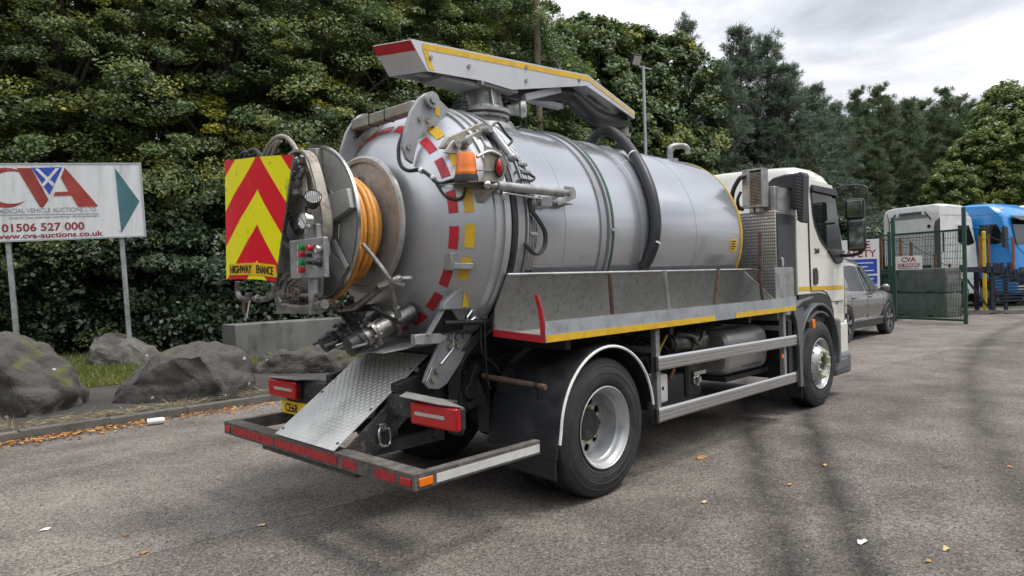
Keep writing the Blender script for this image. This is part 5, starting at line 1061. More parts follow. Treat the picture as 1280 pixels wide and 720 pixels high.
m = MB(); x0, z0 = by(560, 98); m.box(-.75, 1.0, -.06, .02, 3.27, 3.32); m.box(-.62, -.2, -.16, .08, 3.24, 3.28); m.build('boom_slide', 'grey_paint', boom, bevel=.005)
# turret
tz = [(2.90, .27), (2.965, .245), (2.975, .205), (3.015, .205), (3.018, .235), (3.04, .235), (3.042, .215), (3.058, .215), (3.06, .24), (3.09, .24), (3.095, .19), (3.12, .185), (3.12, .14), (3.30, .135)]
m = MB(); m.lathe(tz, (-.03, 0, 0), (0, 0, 1), 40); tu = m.build('turret', 'galv', T, 30)
for k in range(16):
    a = 2*math.pi*k/16; m = MB(); p = Vector((-.03+.222*math.cos(a), .222*math.sin(a), 3.005)); m.cyl(p, p+Vector((0, 0, .10)), .01, n=6); m.build('turret_bolt', 'old_steel', tu)
m = MB(); m.lathe([(3.041, .225), (3.045, .243), (3.055, .243), (3.059, .225)], (-.03, 0, 0), (0, 0, 1), 40); m.build('turret_seal', 'ink_black', tu, 30)
for a in (-100, -40, 20, 140, 200):
    c_, s_ = math.cos(math.radians(a)), math.sin(math.radians(a)); m = MB(); b0 = Vector((-.03, 0, 0)); e_ = Vector((c_, s_, 0)); m.plate([b0+e_*.13+Vector((0, 0, 3.12)), b0+e_*.19+Vector((0, 0, 3.12)), b0+e_*.15+Vector((0, 0, 3.29)), b0+e_*.13+Vector((0, 0, 3.29))], .012); m.build('turret_rib', 'galv', tu)
m = MB(); m.prism([(.13, 3.02), (.20, 3.02), (.36, 2.86), (.36, 2.80), (.13, 2.80)], 'y', -.13, -.118); m.prism([(-.36, 2.80), (-.36, 2.90), (-.24, 3.0), (-.20, 3.0), (-.2, 2.8)], 'y', -.13, -.118); m.build('turret_gusset', 'grey_paint', tu, bevel=.003)
m = MB(); m.box(-.24, .24, -.18, .10, 3.262, 3.30); m.cyl((-.20, -.20, 3.27), (-.20, .10, 3.27), .02, n=10); m.build('boom_pivot', 'galv', T, bevel=.004)
p = on(646, 137, 'y', -.12); m = MB(); m.lathe([(-.06, .03), (-.05, .05), (.02, .055), (.04, .075), (.08, .07), (.09, .03)], p, (.6, -.7, 0), 20); m.box(p.x-.12, p.x-.02, p.y-.01, p.y+.06, p.z-.05, p.z+.02); m.build('slew_motor', 'galv', T, 30)
m = MB(); a = on(654, 122, 'y', -.1); b = on(690, 112, 'y', -.1); m.beam(a, b+Vector((.1, 0, .02)), .06, .07); m.build('boom_ram', 'boom_paint', T, bevel=.008)
for k in range(3): m = MB(); m.tube([on(585, 128+4*k, 'y', -.1), on(571, 126+5*k, 'y', -.05), on(566, 138+3*k, 'y', -.02), on(572, 150, 'y', 0), on(578, 160, 'y', 0)], .012, 6); m.build('turret_hose', 'black_hose', T)
m = MB(); m.tube([on(628, 120, 'y', -.1), on(640, 128, 'y', -.1), on(652, 125, 'y', -.1), on(646, 134, 'y', -.1)], .009, 6); m.build('turret_hose', 'black_hose', T); m = MB(); m.tube([on(652, 146, 'y', -.1), on(651, 156, 'y', -.1), on(646, 165, 'y', -.1)], .008, 6)
m.build('turret_hose', 'black_hose', T)
# suction hose from the boom to the drop pipe
m = MB(); m.tube([(.15, -.04, 3.33), (.6, -.04, 3.36), (1.05, -.04, 3.42), on(714, 122, 'y', -.06), on(724, 132, 'y', -.06), on(738, 144, 'y', -.06), on(754, 150.5, 'y', -.06), on(768, 152, 'y', -.05), on(780, 152, 'y', -.04)], .078, 16); sh = m.build('suction_hose', 'black_hose', T, 60)
p = on(711, 116, 'y', -.04); m = MB(); m.lathe([(-.008, .079), (.008, .079)], p, (1, 0, -.5), 24); m.build('hose_clamp', 'bright_steel', sh)
c = on(778, 165, 'y', -.02); m = MB(); m.lathe([(-.30, .07), (-.13, .07), (-.13, .085), (-.09, .085), (-.09, .072), (-.06, .072), (-.06, .085), (-.03, .085), (-.03, .065), (.12, .065), (.14, .05)], c, (0, 0, 1), 24); m.build('drop_pipe', 'old_steel', T, 30)
m = MB(); m.lathe([(-.32, .072), (-.10, .072)], c, (0, 0, 1), 24); m.build('drop_hose', 'black_hose', T)
m = MB(); a = on(735, 121, 'y', .03); b = on(770, 142, 'y', .03); m.beam(a, b, .02, .03); m.tube([on(727, 118, 'y', -.1), on(740, 128, 'y', -.1), on(752, 137, 'y', -.1)], .008, 6); m.build('hose_support', 'galv', T)
m = MB(); m.tube([(p2[0]-.55, -.1, zat(p1[0])-.04), (p2[0]-.5, -.12, zat(p1[0])+.03), (p2[0]-.4, -.1, zat(p1[0])-.10)], .008, 6); m.build('lifting_eye', 'cast_metal', boom)
# over-tank overflow hose
def tk(x, ang, r): a = math.radians(ang); return Vector((x, -r*math.sin(a), ZC+r*math.cos(a)))
m = MB(); m.tube([(1.44, -.06, 2.94), (1.44, -.06, 3.02), (1.46, -.10, 3.07), (1.49, -.18, 3.10), (1.47, -.30, 3.06), tk(1.40, 30, .99), tk(1.30, 42, .97), tk(1.22, 55, .965), tk(1.17, 70, .965), tk(1.14, 85, .965), tk(1.11, 97, .962), tk(1.08, 105, .95), tk(1.05, 111, .935)], .052, 14); oh = m.build('overflow_hose', 'black_hose', T, 60)
for x, an in ((1.30, 42), (1.12, 97)):
    q = tk(x, an, .965); t_ = tk(x-.03, an+4, .965)-tk(x+.03, an-4, .965); m = MB(); m.lathe([(-.009, .056), (.009, .056)], q, t_, 20); m.build('hose_clamp', 'white_trim', oh)
m = MB(); m.tube([(1.44, -.06, 2.90), (1.44, -.06, 3.0)], .045, 12, sm=0); m.build('hose_stub', 'galv', T)
m = MB(); m.lathe([(2.91, .16), (2.955, .16), (2.96, .175), (2.98, .175), (2.985, .16), (2.985, .0)], (1.55, .05, 0), (0, 0, 1), 36); mw = m.build('manway', 'grey_paint', T, 30); m = MB(); m.lathe([(2.972, .177), (2.982, .177)], (1.55, .05, 0), (0, 0, 1), 36); m.build('lid_seal', 'ink_black', mw)
m = MB(); m.prism([(.42, 2.90), (.42, 3.02), (.58, 3.02), (.62, 2.98), (.62, 2.90)], 'y', -.01, .01); m.build('lifting_lug', 'grey_paint', T)
# vent elbow near the front
c = on(838, 208, 'y', 0); c.z = ZC+R0-.01
m = MB(); m.cyl(c, c+Vector((0, 0, .055)), .09, n=24); m.tube([c+Vector((0, 0, .03)), c+Vector((0, 0, .16)), c+Vector((.02, -.01, .20)), c+Vector((.07, -.04, .215)), c+Vector((.14, -.09, .215)), c+Vector((.18, -.12, .19)), c+Vector((.185, -.125, .12))], .034, 14, sm=5); m.build('vent_pipe', 'galv', T, 40)
m = MB(); q = on(804, 201, 'y', 0); q.z = ZC+R0-.005; m.cyl(q, q+Vector((0, 0, .03)), .035, n=14); m.cyl(q+Vector((-.13, 0, 0)), q+Vector((-.13, 0, .03)), .03, n=14); m.build('level_probe', 'grey_paint', T)
# warning sticker on the flank
def patch(x0, x1, a0, a1, lift, mat, name, parent):
    m = MB(); vs = []
    for i in range(7):
        a = a0+(a1-a0)*i/6; vs += [tk(x0, a, R0+lift), tk(x1, a, R0+lift)]
    m.add(vs, [(2*i, 2*i+1, 2*i+3, 2*i+2) for i in range(6)]); return m.build(name, mat, parent, 60)
st_ = patch(2.66, 2.80, 93, 101, .003, 'sticker_yellow', 'warning_label', tank)
for k in range(4): patch(2.68, 2.78-.02*(k % 2), 94+1.7*k, 94.8+1.7*k, .005, 'ink_black', 'label_print', st_)
# ================================================================== BOULDERS, BLOCK, SIGN
def stone_mat(name, c, moss):
    m = pbr(name, c, .92, 0, .22, 1.6, (c[0]*.42, c[1]*.42, c[2]*.43), .8, 2.4, fine=.2, fscale=70); t = m.node_tree; n = t.nodes; l = t.links; b = n['Principled BSDF']; src = b.inputs['Base Color'].links[0].from_socket
    g = n.new('ShaderNodeNewGeometry'); P = g.outputs['Position']
    v = n.new('ShaderNodeTexVoronoi'); v.inputs['Scale'].default_value = 7; l.new(P, v.inputs['Vector']); sc_ = n.new('ShaderNodeSeparateColor'); l.new(v.outputs['Color'], sc_.inputs[0])
    nz = n.new('ShaderNodeTexNoise'); nz.inputs['Scale'].default_value = 40; l.new(P, nz.inputs['Vector'])
    def M_(op, a, b_, clamp=False):
        q = n.new('ShaderNodeMath'); q.operation = op; q.use_clamp = clamp
        for i, x in enumerate((a, b_)):
            if isinstance(x, (int, float)): q.inputs[i].default_value = x
            else: l.new(x, q.inputs[i])
        return q.outputs[0]
    lich = M_('MULTIPLY', M_('GREATER_THAN', sc_.outputs[0], .90), M_('LESS_THAN', M_('ADD', v.outputs['Distance'], M_('MULTIPLY', nz.outputs['Fac'], .3)), .33))
    m1 = n.new('ShaderNodeMix'); m1.data_type = 'RGBA'; l.new(lich, m1.inputs[0]); l.new(src, m1.inputs[6]); m1.inputs[7].default_value = (.36, .36, .33, 1)
    n2 = n.new('ShaderNodeTexNoise'); n2.inputs['Scale'].default_value = 2.6; n2.inputs['Detail'].default_value = 8; l.new(P, n2.inputs['Vector']); sn = n.new('ShaderNodeSeparateXYZ'); l.new(g.outputs['Normal'], sn.inputs[0])
    ms = M_('MULTIPLY', M_('MULTIPLY', M_('SUBTRACT', n2.outputs['Fac'], .56), 14, True), M_('MULTIPLY', M_('SUBTRACT', sn.outputs[2], .35), 3, True)); ms = M_('MULTIPLY', ms, moss)
    m2 = n.new('ShaderNodeMix'); m2.data_type = 'RGBA'; l.new(ms, m2.inputs[0]); l.new(m1.outputs[2], m2.inputs[6]); m2.inputs[7].default_value = (.10, .11, .018, 1); l.new(m2.outputs[2], b.inputs['Base Color'])
    nb = n.new('ShaderNodeTexNoise'); nb.inputs['Scale'].default_value = 9; nb.inputs['Detail'].default_value = 10; nb.inputs['Roughness'].default_value = .65; l.new(P, nb.inputs['Vector']); bp = n.new('ShaderNodeBump'); bp.inputs['Strength'].default_value = 1.0; bp.inputs['Distance'].default_value = .04; l.new(nb.outputs['Fac'], bp.inputs['Height']); l.new(bp.outputs[0], b.inputs['Normal'])
stone_mat('boulder_dark', (.072, .066, .059), .6); stone_mat('boulder_pale', (.11, .102, .090), .2)
def interp(t, tab):
    for (a, b), (c, d) in zip(tab, tab[1:]):
        if a <= t <= c: return b+(d-b)*(t-a)/(c-a)
    return tab[0][1] if t < tab[0][0] else tab[-1][1]
def boulder(label, sil, depth, thick, seed, mat, front=.62, ridge=.9):
    """angular rock: hull of the outline seen from the road, with a front and a back set of corners, then weathered"""
    import bmesh
    r = random.Random(seed); bm = bmesh.new(); f3_ = Vector((FW[0], FW[1], 0)).normalized()
    P = [Vector(CAM+ray(u, v)*depth) for u, v in sil]; c = sum(P, Vector())/len(P); zlo = min(p.z for p in P); pts = []
    for p in P: pts.append(p+f3_*r.uniform(-.12, .12)*thick)
    for k, p in enumerate(P):
        q = c+(p-c)*r.uniform(front-.12, front+.14); q.z = zlo+(p.z-zlo)*r.uniform(.55, ridge); pts.append(q-f3_*thick*r.uniform(.36, .55))
        q = c+(p-c)*r.uniform(.6, .85); q.z = zlo+(p.z-zlo)*r.uniform(.6, .95); pts.append(q+f3_*thick*r.uniform(.35, .55))
    for p in P[::3]: q = c+(p-c)*.8; q.z = zlo-.15; pts.append(q-f3_*thick*.4); pts.append(q+f3_*thick*.4)
    o0 = Vector((c.x, c.y, 0))
    for p in pts: bm.verts.new(p-o0)
    bmesh.ops.convex_hull(bm, input=list(bm.verts)); loose = [v for v in bm.verts if not v.link_faces]; bmesh.ops.delete(bm, geom=loose, context='VERTS')
    for it in range(4):
        bmesh.ops.triangulate(bm, faces=bm.faces); bmesh.ops.subdivide_edges(bm, edges=bm.edges, cuts=1, use_grid_fill=True)
        if it in (1, 2): bmesh.ops.smooth_vert(bm, verts=bm.verts, factor=.16, use_axis_x=True, use_axis_y=True, use_axis_z=True)
    bm.normal_update(); so = Vector((seed*3.7, seed*1.3, 0)); mv = {}
    for v in bm.verts:
        p = v.co; w = p*1.6+so; h = .075*mnoise.noise(w)+.055*mnoise.noise(p*4+so)-.05*max(0, .32-abs(mnoise.noise(p*2.6+so*2)))*2+.018*mnoise.noise(p*11+so)-.010*abs(mnoise.noise(p*24+so)); mv[v] = v.normal*h
    for v, d in mv.items(): v.co += d
    me = bpy.data.meshes.new('boulder'); bm.to_mesh(me); bm.free(); me.materials.append(MATS[mat]); me.polygons.foreach_set('use_smooth', [True]*len(me.polygons)); me.set_sharp_from_angle(angle=math.radians(32))
    o = bpy.data.objects.new('boulder', me); col.objects.link(o); o.location = o0; return tag(o, label, 'boulder')
def dep(U, V, z): p = on(U, V, 'z', z); return (p-Vector(CAM)).dot(Vector(FW))
boulder('largest dark angular boulder standing between the auction sign and the kerb', [(-62, 524), (-66, 450), (-32, 418), (0, 410), (21, 410), (34, 420), (50, 434), (70, 449), (82, 463), (96, 484), (90, 498), (70, 514), (30, 526)], dep(20, 524, .1)+.62, 1.25, 4, 'boulder_dark', .72, .92)
boulder('long boulder with yellow moss on its top beside the kerb', [(138, 489), (150, 473), (172, 455), (200, 444), (222, 433), (245, 427), (270, 424), (291, 429), (306, 443), (319, 461), (318, 483), (300, 494), (250, 504), (200, 510), (160, 503), (143, 496)], dep(210, 505, .1)+.75, 1.2, 6, 'boulder_dark', .74, .95)
boulder('smooth pale boulder lying on the grass under the sign post', [(113, 433), (117, 422), (129, 417), (150, 419), (176, 423), (193, 431), (206, 442), (196, 455), (160, 463), (125, 461), (116, 447)], dep(150, 459, .16)+.35, .85, 9, 'boulder_pale', .75, .95)
boulder('low flat boulder in front of the concrete block', [(321, 464), (322, 449), (331, 441), (352, 437), (395, 432), (430, 431), (440, 455), (420, 468), (380, 470), (335, 470)], dep(350, 467, .1)+.3, .8, 12, 'boulder_dark', .75, .95)
m = MB(); m.box(1.97, 5.2, 9.5, 10.15, .08, .885); tag(m.build('concrete_block', 'concrete_dark', None, bevel=.02), 'weathered grey concrete block lying on the verge behind the boulders', 'concrete block')

# weeds by the stones
def weed(px, py, h, seed, label):
    r = np.random.default_rng(seed); n_ = 26; D_ = unit(np.c_[r.normal(0, .4, n_), r.normal(0, .3, n_), np.ones(n_)]); hh = r.uniform(.3, 1, n_)*h; C_ = np.c_[r.normal(0, .05, n_), r.normal(0, .05, n_), np.zeros(n_)]+D_*hh[:, None]/2
    Nn_ = unit(np.cross(D_, unit(r.normal(0, 1, (n_, 3))))); me = scatter_mesh('dry_weed', C_, hh, np.full(n_, .007), D_, Nn_, r.random(n_), 'straw'); o = bpy.data.objects.new('dry_weed', me); col.objects.link(o); o.location = (px, py, .10); tag(o, label, 'weed', 'dry weeds growing at the kerb')
for i, (U, V, h) in enumerate(((285, 497, .40), (224, 512, .32), (8, 536, .25))):
    p = on(U, V, 'z', .11); weed(p.x, p.y, h, 40+i, 'straggly dry weed growing from the kerb edge by a boulder')
# white plastic litter in the gutter
p = on(184, 527.5, 'z', .045); q = on(206, 525, 'z', .045); d = (q-p)
m = MB(); m.lathe([(0, .028), (0, .036), (.03, .038), (d.length*.5, .040), (d.length-.03, .038), (d.length, .030), (d.length, .024), (.02, .024)], p, d, 20); tag(m.build('plastic_pot', 'litter_white', None, 40), 'crushed white plastic tub lying in the gutter leaves', 'litter')
def litter(U, V, s, mat, label, seed):
    r = random.Random(seed); p = on(U, V, 'z', .004); m = MB(); k = 9; vs = [(p.x, p.y, .018)]
    for i in range(k): a = 6.283*i/k; rr = s*(.6+.5*r.random())*(1 if i % 3 else .75); vs.append((p.x+rr*math.cos(a)*1.3, p.y+rr*math.sin(a)*.7, .004+.012*r.random()))
    m.add(vs, [(0, 1+i, 1+(i+1) % k) for i in range(k)]); return m
pbr('dry_leaf', (.36, .19, .06), .7, 0, .3, 30); pbr('pale_leaf', (.48, .36, .17), .7, 0, .25, 30)
tag(litter(877, 572, .075, 'dry_leaf', '', 1).build('fallen_leaf', 'dry_leaf', None, 60), 'large brown curled leaf on the asphalt beside the tanker side rail', 'leaf')
tag(litter(1077, 678, .04, 'litter_white', '', 2).build('paper_scrap', 'litter_white', None, 60), 'torn white paper scrap on the open asphalt between tyre tracks', 'litter')
tag(litter(57, 662, .035, 'litter_white', '', 3).build('paper_scrap', 'litter_white', None, 60), 'small pale scrap on the asphalt in front of the boulders', 'litter')
for i, (U, V, s) in enumerate(((180, 691, .03), (327, 657, .025), (987, 606, .03), (1182, 686, .035), (1160, 702, .025), (880, 628, .025))):
    tag(litter(U, V, s, 'pale_leaf', '', 10+i).build('fallen_leaf', 'pale_leaf' if i % 2 else 'dry_leaf', None, 60), 'small dry leaf lying alone on the open asphalt', 'leaf', 'single leaves on the open asphalt')

# ---- auction sign
def pd(U, V, D): return Vector(CAM+ray(U, V)*D)
BL, TL, BR = pd(0, 303, 13.0), pd(-6, 204, 13.0), pd(183, 296, 13.9)
sR = BR-BL; W_ = sR.length; sR.normalize(); sU = (TL-BL); H_ = sU.length; sU = (sU-sR*sU.dot(sR)).normalized(); H_ = (TL-BL).dot(sU); sN = sR.cross(sU).normalized()
SG = thing('auction_sign', 'white auction sign board with red lettering and teal arrow on two posts', 'sign', (BL.x, BL.y, .2), world=True)
def onp(U, V, off=.0):
    d = Vector(ray(U, V)); c = Vector(CAM); t = ((BL+sN*off)-c).dot(sN)/d.dot(sN); return c+d*t
def bp_(a, b, off=.0): return BL+sR*a+sU*b+sN*off
m = MB(); m.plate([bp_(-1.0, 0), bp_(W_, 0), bp_(W_, H_), bp_(-1.0, H_)], .03, nrm=-sN); sbd = m.build('board', 'sign_board', SG, bevel=.004)
m = MB()
for a, b, c, d in ((-1.0, 0, W_, .03), (-1.0, H_-.03, W_, H_), (W_-.03, .031, W_, H_-.031)): m.plate([bp_(a, b, .001), bp_(c, b, .001), bp_(c, d, .001), bp_(a, d, .001)], .006, nrm=sN)
m.build('board_frame', 'lamp_steel', sbd)
for (u, v, u2, v2) in ((10, 300, 21.5, 428), (152, 294, 163, 440)):
    a = onp(u, v, -.08); b = onp(u2, v2, -.08); a2 = b+(a-b)*2.0; d = (b-a).normalized(); b = b+d*((b.z-.05)/-d.z if d.z < 0 else 0); m = MB(); m.beam(a+(a-b).normalized()*1.2, b, .085, .085, tuple(sN)); m.build('post', 'galv', SG, bevel=.008)
def px3(z, off=.003): return onp(z[0]/3, 190+z[1]/3, off)
def poly(name, pts, mat, off=.003): m = MB(); m.plate([px3(p, off) for p in pts], .003, nrm=sN); m.build(name, mat, sbd)
poly('logo_letter', [(62, 60), (117, 60), (182, 178), (162, 208), (150, 206)], 'sign_red')
poly('logo_letter', [(243, 58), (366, 200), (366, 204), (293, 206), (268, 163), (200, 165), (207, 150), (257, 148), (228, 96)], 'sign_red')
poly('logo_flag', [(118, 59), (234, 57), (186, 160)], 'sign_blue')
poly('logo_saltire', [(130, 62), (144, 62), (204, 118), (198, 130)], 'sign_board', .0075); poly('logo_saltire', [(222, 61), (208, 61), (156, 122), (163, 132)], 'sign_board', .0115)
cpts = [(22+95*math.cos(math.radians(66+250*i/30)), 134-75*math.sin(math.radians(66+250*i/30))) for i in range(31)]
inn = [(44+88*math.cos(math.radians(66+250*i/30)), 133-61*math.sin(math.radians(66+250*i/30))) for i in range(31)]
m = MB(); O = [px3(p, .004) for p in cpts]; I = [px3(p, .004) for p in inn]
m.add(O+I, [(i, i+1, 31+i+1, 31+i) for i in range(30)]); m.build('logo_letter', 'sign_red', sbd)
poly('arrow', [(431, 60), (523, 185), (455, 305)], 'sign_teal')
mpp = 13.4/FPX
def sgn(txt, u, v, capx, mat, align='RIGHT', bold=.02, wpx=None):
    size = capx*mpp/.72; lettering('sign_text', txt, size, onp(u, v, .003), sR-sU*0, sU, mat, sbd, align, bold, xs=1. if wpx is None else wpx)
sgn('COMMERCIAL VEHICLE AUCTIONS LTD.', 122.5, 263.5, 5.6, 'sign_grey', bold=.012, wpx=.86)
poly('rule', [(0, 235), (370, 229), (370, 231.5), (0, 237.5)], 'sign_grey'); sgn("Scotland's most established commercial vehicle auctioneers", 124, 270.5, 2.6, 'sign_grey', bold=.0, wpx=1.1)
sgn('01506 527 000', 106, 286.5, 9.6, 'sign_maroon', bold=.02, wpx=1.08); sgn('www.cva-auctions.co.uk', 128, 294.2, 6.6, 'sign_maroon', bold=.02, wpx=1.26)
for u, v in ((150, 215), (150, 288), (10, 212), (10, 298)):
    m = MB(); p = onp(u, v, .002); m.cyl(p, p+sN*.008, .012, n=8); m.build('board_bolt', 'lamp_steel', sbd)

# ---- poles
b = base(680, 23.5); P = thing('utility_pole', 'tall brown wooden utility pole rising in front of the trees behind the tanker', 'pole', b, world=True)
m = MB(); m.cyl(b, b+Vector((0, 0, 13)), .13, .10, 16); m.build('pole', 'wood_pole', P)
m = MB(); m.cyl(b+Vector((-.1, -.1, 6.2)), b+Vector((-.12, -.12, 6.26)), .03, n=8)
for z in (2.5, 3.2): m.cyl(b+Vector((-.12, -.1, z)), b+Vector((-.25, -.2, z)), .012, n=6)
m.build('step_bolt', 'galv', P)
b = base(811, 25); zt = top_z(803, 84, 25); P = thing('lamp_post', 'slim grey steel lamp post with a square floodlight on its bracket', 'lamp post', b, world=True)
m = MB(); m.cyl(b, b+Vector((0, 0, 5.6)), .085, .085, 14); m.cyl(b+Vector((0, 0, 5.5)), b+Vector((0, 0, zt)), .062, .055, 14); m.cyl(b, b+Vector((0, 0, .03)), .2, n=14); m.build('column', 'lamp_steel', P)
r3 = Vector(RT); r3.z = 0; r3.normalize(); f3 = Vector(FW); f3.z = 0; f3.normalize(); t_ = b+Vector((0, 0, zt))
m = MB(); m.beam(t_-r3*.14, t_+r3*.30+Vector((0, 0, -.12)), .05, .05); m.build('bracket', 'lamp_steel', P)
c = t_-r3*.22+Vector((0, 0, .22)); n_ = (-f3*.7+r3*.5-Vector((0, 0, .35))).normalized(); x_ = n_.cross(Vector((0, 0, 1))).normalized(); y_ = x_.cross(n_)
m = MB(); m.plate([c-x_*.22-y_*.2, c+x_*.22-y_*.2, c+x_*.22+y_*.2, c-x_*.22+y_*.2], .10, nrm=-n_); m.beam(c-y_*.2-n_*.05, t_, .06, .03); fl = m.build('floodlight', 'black_plastic', P, bevel=.01)
m = MB(); m.plate([c-x_*.18-y_*.16+n_*.002, c+x_*.18-y_*.16+n_*.002, c+x_*.18+y_*.16+n_*.002, c-x_*.18+y_*.16+n_*.002], .006, nrm=n_); m.build('glass', 'clear_lens', fl)
m = MB(); m.box(b.x-.16, b.x-.08, b.y-.1, b.y+.1, 5.4, 5.75); m.build('junction_box', 'lamp_steel', P)
# ================================================================== FENCE, BLOCKS, SUV, TRUCKS, RAMP
GR = on(1207.5, 405, 'z', 0); GL = on(1119, 401, 'z', 0)
gd = (GL-GR); gw = gd.length; gd.normalize(); gl_ = Vector((-gd.y, gd.x, 0));
if gl_.dot(Vector(FW)) < 0: gl_ = -gl_
zt = top_z(1206, 287, (GR-Vector(CAM)).dot(Vector(FW))); zp = top_z(1205, 259, (GR-Vector(CAM)).dot(Vector(FW)))
def wire_panel(parent, a, d, w, z0, z1, nv, nh):
    m = MB(); 
    for i in range(1, nv): p = a+d*w*i/nv; m.tube([p+Vector((0, 0, z0)), p+Vector((0, 0, z1))], .008, 4, sm=0, caps=False)
    for k in range(1, nh): z = z0+(z1-z0)*k/nh; m.tube([a+Vector((0, 0, z)), a+d*w+Vector((0, 0, z))], .006, 4, sm=0, caps=False)
    o = m.build('wire_mesh', 'fence_green', parent, 0); o['kind'] = 'stuff'
G = thing('mesh_gate', 'open green steel mesh gate with a no parking sign hung on it', 'gate', (GR.x, GR.y, 0), world=True)
m = MB(); m.beam(GR+Vector((0, 0, -.02)), GR+Vector((0, 0, zp)), .10, .10); m.build('gate_post', 'fence_green', G, bevel=.006)
p = GR+gd*gw; m = MB(); m.beam(p+Vector((0, 0, 0)), p+Vector((0, 0, zp-.1)), .10, .10); m.build('gate_post', 'fence_green', G, bevel=.006)
for z in (.10, zt): m = MB(); m.beam(GR+Vector((0, 0, z))+gd*.06, p+Vector((0, 0, z))-gd*.06, .06, .06); m.build('gate_rail', 'fence_green', G)
wire_panel(G, GR+gd*.06, gd, gw-.12, .12, zt-.02, 44, 13)
m = MB(); m.beam(GR+gd*.05+Vector((0, 0, .28)), GR-gd*.12+Vector((0, 0, .28)), .03, .03); m.build('gate_latch', 'fence_green', G)
q0 = on(1180, 333, 'z', 1.6); m = MB(); a = GR+gd*.15; m.plate([a+Vector((0, 0, 1.2))-gl_*.05, a+gd*.30+Vector((0, 0, 1.2))-gl_*.05, a+gd*.30+Vector((0, 0, 1.42))-gl_*.05, a+Vector((0, 0, 1.42))-gl_*.05], .01, nrm=-gl_); m.build('lock_plate', 'galv', G)
F2 = thing('mesh_fence', 'green steel mesh fence panel running on behind the parked car', 'fence', (p.x, p.y, 0), world=True)
e = base(1000, 23.5); fd = (e-p); fd.z = 0; fw_ = fd.length; fd.normalize()
for k in range(3): q = p+fd*(.12+(fw_-.12)*k/2); m = MB(); m.beam(q, q+Vector((0, 0, zt+.1)), .08, .08); m.build('fence_post', 'fence_green', F2)
for z in (.10, zt): m = MB(); m.beam(p+fd*.12+Vector((0, 0, z)), e+Vector((0, 0, z)), .05, .05); m.build('fence_rail', 'fence_green', F2)
wire_panel(F2, p+fd*.12, fd, fw_-.12, .12, zt-.02, 60, 11)
# signs on the fence
def flat_sign(name, label, c, w, h, parent=None):
    nrm = (Vector(CAM)-c); nrm.z = 0; nrm.normalize(); nrm = -gl_ if name != 'safety_sign' else nrm
    R_ = Vector((0, 0, 1)).cross(nrm).normalized(); U_ = Vector((0, 0, 1)); S = thing(name, label, 'sign', (c.x, c.y, c.z-h/2), world=True)
    m = MB(); m.plate([c-R_*w/2-U_*h/2, c+R_*w/2-U_*h/2, c+R_*w/2+U_*h/2, c-R_*w/2+U_*h/2], .012, nrm=-nrm); m.build('board', 'white_paint', S, bevel=.002)
    def rect(n_, a, b, a2, b2, mat): m = MB(); m.plate([c+R_*w*x+U_*h*y+nrm*(.006 if n_ == 'print_line' else .002) for x, y in ((a, b), (a2, b), (a2, b2), (a, b2))], .003, nrm=nrm); m.build(n_, mat, S)
    def txt(t, x, y, size, mat, al='CENTER', bold=.02, off=.003, xs=1.): lettering('sign_text', t, size, c+R_*w*x+U_*h*y+nrm*off, R_, U_, mat, S, al, bold, xs)
    return rect, txt
dg_ = (p-Vector(CAM)).dot(Vector(FW)); cc = GR+gd*(gw-.52); cc.z = top_z(1123, 329, (cc-Vector(CAM)).dot(Vector(FW)))
rect, txt = flat_sign('no_parking_sign', 'white no parking sign with dark red band hung on the green gate', cc-gl_*.05, .86, .42)
rect('red_band', -.44, -.30, .44, -.04, 'sign_maroon'); txt('NO PARKING', 0, -.27, .125, 'white_paint', off=.006, xs=1.0); txt('CVA', 0, .08, .20, 'sign_red', bold=.03, xs=1.2); rect('print_line', -.40, -.42, .40, -.36, 'sign_grey')
cs = base(1073, 20.6); cs.z = 1.72
rect, txt = flat_sign('safety_sign', 'tall white site safety notice with red heading and blue panels', cs, 1.12, 1.62)
txt('SITE', .05, .34, .30, 'sign_red', bold=.02, xs=1.0); txt('SAFETY', .0, .18, .30, 'sign_red', bold=.02, xs=.95)
for k in range(3):
    y0 = -.13-.19*k*1.0; rect('blue_panel', -.44, y0, .44, y0+.27 if k == 0 else y0+.155, 'sign_blue')
    for j in range(3 if k == 0 else 2): q_ = y0+.19-.07*j if k == 0 else y0+.09-.06*j; rect('print_line', -.36, q_, .36-.14*(j % 2), q_+.018, 'white_trim')
# legs for the notice
R_ = Vector((0, 0, 1)).cross((Vector(CAM)-cs)).normalized(); m = MB()
S_ = bpy.data.objects['safety_sign']
for k in (-.4, .4): m = MB(); q = cs+R_*k+Vector(FW)*.06; m.beam(Vector((q.x, q.y, 0)), Vector((q.x, q.y, cs.z+.6)), .06, .06); m.build('leg', 'galv', S_)
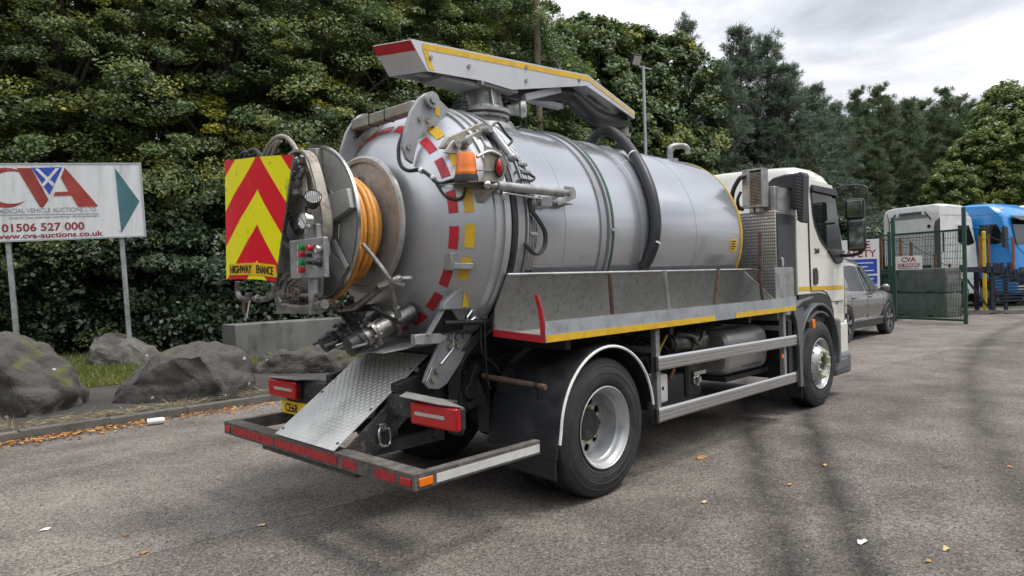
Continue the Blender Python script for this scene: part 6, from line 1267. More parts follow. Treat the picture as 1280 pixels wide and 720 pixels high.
# stacked concrete barrier blocks behind the gate
b0 = on(1184, 397, 'z', 0)
nb_ = (b0-GR).dot(gl_)
for i, (a, z, L) in enumerate(((0.0, 0, 2.1), (.02, .82, 2.2))):
    m = MB(); q = b0+gd*a
    v = []
    for zz_, ins in ((0, 0), (.70, 0.0), (.80, .05)):
        for s, dd in ((0+ins, 0+ins), (L-ins, 0+ins), (L-ins, .8-ins), (0+ins, .8-ins)): v.append(q+gd*s+gl_*dd+Vector((0, 0, z+zz_)))
    m.add(v, [(3, 2, 1, 0), (8, 9, 10, 11)]+[(r*4+k, r*4+(k+1) % 4, (r+1)*4+(k+1) % 4, (r+1)*4+k) for r in range(2) for k in range(4)])
    o = m.build('barrier_block', 'concrete_dark', None, bevel=.025)
    for s in (.45, L-.6):
        k = MB(); k.plate([q+gd*s-gl_*.004+Vector((0, 0, z+.0)), q+gd*(s+.18)-gl_*.004+Vector((0, 0, z+.0)), q+gd*(s+.18)-gl_*.004+Vector((0, 0, z+.07)), q+gd*s-gl_*.004+Vector((0, 0, z+.07))], .01, nrm=-gl_); k.build('fork_slot', 'ink_black', o)
    tag(o, ('lower stained concrete block of the stack behind the mesh gate', 'upper concrete block of the stack behind the mesh gate')[i], 'concrete block')

# ---- SUV parked ahead of the tanker
wc = on(1105, 417, 'z', 0)
SV = thing('parked_suv', 'grey brown compact SUV parked ahead of the tanker cab', 'car', (wc.x-1.33, wc.y+.90, 0), math.radians(-1.5)); SV.scale = (1.06, 1.06, 1.1)
st = [  # x, half width, z sill, z belt, z roof, roof half width
 (-2.22, .70, .55, .95, 1.00, .62), (-2.12, .84, .42, 1.0, 1.15, .66), (-1.75, .90, .34, 1.04, 1.53, .62), (-1.2, .92, .30, 1.03, 1.63, .63), (-.5, .92, .29, 1.01, 1.655, .64), (.1, .92, .29, .99, 1.63, .63), (.45, .92, .29, .985, 1.55, .62), (.80, .92, .29, .98, 1.32, .66), (1.12, .915, .29, .975, 1.08, .74), (1.35, .91, .31, .96, 1.02, .74), (1.8, .88, .36, .90, .95, .70), (2.08, .78, .42, .78, .84, .60), (2.20, .60, .48, .70, .72, .50)]
st = [(x, w_, z0, zb_, zr if zr < 1.05 else zr+(zr-1.05)*.18, rw) for x, w_, z0, zb_, zr, rw in st]
m = MB(); vs = []; nR = 13
def section(s):
    x, w_, z0, zb_, zr, rw = s; h = []
    h = [(.0, z0), (w_*.86, z0), (w_*.96, z0+.06), (w_, z0+(zb_-z0)*.45), (w_*.985, zb_-.06), (w_*.95, zb_), (rw+(w_*.95-rw)*.12, zb_+(zr-zb_)*.82), (rw*.86, zr-.015), (0, zr+.01)]
    return [(x, -y, z) for y, z in h]+[(x, y, z) for y, z in h[-2:0:-1]]
for s in st: vs += section(s)
q = len(section(st[0])); m.add(vs, [(i*q+k, i*q+(k+1) % q, (i+1)*q+(k+1) % q, (i+1)*q+k) for i in range(len(st)-1) for k in range(q)]+[tuple(range(q)), tuple(range(len(st)*q-1, (len(st)-1)*q-1, -1))])
body = m.build('body', 'suv_grey', SV, 50)
def sec_at(x):
    for a, b in zip(st, st[1:]):
        if a[0] <= x <= b[0]:
            t = (x-a[0])/(b[0]-a[0]); return [a[i]+(b[i]-a[i])*t for i in range(6)]
def glass_pt(x, f, off=.006):
    s = sec_at(x); sc_ = section(s); a = Vector(sc_[5]); b = Vector(sc_[6]); p = a+(b-a)*f; return p+Vector((0, -off, off*.3))
def gl_panel(name, xs_, f0, f1, mat, off=.006):
    m = MB(); vs = []
    for x, a, b in zip(xs_, f0, f1): vs += [glass_pt(x, a, off), glass_pt(x, b, off)]
    m.add(vs, [(2*i, 2*i+1, 2*i+3, 2*i+2) for i in range(len(xs_)-1)]); m.build(name, mat, body)
gl_panel('window', [-1.75, -1.3, -1.05], [.06, .05, .05], [.5, .86, .9], 'black_glass'); gl_panel('window', [-1.0, -.5, -.12], [.05, .05, .05], [.92, .93, .92], 'black_glass'); gl_panel('window', [-.02, .2, .45, .75, .98], [.05, .05, .05, .05, .06], [.92, .92, .90, .84, .3], 'black_glass')
m = MB(); vs = []
for s, f in (((1.10, .74, 1.07)), 0), : pass
ws = [(1.02, .70, 1.10), (.50, .57, 1.525)]; m.add([(1.06, -.70, 1.105), (1.06, .70, 1.105), (.48, .56, 1.63), (.48, -.56, 1.63)], [(0, 1, 2, 3)]); m.build('windscreen', 'black_glass', body)
def flank(x, z, off): 
    s = sec_at(x); w_, z0, zb_ = s[1], s[2], s[3]; k = (z-z0)/(zb_-z0); w2 = w_*(.97+.03*k/.45 if k < .45 else 1-.02*(k-.45)/.5); return (x, -w2-off, z)
for xx in (-1.02, -.05, 1.02):
    m = MB(); m.tube([flank(xx, .42, .001), flank(xx, .7, .001), flank(xx, .94, .001)], .006, 5, sm=0); m.build('door_gap', 'ink_black', body)
for xx in (-.95, .04):
    m = MB(); m.beam(flank(xx, .90, .016), flank(xx+.17, .895, .016), .022, .028); m.build('door_handle', 'suv_grey', body, bevel=.006)
m = MB(); m.beam(flank(-1.0, .43, .01), flank(.95, .42, .01), .03, .05); m.build('chrome_strip', 'bright_steel', body, bevel=.008)
m = MB(); m.beam(flank(-1.0, .33, .0), flank(.95, .33, .0), .05, .14); m.build('sill_cladding', 'black_plastic', body, bevel=.01)
m = MB(); m.ball((.70, -1.05, 1.08), .11, 14, 10, sc=(.75, .9, .75)); m.beam((.74, -.9, 1.03), (.72, -1.0, 1.05), .05, .05); m.build('door_mirror', 'suv_grey', body)
m = MB(); m.ball((2.02, -.66, .80), .16, 14, 8, sc=(1.1, .7, .5)); m.build('headlight', 'clear_lens', body)
for s in (-1, 1):
    for x in (-1.33, 1.33):
        m = MB(); arc_sheet(m, x, .36, .385, math.radians(-5), math.radians(185), .925*s, .70*s, .05, 24); m.build('arch_cladding', 'black_plastic', body, 35)
        w_ = MB(); w_.lathe([(.02, .22), (0, .25), (0, .34), (.03, .365), (.19, .365), (.22, .34), (.22, .22)], (x, .945*s*1.0, .362), (0, -s, 0), 40, closed_prof=True); wh = w_.build('wheel', 'rubber', SV, 35)
        d = MB(); d.lathe([(.03, .24), (.012, .235), (.03, .21), (.07, .20), (.09, .0)], (x, .945*s, .362), (0, -s, 0), 32); d.build('rim', 'wheel_dark', wh)
        for k in range(5):
            a = 6.283*k/5+.3; d = MB(); c_ = Vector((x, .945*s-.02*s, .362)); e_ = Vector((math.cos(a), 0, math.sin(a)))
            for t_ in (-.12, .12): e2 = Vector((math.cos(a+t_), 0, math.sin(a+t_))); d.beam(c_+e_*.04, c_+e2*.225, .03, .028, (0, 1, 0))
            d.build('spoke', 'alloy_wheel', wh)
m = MB(); m.box(-1.9, 1.9, -.75, .75, .22, .36); m.build('underbody', 'ink_black', SV)

# ---- parked tractor units
def tractor(label, rr, rf_or_rl, mode, paint, zt, group=None, fair=True):
    """local frame: x forward, y left, origin on the ground under the right rear corner of the cab"""
    if mode == 'rear': d = (rf_or_rl-rr); yaw = math.atan2(d.y, d.x)-math.pi/2
    else: d = (rf_or_rl-rr); yaw = math.atan2(d.y, d.x)
    Tn = thing('tractor_unit', label, 'truck', (rr.x, rr.y, 0), yaw, group)
    Lc, W, z0 = 2.25, 2.5, 1.15
    sd_ = [(0, z0), (0, zt-.42), (.0, zt-.30), (.10, zt-.04), (.5, zt), (1.35, zt-.05), (1.75, zt-.30), (2.0, zt-.62), (2.24, zt-1.75), (2.30, zt-2.1), (2.30, .55), (1.55, .55), (1.45, 1.0), (1.2, z0)]
    m = MB(); ysx = [0, .04, .14, .35, 1.25, 2.15, 2.36, 2.46, 2.5]; vs = []
    for y in ysx:
        a = abs(y-1.25)/1.25; k = max(0, (a-.7)/.3)
        for x, z in sd_:
            zz_ = z-(.10*k*k if z > zt-.35 else 0); xx = x-(.16*k*k if x > 1.7 and z > .6 else 0); vs.append((xx, y, zz_))
    n_ = len(sd_); m.add(vs, [(j*n_+i, j*n_+(i+1) % n_, (j+1)*n_+(i+1) % n_, (j+1)*n_+i) for j in range(len(ysx)-1) for i in range(n_)]+[tuple(range(n_)), tuple(range(len(ysx)*n_-1, (len(ysx)-1)*n_-1, -1))])
    c = m.build('cab', paint, Tn, 40, bevel=.02)
    def sp(n__, pts, mat, th=.012, par=None, off=.001): m = MB(); m.plate([(x, -off, z) for x, z in pts], th, nrm=(0, -1, 0)); return m.build(n__, mat, par or c, bevel=.004)
    dpl = sp('door', [(.90, 1.15), (.90, zt-.86), (.96, zt-.80), (1.72, zt-.82), (2.06, zt-1.6), (2.10, 1.9), (2.10, 1.15)], paint)
    sp('door_window', [(1.0, zt-1.56), (1.0, zt-.90), (1.66, zt-.90), (1.98, zt-1.60), (1.6, zt-1.70), (1.3, zt-1.66)], 'black_glass', .006, dpl, .014); sp('door_handle', [(1.04, 1.62), (1.22, 1.62), (1.22, 1.70), (1.04, 1.70)], 'black_plastic', .02, dpl, .014)
    sp('door_line', [(.955, .9), (.965, .9), (.965, 2.9), (.955, 2.9)], 'ink_black', .003)
    sp('side_fairing', [(-.30, 1.0), (-.30, zt-1.0), (-.22, zt-.72), (-.01, zt-.60), (-.01, 1.0)], 'black_plastic' if fair else paint, .05, None, -.03)
    sp('side_vent', [(.12, 2.25), (.24, 2.25), (.24, 3.0), (.12, 3.0)], 'black_plastic', .01)
    m = MB(); m.tube([(1.85, .02, zt-1.0), (2.08, -.24, zt-1.02)], .02, 6); m.box(2.02, 2.12, -.40, -.14, zt-1.55, zt-1.05); m.box(2.02, 2.12, -.40, -.14, zt-1.85, zt-1.60); m.build('mirror', 'black_plastic', c, bevel=.03)
    m = MB(); m.add([(2.225, .22, zt-1.72), (2.225, 2.28, zt-1.72), (2.03, 2.25, zt-.72), (2.03, .25, zt-.72)], [(0, 1, 2, 3)]); v_ = m.build('windscreen', 'black_glass', c); v_.location.x += .03
    m = MB(); m.add([(2.03, .2, zt-.60), (2.03, 2.3, zt-.60), (2.36, 2.2, zt-.80), (2.36, .3, zt-.80), (2.03, .2, zt-.58), (2.03, 2.3, zt-.58), (2.36, 2.2, zt-.78), (2.36, .3, zt-.78)], [(0, 1, 2, 3), (7, 6, 5, 4), (0, 4, 5, 1), (1, 5, 6, 2), (2, 6, 7, 3), (3, 7, 4, 0)]); m.build('sun_visor', 'black_plastic', c)
    m = MB(); m.box(2.29, 2.33, .3, 2.2, .9, 1.55); m.build('grille', 'black_plastic', c)
    for y in (.32, 2.18): m = MB(); m.box(2.27, 2.34, y-.22, y+.22, .66, .86); m.build('headlight', 'clear_lens', c, bevel=.02)
    for y in (.25, 2.25): m = MB(); m.ball((1.62, y+(.1 if y < 1 else -.1), zt-.30), .14, 12, 8, sc=(1, 1, .5)); m.build('roof_lamp', 'clear_lens', c)
    # rear wall details
    m = MB(); m.box(-.012, .0, .5, 2.1, zt-.55, zt-.42); m.build('rear_louvre', 'grey_paint', c); m = MB(); m.tube([(-.02, 2.3, zt-.25), (-.03, 2.2, zt-.7), (-.02, 2.25, zt-1.2)], .02, 6); m.build('air_line', 'cast_metal', c); m = MB(); m.box(-.006, 0, .12, 2.38, zt-1.32, zt-1.30); m.build('rear_seam', 'ink_black', c); m = MB(); m.cyl((-.02, .45, zt-.9), (0, .45, zt-.9), .07, n=14); m.build('port_cap', 'black_plastic', c)
    for y in (.62, 1.25, 1.88): m = MB(); m.box(-.005, 0, y-.008, y+.008, 1.3, zt-1.34); m.build('rear_seam', 'grey_plastic', c)
    for y in (.35, 2.15): m = MB(); m.beam((-.03, y, zt-.62), (-.03, y+(.25 if y < 1 else -.25), zt-.30), .04, .05); m.build('deflector_bracket', 'cast_metal', c)
    m = MB(); m.box(-.03, .0, .75, 1.75, zt-.40, zt-.28); m.build('deflector_recess', 'grey_plastic', c)
    sp('roof_seam', [(.05, zt-.50), (1.85, zt-.50), (1.85, zt-.485), (.05, zt-.485)], 'ink_black', .002)
    m = MB(); m.box(-2.7, 2.0, .70, .80, .72, .98); m.box(-2.7, 2.0, 1.70, 1.80, .72, .98); m.build('chassis_rail', 'chassis_black', Tn); m = MB(); m.box(-.9, -.1, .3, 2.2, .98, 1.75); m.build('catwalk_box', 'chassis_black', Tn, bevel=.03)
    m = MB(); m.cyl((1.0, .3, .5), (1.0, 2.2, .5), .08); m.build('axle', 'chassis_black', Tn); m = MB(); m.cyl((-2.0, .3, .5), (-2.0, 2.2, .5), .1); m.build('axle', 'chassis_black', Tn)
    for x in (1.0, -2.0):
        for y, s in ((.06, 1), (2.44, -1)):
            w_ = MB(); w_.lathe([(.02, .29), (0, .32), (-.005, .42), (.02, .5), (.05, .515), (.25, .515), (.28, .5), (.30, .32), (.28, .29)], (x, y, .51), (0, s, 0), 32, closed_prof=True); wh = w_.build('wheel', 'rubber', Tn, 35); d = MB(); d.lathe([(.01, .3), (.05, .27), (.06, .2), (.0, .15), (0, 0)], (x, y, .51), (0, s, 0), 24); d.build('rim', 'rim_silver', wh)
    m = MB(); arc_sheet(m, 1.0, .5, .58, math.radians(0), math.radians(180), -.005, .35, .05, 18); m.build('wheel_arch', 'grey_plastic' if paint == 'white_paint' else 'dark_red', c, 35)
    m = MB(); m.box(-1.6, -.25, .02, .45, .35, .95); m.build('fuel_tank', 'dark_red' if paint == 'blue_paint' else 'alloy_rail', Tn, bevel=.06, seg=3)
    return Tn
K = base(1176, 27.0); L2 = base(1106, 29.3); tractor('white tractor unit seen from behind through the green mesh gate', K, L2, 'rear', 'white_paint', top_z(1172, 253, 27))
r3 = Vector(RT); r3.z = 0; r3.normalize(); f3 = Vector(FW); f3.z = 0; f3.normalize()
Rr = base(1193, 29.0); Ff = Rr+r3*1.1-f3*2.0; tractor('bright blue tractor unit parked behind the loading ramp', Rr, Ff, 'side', 'blue_paint', top_z(1225, 255, 28.4), None, False)
hd = (Ff-Rr).normalized(); lf = Vector((-hd.y, hd.x, 0)); R2 = Rr+lf*3.3+hd*.5; tractor('white tractor unit parked beyond the blue one', R2, R2+hd, 'side', 'white_paint', top_z(1250, 258, (R2-Vector(CAM)).dot(Vector(FW))), None, False)

# ---- loading ramp with rope posts
r3 = Vector(RT); r3.z = 0; r3.normalize(); f3 = Vector(FW); f3.z = 0; f3.normalize()
LB = base(1100, 24.0); RB = base(1243, 23.4)
rd_ = (RB-LB); lenD = rd_.length; rd_.normalize(); rn_ = Vector((-rd_.y, rd_.x, 0))
if rn_.dot(f3) < 0: rn_ = -rn_
yaw = math.atan2(rd_.y, rd_.x)
RP = thing('loading_ramp', 'dark steel loading ramp with slatted slope standing by the yellow post', 'ramp', LB, yaw)
zd = 1.62; W2 = 1.2
m = MB(); m.box(0, lenD, 0, .12, zd-.18, zd); m.box(0, lenD, W2-.12, W2, zd-.18, zd); m.build('deck_beam', 'ramp_navy', RP, bevel=.006)
k = 0
while k*.22 < lenD-.1: m = MB(); m.box(k*.22+.01, k*.22+.21, .12, W2-.12, zd-.06, zd-.005); m.build('deck_plank', 'ramp_navy', RP); k += 1
Ls = 3.6; z1 = .25
for y in (0, W2-.08):
    m = MB(); m.beam((lenD, y+.04, zd-.06), (lenD+Ls, y+.04, z1), .08, .16); m.build('slope_beam', 'ramp_navy', RP)
for i in range(14):
    t = (i+.5)/14; m = MB(); x = lenD+Ls*t; z = zd+.03+(z1-zd)*t; m.box(x-.09, x+.09, .08, W2-.08, z-.03, z+.01); m.build('slope_plank', 'ramp_navy', RP)
    if i < 9: m = MB(); m.box(x-.06, x+.06, -.05, -.005, z-.22, z+.10); m.build('side_board', 'ramp_navy', RP)
for x in (lenD-1.1, lenD-.05):
    for y in (.06, W2-.06): m = MB(); m.box(x-.06, x+.06, y-.06, y+.06, 0, zd-.18); m.build('leg', 'ramp_navy', RP)
for i in range(11):
    z = .42+.105*i; xe = lenD+Ls*max(.05, min(1, (zd-.1-z)/(zd-z1))); m = MB(); m.box(lenD+.02, xe, -.03, .0, z, z+.062); m.build('side_slat', 'ramp_navy', RP)
for i in range(4):
    x = lenD+.35+.75*i; m = MB(); m.box(x-.05, x+.05, .005, .09, 0, max(.3, zd-.15+(z1-zd)*(x-lenD)/Ls)); m.build('leg', 'ramp_navy', RP)
m = MB(); m.beam((lenD-.95, .06, zd-.25), (lenD-.1, .06, .1), .06, .06); m.build('brace', 'ramp_navy', RP)
m = MB(); m.beam((lenD-1.0, .0, .10), (lenD+2.0, 0, .06), .1, .1); m.build('ground_beam', 'concrete', RP)
for x in (lenD-.20, lenD+.0, lenD+.22, lenD+.44): m = MB(); m.box(x-.06, x+.06, -.05, -.005, zd-.22, zd+.12); m.build('side_board', 'ramp_navy', RP)
def rail_posts(pts, mat='post_orange'):
    tops = []
    for x, y, z0, z1_ in pts:
        m = MB(); m.box(x-.035, x+.035, y-.035, y+.035, z0, z1_); m.build('rope_post', mat, RP); tops.append(Vector((x, y, z1_-.06)))
    for a, b in zip(tops, tops[1:]): m = MB(); m.tube([a, (a+b)/2-Vector((0, 0, .10)), b], .014, 5); m.build('rope', 'black_hose', RP)
s_ = lambda U: (U-1100)/143*lenD
rail_posts([(s_(1104), .1, zd-.1, 2.78), (s_(1128), .1, zd-.1, 2.70), (s_(1142), .1, zd-.1, 2.55), (s_(1172), .1, zd-.1, 2.10), (s_(1190), .1, zd-.1, 1.75)])
rail_posts([(s_(1236), .6, zd-.1, 2.7), (s_(1257), 1.1, zd-.3, 2.75), (s_(1268), .1, 1.3, 2.60), (s_(1285), .1, .9, 2.0), (s_(1300), .1, .7, 1.8)])
yp = on(1231.5, 388, 'z', 0); a = base(1236, 24.2)
m = MB(); yq = Vector((yp.x, yp.y, 0)); dy_ = (yq-Vector(CAM)).dot(Vector(FW)); m.cyl(yq+Vector((0, 0, -.02)), yq+Vector((0, 0, top_z(1233, 290, dy_))), .065, n=14); m.ball(yq+Vector((0, 0, top_z(1233, 290, dy_))), .065, 14, 8, sc=(1, 1, .5)); tag(m.build('yellow_post', 'post_yellow', None, 30), 'yellow steel guard post standing on the ground beside the loading ramp', 'post')
# ================================================================== TREES
def tri_points(rg, n): return unit(rg.normal(0, 1, (n, 3)))
def leaf_cloud(seed, centres, outw, rad, flat, per, size, tintc, droop=.35):
    """leaf-sized rhombi in flattened sprays; every spray has its own tint"""
    rg = np.random.default_rng(seed); nb = len(centres); idx = np.repeat(np.arange(nb), per); n_ = len(idx)
    d = tri_points(rg, n_)*np.cbrt(rg.random(n_))[:, None]; R_ = rad[idx]
    off = np.c_[d[:, 0]*R_, d[:, 1]*R_, d[:, 2]*R_*flat]
    o = outw[idx]; along = (off[:, :2]*o[:, :2]).sum(1); off[:, 2] -= droop*np.maximum(along, -.3*R_)
    C_ = centres[idx]+off
    nr = unit(np.c_[rg.normal(0, .6, n_), rg.normal(0, .6, n_), np.full(n_, .65)]+o*.6); D_ = unit(o+rg.normal(0, .8, (n_, 3))); D_ = unit(D_-nr*(D_*nr).sum(1)[:, None])
    L_ = size*np.exp(rg.normal(0, .30, n_)); t_ = np.clip(tintc[idx]+rg.normal(0, .15, n_), 0, 1)
    return C_, L_, D_, nr, t_
def broadleaf(seed, H, rw, zlow, nb, per, size, mat, rad0, flat=.35, yellow=.0, limbs=14, prof=None):
    rg = np.random.default_rng(seed)
    h = rg.random(nb)**.9; a = rg.uniform(0, 2*math.pi, nb)
    pf = (np.sin(np.pi*np.clip(h*.86+.12, 0, 1))**.55) if prof is None else prof(h)
    rr_ = rw*pf*(.35+.65*np.sqrt(rg.random(nb)))*(1+.18*np.sin(a*3+seed)+.14*np.sin(h*9+a*2))
    z = zlow+(H-zlow)*h; C_ = np.c_[rr_*np.cos(a), rr_*np.sin(a), z]; o = unit(np.c_[np.cos(a), np.sin(a), (h-.45)*.8])
    rad = rad0*rg.uniform(.6, 1.3, nb)*(1-.35*h); tint = np.clip(rg.normal(.40, .17, nb), 0, .78)
    if yellow:
        yc = np.array([mnoise.noise(Vector((x*.55+seed, y*.55, zz_*.55))) for x, y, zz_ in C_]); tint = np.where(yc > yellow, np.clip(.80+.28*rg.random(nb), 0, 1), tint)
    c, L_, D_, nr, t_ = leaf_cloud(seed+1, C_, o, rad, flat, per, size, tint)
    me = scatter_mesh('crown', c, L_, L_*.62, D_, nr, t_, mat, fold=.10)
    m = MB(); r = random.Random(seed); pts = [(0, 0, -.2)]; x = y = 0
    for k in range(1, 8): x += r.uniform(-.12, .12); y += r.uniform(-.12, .12); pts.append((x, y, H*.86*k/7))
    m.tube(pts, .02*H+.02, 10, sm=3, taper=.03)
    sel = rg.choice(nb, min(limbs, nb), replace=False)
    for i in sel:
        e_ = C_[i]; zb_ = max(.6, e_[2]*.72-.3); t = min(1, zb_/(H*.86)); k = min(6, int(t*7)); f = t*7-k; b0 = V3(pts[k]).lerp(V3(pts[k+1]), f); m.tube([b0, b0.lerp(V3(e_), .5)+Vector((0, 0, .25)), V3(e_)], .012*H*(1-.6*t)+.012, 6, sm=3, taper=.012)
    tr = m.build('trunk', 'bark', None, 60); tm = tr.data.copy(); off = OFF[tr.name]; tm.transform(Matrix.Translation(off)); bpy.data.objects.remove(tr); return tm, me
def pine(seed, H, rw, zlow, mat, dens=1., tsize=.26):
    rg = np.random.default_rng(seed); r = random.Random(seed); m = MB(); T_ = []; O_ = []; Tn = []
    lean = (r.uniform(-.4, .4), r.uniform(-.4, .4)); ax_ = lambda z: Vector((lean[0]*(z/H)**2, lean[1]*(z/H)**2, z))
    m.tube([ax_(H*k/8)-Vector((0, 0, .2 if k == 0 else 0)) for k in range(9)], .17, 9, sm=2, taper=.02)
    z = zlow
    while z < H-.25:
        h = (z-zlow)/(H-zlow); L0 = rw*(1-h)**.78*(.9 if h > .15 else .75+h)+.22; nbr = r.choice((5, 6, 7))
        for k in range(nbr):
            a = r.uniform(0, 6.283); L = L0*r.uniform(.55, 1.15); up = .10+.55*h+r.uniform(-.12, .15); e_ = Vector((math.cos(a), math.sin(a), up)).normalized(); b0 = ax_(z+r.uniform(-.2, .2)); mid = b0+e_*L*.5+Vector((0, 0, -.06*L)); end = b0+e_*L+Vector((0, 0, .12*L)); m.tube([b0, mid, end], .035*(1-.7*h)+.008, 5, sm=2, taper=.006)
            nt = int((4+L*8.5)*dens)
            for q in range(nt):
                f = .30+.70*math.sqrt(r.random()); p = b0.lerp(mid, f*2) if f < .5 else mid.lerp(end, f*2-1); sp = .10+.22*L*(.35+.65*(1-abs(f-.7)))*.8; p = p+Vector((r.gauss(0, sp*.6), r.gauss(0, sp*.6), r.gauss(.05, sp*.35))); T_.append(p); d = (e_*.7+Vector((r.gauss(0, .5), r.gauss(0, .5), .55+r.gauss(0, .3)))).normalized(); O_.append(d); Tn.append(.30+.35*f*r.random()+.10*h)
        z += r.uniform(.30, .48)
    for q in range(10): T_.append(ax_(H-.1-.06*q)); O_.append(Vector((r.gauss(0, .4), r.gauss(0, .4), 1)).normalized()); Tn.append(.5)
    T_ = np.array(T_); O_ = np.array(O_); Tn = np.array(Tn); per = 19; idx = np.repeat(np.arange(len(T_)), per); n_ = len(idx)
    D_ = unit(O_[idx]*.75+rg.normal(0, .62, (n_, 3))); L_ = tsize*rg.uniform(.6, 1.2, n_); C_ = T_[idx]+D_*L_[:, None]*.5+rg.normal(0, .03, (n_, 3)); nr = unit(np.cross(D_, unit(rg.normal(0, 1, (n_, 3)))))
    me = scatter_mesh('crown', C_, L_, np.full(n_, .026)*tsize/.26, D_, nr, np.clip(Tn[idx]+rg.normal(0, .12, n_), 0, 1), mat)
    tr = m.build('trunk', 'pine_bark', None, 60); tm = tr.data.copy(); off = OFF[tr.name]; tm.transform(Matrix.Translation(off)); bpy.data.objects.remove(tr); return tm, me
KIND = {
 'beech': broadleaf(101, 13, 3.15, .6, 470, 215, .092, 'leaf_green', .66, .5, .24, 26),
 'beech_b': broadleaf(151, 13, 3.15, .6, 470, 215, .092, 'leaf_green', .66, .5, .9, 26),
 'beech_c': broadleaf(131, 13, 3.15, .6, 470, 215, .092, 'leaf_mid', .66, .5, .5, 26),
 'beech_d': broadleaf(177, 13, 3.15, .6, 470, 215, .092, 'leaf_green', .66, .5, .40, 26),
 'lime': broadleaf(211, 11, 2.6, 1.0, 420, 95, .15, 'leaf_mid', .50, .75, .45),
 'lime_b': broadleaf(223, 11, 2.4, 1.2, 400, 95, .15, 'leaf_light', .48, .75, .45),
 'shrub': broadleaf(307, 3.6, 2.0, .1, 120, 200, .105, 'ivy', .62, .6, .75, 6, lambda h: .78+.22*np.sin(np.pi*(.25+.7*h))),
 'shrub_b': broadleaf(313, 3.2, 1.9, .1, 110, 200, .10, 'ivy', .60, .6, .6, 6, lambda h: .8+.2*np.sin(np.pi*(.25+.7*h))),
 'pine': pine(401, 12, 2.9, 1.4, 'needle'), 'pine_b': pine(419, 12, 2.5, 1.8, 'needle'), 'pine_c': pine(431, 12, 2.3, 2.2, 'needle_green')}
HT = {'beech': 13, 'beech_d': 13, 'beech_b': 13, 'beech_c': 13, 'lime': 11, 'lime_b': 11, 'shrub': 3.6, 'shrub_b': 3.2, 'pine': 12, 'pine_b': 12, 'pine_c': 12}
LAB = {'beech_d': ('broadleaf_tree', 'dark green tree with a few yellow sprays behind the tank', 'tree', 'yellowing trees behind the sign'), 'beech': ('broadleaf_tree', 'tall dark green tree with yellowing sprays in the row behind the auction sign', 'tree', 'yellowing trees behind the sign'),
 'beech_b': ('broadleaf_tree', 'tall dark green leafy tree of the dense wall behind the auction sign', 'tree', 'dark green trees behind the sign'),
 'beech_c': ('broadleaf_tree', 'tall mid green leafy tree standing behind the tanker boom', 'tree', 'mid green trees behind the boom'),
 'lime': ('broadleaf_tree', 'mid green round leafed tree beside the lamp post and utility pole', 'tree', 'round leafed trees by the lamp post'),
 'lime_b': ('broadleaf_tree', 'pale green broadleaf tree rising behind the parked tractor units', 'tree', 'pale green trees behind the tractor units'),
 'shrub': ('ivy_shrub', 'dense dark ivy shrub of the hedge at the foot of the trees', 'shrub', 'dark hedge shrubs'),
 'shrub_b': ('ivy_shrub', 'dark rounded shrub under the pines behind the yard fence', 'shrub', 'shrubs under the pines'),
 'pine': ('pine_tree', 'full blue green pine standing behind the tanker cab', 'tree', 'full pines behind the cab'),
 'pine_b': ('pine_tree', 'tall narrow blue green pine in the row behind the cab', 'tree', 'narrow pines behind the cab'),
 'pine_c': ('pine_tree', 'dark green pine with open tip above the parked tractor units', 'tree', 'dark pines above the tractor units')}
rt = random.Random(99)
def plant(kind, U, depth, topV=None, height=None, wide=1., z0=0., label=None):
    b = base(U, depth); h = (top_z(U, topV, depth) if topV is not None else height)-z0; s = h/HT[kind]; nm, lab, cat, grp = LAB[kind]
    o = thing(nm, lab, cat, (b.x, b.y, z0), rt.uniform(0, 6.28), grp); o['label'] = label or lab; o.scale = (s*wide, s*wide, s)
    for part, me in zip(('trunk', 'crown'), KIND[kind]):
        c = bpy.data.objects.new(part, me); col.objects.link(c); c.parent = o
    return o
zg = .25
for U, d, k in ((-120, 16.2, 'beech_b'), (-15, 16.0, 'beech_b'), (95, 16.8, 'beech_b'), (205, 18.2, 'beech_b'), (290, 18.8, 'beech'), (405, 20.0, 'beech_d'), (500, 22.5, 'beech_c'), (590, 25.0, 'beech_c'), (655, 27.5, 'beech_c')):
    plant(k, U, d, topV=-70 if U < 600 else -20 if U < 640 else 2, wide=1.05, z0=zg, label={95: 'dark green tree rising straight behind the sign arrow', 205: 'dark green tree between the auction sign and the chevron board', 290: 'tree with yellowing sprays rising above the chevron board', 405: 'tree with a few yellow sprays between the hose reel and the boom tip', 500: 'mid green leafy tree behind the rear end of the boom', 590: 'mid green leafy tree behind the boom turret', 655: 'mid green leafy tree standing against the wooden utility pole'}.get(U))
for U, d, k in ((-70, 20.5, 'beech_b'), (45, 20.8, 'beech_b'), (155, 22, 'beech_b'), (255, 23, 'beech_b'), (350, 24, 'beech_b'), (450, 26.5, 'beech_c'), (545, 29, 'beech_c'), (620, 31, 'beech_c')):
    plant(k, U, d, topV=-110 if U < 560 else -40, wide=1.0, z0=zg)
for U, d in ((-140, 16.0), (-75, 16.0), (-10, 16.2), (55, 16.4), (118, 16.6), (180, 16.8), (240, 17.2), (300, 17.4), (358, 18.2), (415, 19.2), (475, 20.4), (535, 21.8), (600, 23.4), (660, 24.8)):
    plant('shrub', U, d, height=rt.uniform(3.3, 4.3), z0=.2)
for U, d, tv in ((705, 28, 40), (755, 29.5, 32), (800, 30.5, 42), (845, 31, 52), (730, 34, 28), (780, 36, 40), (870, 28.5, 180)):
    plant('lime', U, d, topV=tv, wide=.95, label={705: 'round leafed tree close beside the wooden utility pole', 755: 'round leafed tree between the utility pole and the lamp post', 800: 'round leafed tree directly behind the lamp post', 845: 'round leafed tree between the lamp post and the spire-topped pine', 870: 'low leafy tree under the pines behind the tank vent pipe'}.get(U))
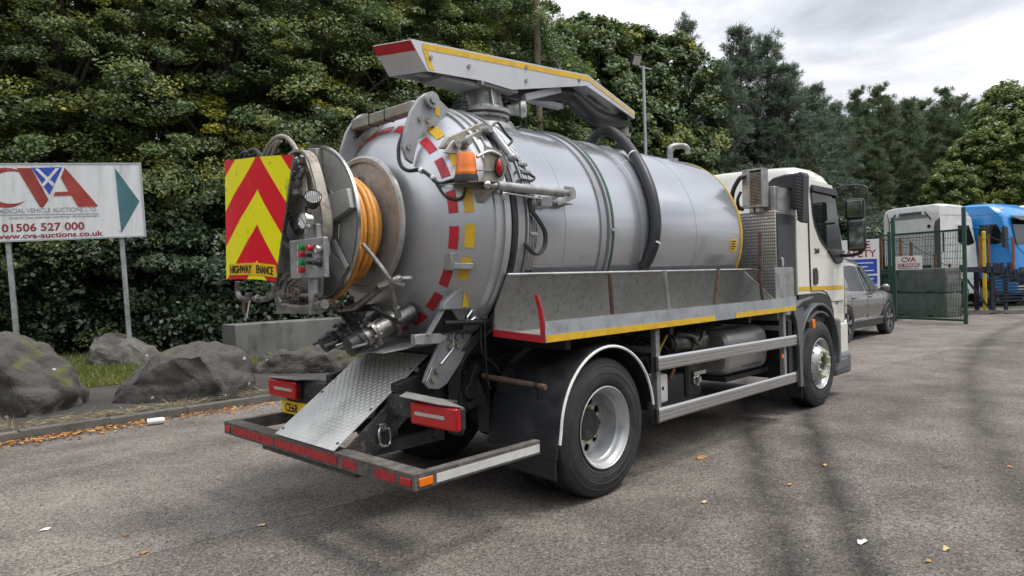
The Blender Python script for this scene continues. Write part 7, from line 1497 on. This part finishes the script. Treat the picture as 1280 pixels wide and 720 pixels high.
for U, d, tv, k, w_ in ((868, 33, 26, 'pine_b', .8), (905, 30.5, 78, 'pine', 1.0), (932, 32.5, 36, 'pine', .95), (962, 33, 48, 'pine_b', 1.1), (990, 31.5, 82, 'pine', 1.05), (1022, 33, 108, 'pine', 1.0), (1050, 34.5, 128, 'pine_b', 1.1)):
    plant(k, U, d, topV=tv, wide=w_, label={868: 'narrow spire-topped pine rising just past the lamp post', 932: 'tallest full blue green pine behind the tanker cab', 962: 'tall slender pine leaning against the tallest pine', 1050: 'last shorter pine at the low end of the blue green row'}.get(U))
for U, d, tv, k, w_ in ((1085, 40, 112, 'pine_c', 1.0), (1112, 41, 108, 'pine_c', 1.1), (1142, 42, 126, 'pine_c', 1.0), (1176, 43, 112, 'pine_c', 1.05), (1208, 45, 122, 'pine_c', 1.0), (1065, 38, 150, 'pine_c', 1.2), (1098, 37, 185, 'pine_c', 1.2), (1150, 37.5, 190, 'pine_c', 1.2), (1240, 47, 118, 'pine_c', 1.), (1070, 44, 132, 'pine_c', 1.3), (1100, 46, 122, 'pine_c', 1.3), (1128, 46, 130, 'pine_c', 1.3), (1160, 47, 128, 'pine_c', 1.3), (1192, 48, 134, 'pine_c', 1.3), (1225, 49, 128, 'pine_c', 1.3), (1040, 40, 128, 'pine_c', 1.2), (1125, 39, 165, 'pine_c', 1.3), (1180, 40, 170, 'pine_c', 1.3)):
    plant(k, U, d, topV=tv, wide=w_, label={1085: 'dark green pine rising above the site safety notice', 1112: 'dark green pine rising above the no parking sign', 1176: 'dark green pine rising between the white and blue tractor units'}.get(U))
for U, d, tv in ((1262, 40, 108), (1320, 42, 95), (1225, 38, 165), (1290, 37, 150), (1190, 36.5, 205)):
    plant('lime_b', U, d, topV=tv, wide=1.05)
for U, d in ((700, 27), (755, 28), (810, 28.5), (865, 29), (925, 29.5), (985, 31), (1040, 34), (1090, 37), (1140, 38), (1190, 38.5), (1240, 39), (1290, 39), (1345, 40)):
    plant('shrub_b', U, d, height=rt.uniform(3.2, 5.0), wide=1.2)

# unseen trees added behind the camera for the paintwork and mirrors to reflect
spots = [(-34+4.4*i, -25+rt.uniform(-2, 2)-.004*(-30+4.4*i)**2) for i in range(15)]+[(-9-3.6*i, 15.5+rt.uniform(-1, 1)-.05*i*i) for i in range(9)]+[(-31-1.5*abs(i), 1.0+3.3*i) for i in range(-4, 5)]
for x, y in spots:
    k = rt.choice(('lime', 'beech_b', 'pine')); h = rt.uniform(7.5, 10.5); s_ = h/HT[k]
    o = thing(LAB[k][0], 'unseen tree added opposite the tanker for paintwork and mirrors to reflect' if y < 0 else 'unseen tree added past the far end of the auction sign for the mirrors to reflect', 'tree', (x, y, 0), rt.uniform(0, 6.28), 'unseen trees added opposite the tanker' if y < 0 else 'unseen trees added past the end of the sign'); o.scale = (s_*1.3, s_*1.3, s_)
    for part, me in zip(('trunk', 'crown'), KIND[k]):
        c = bpy.data.objects.new(part, me); col.objects.link(c); c.parent = o
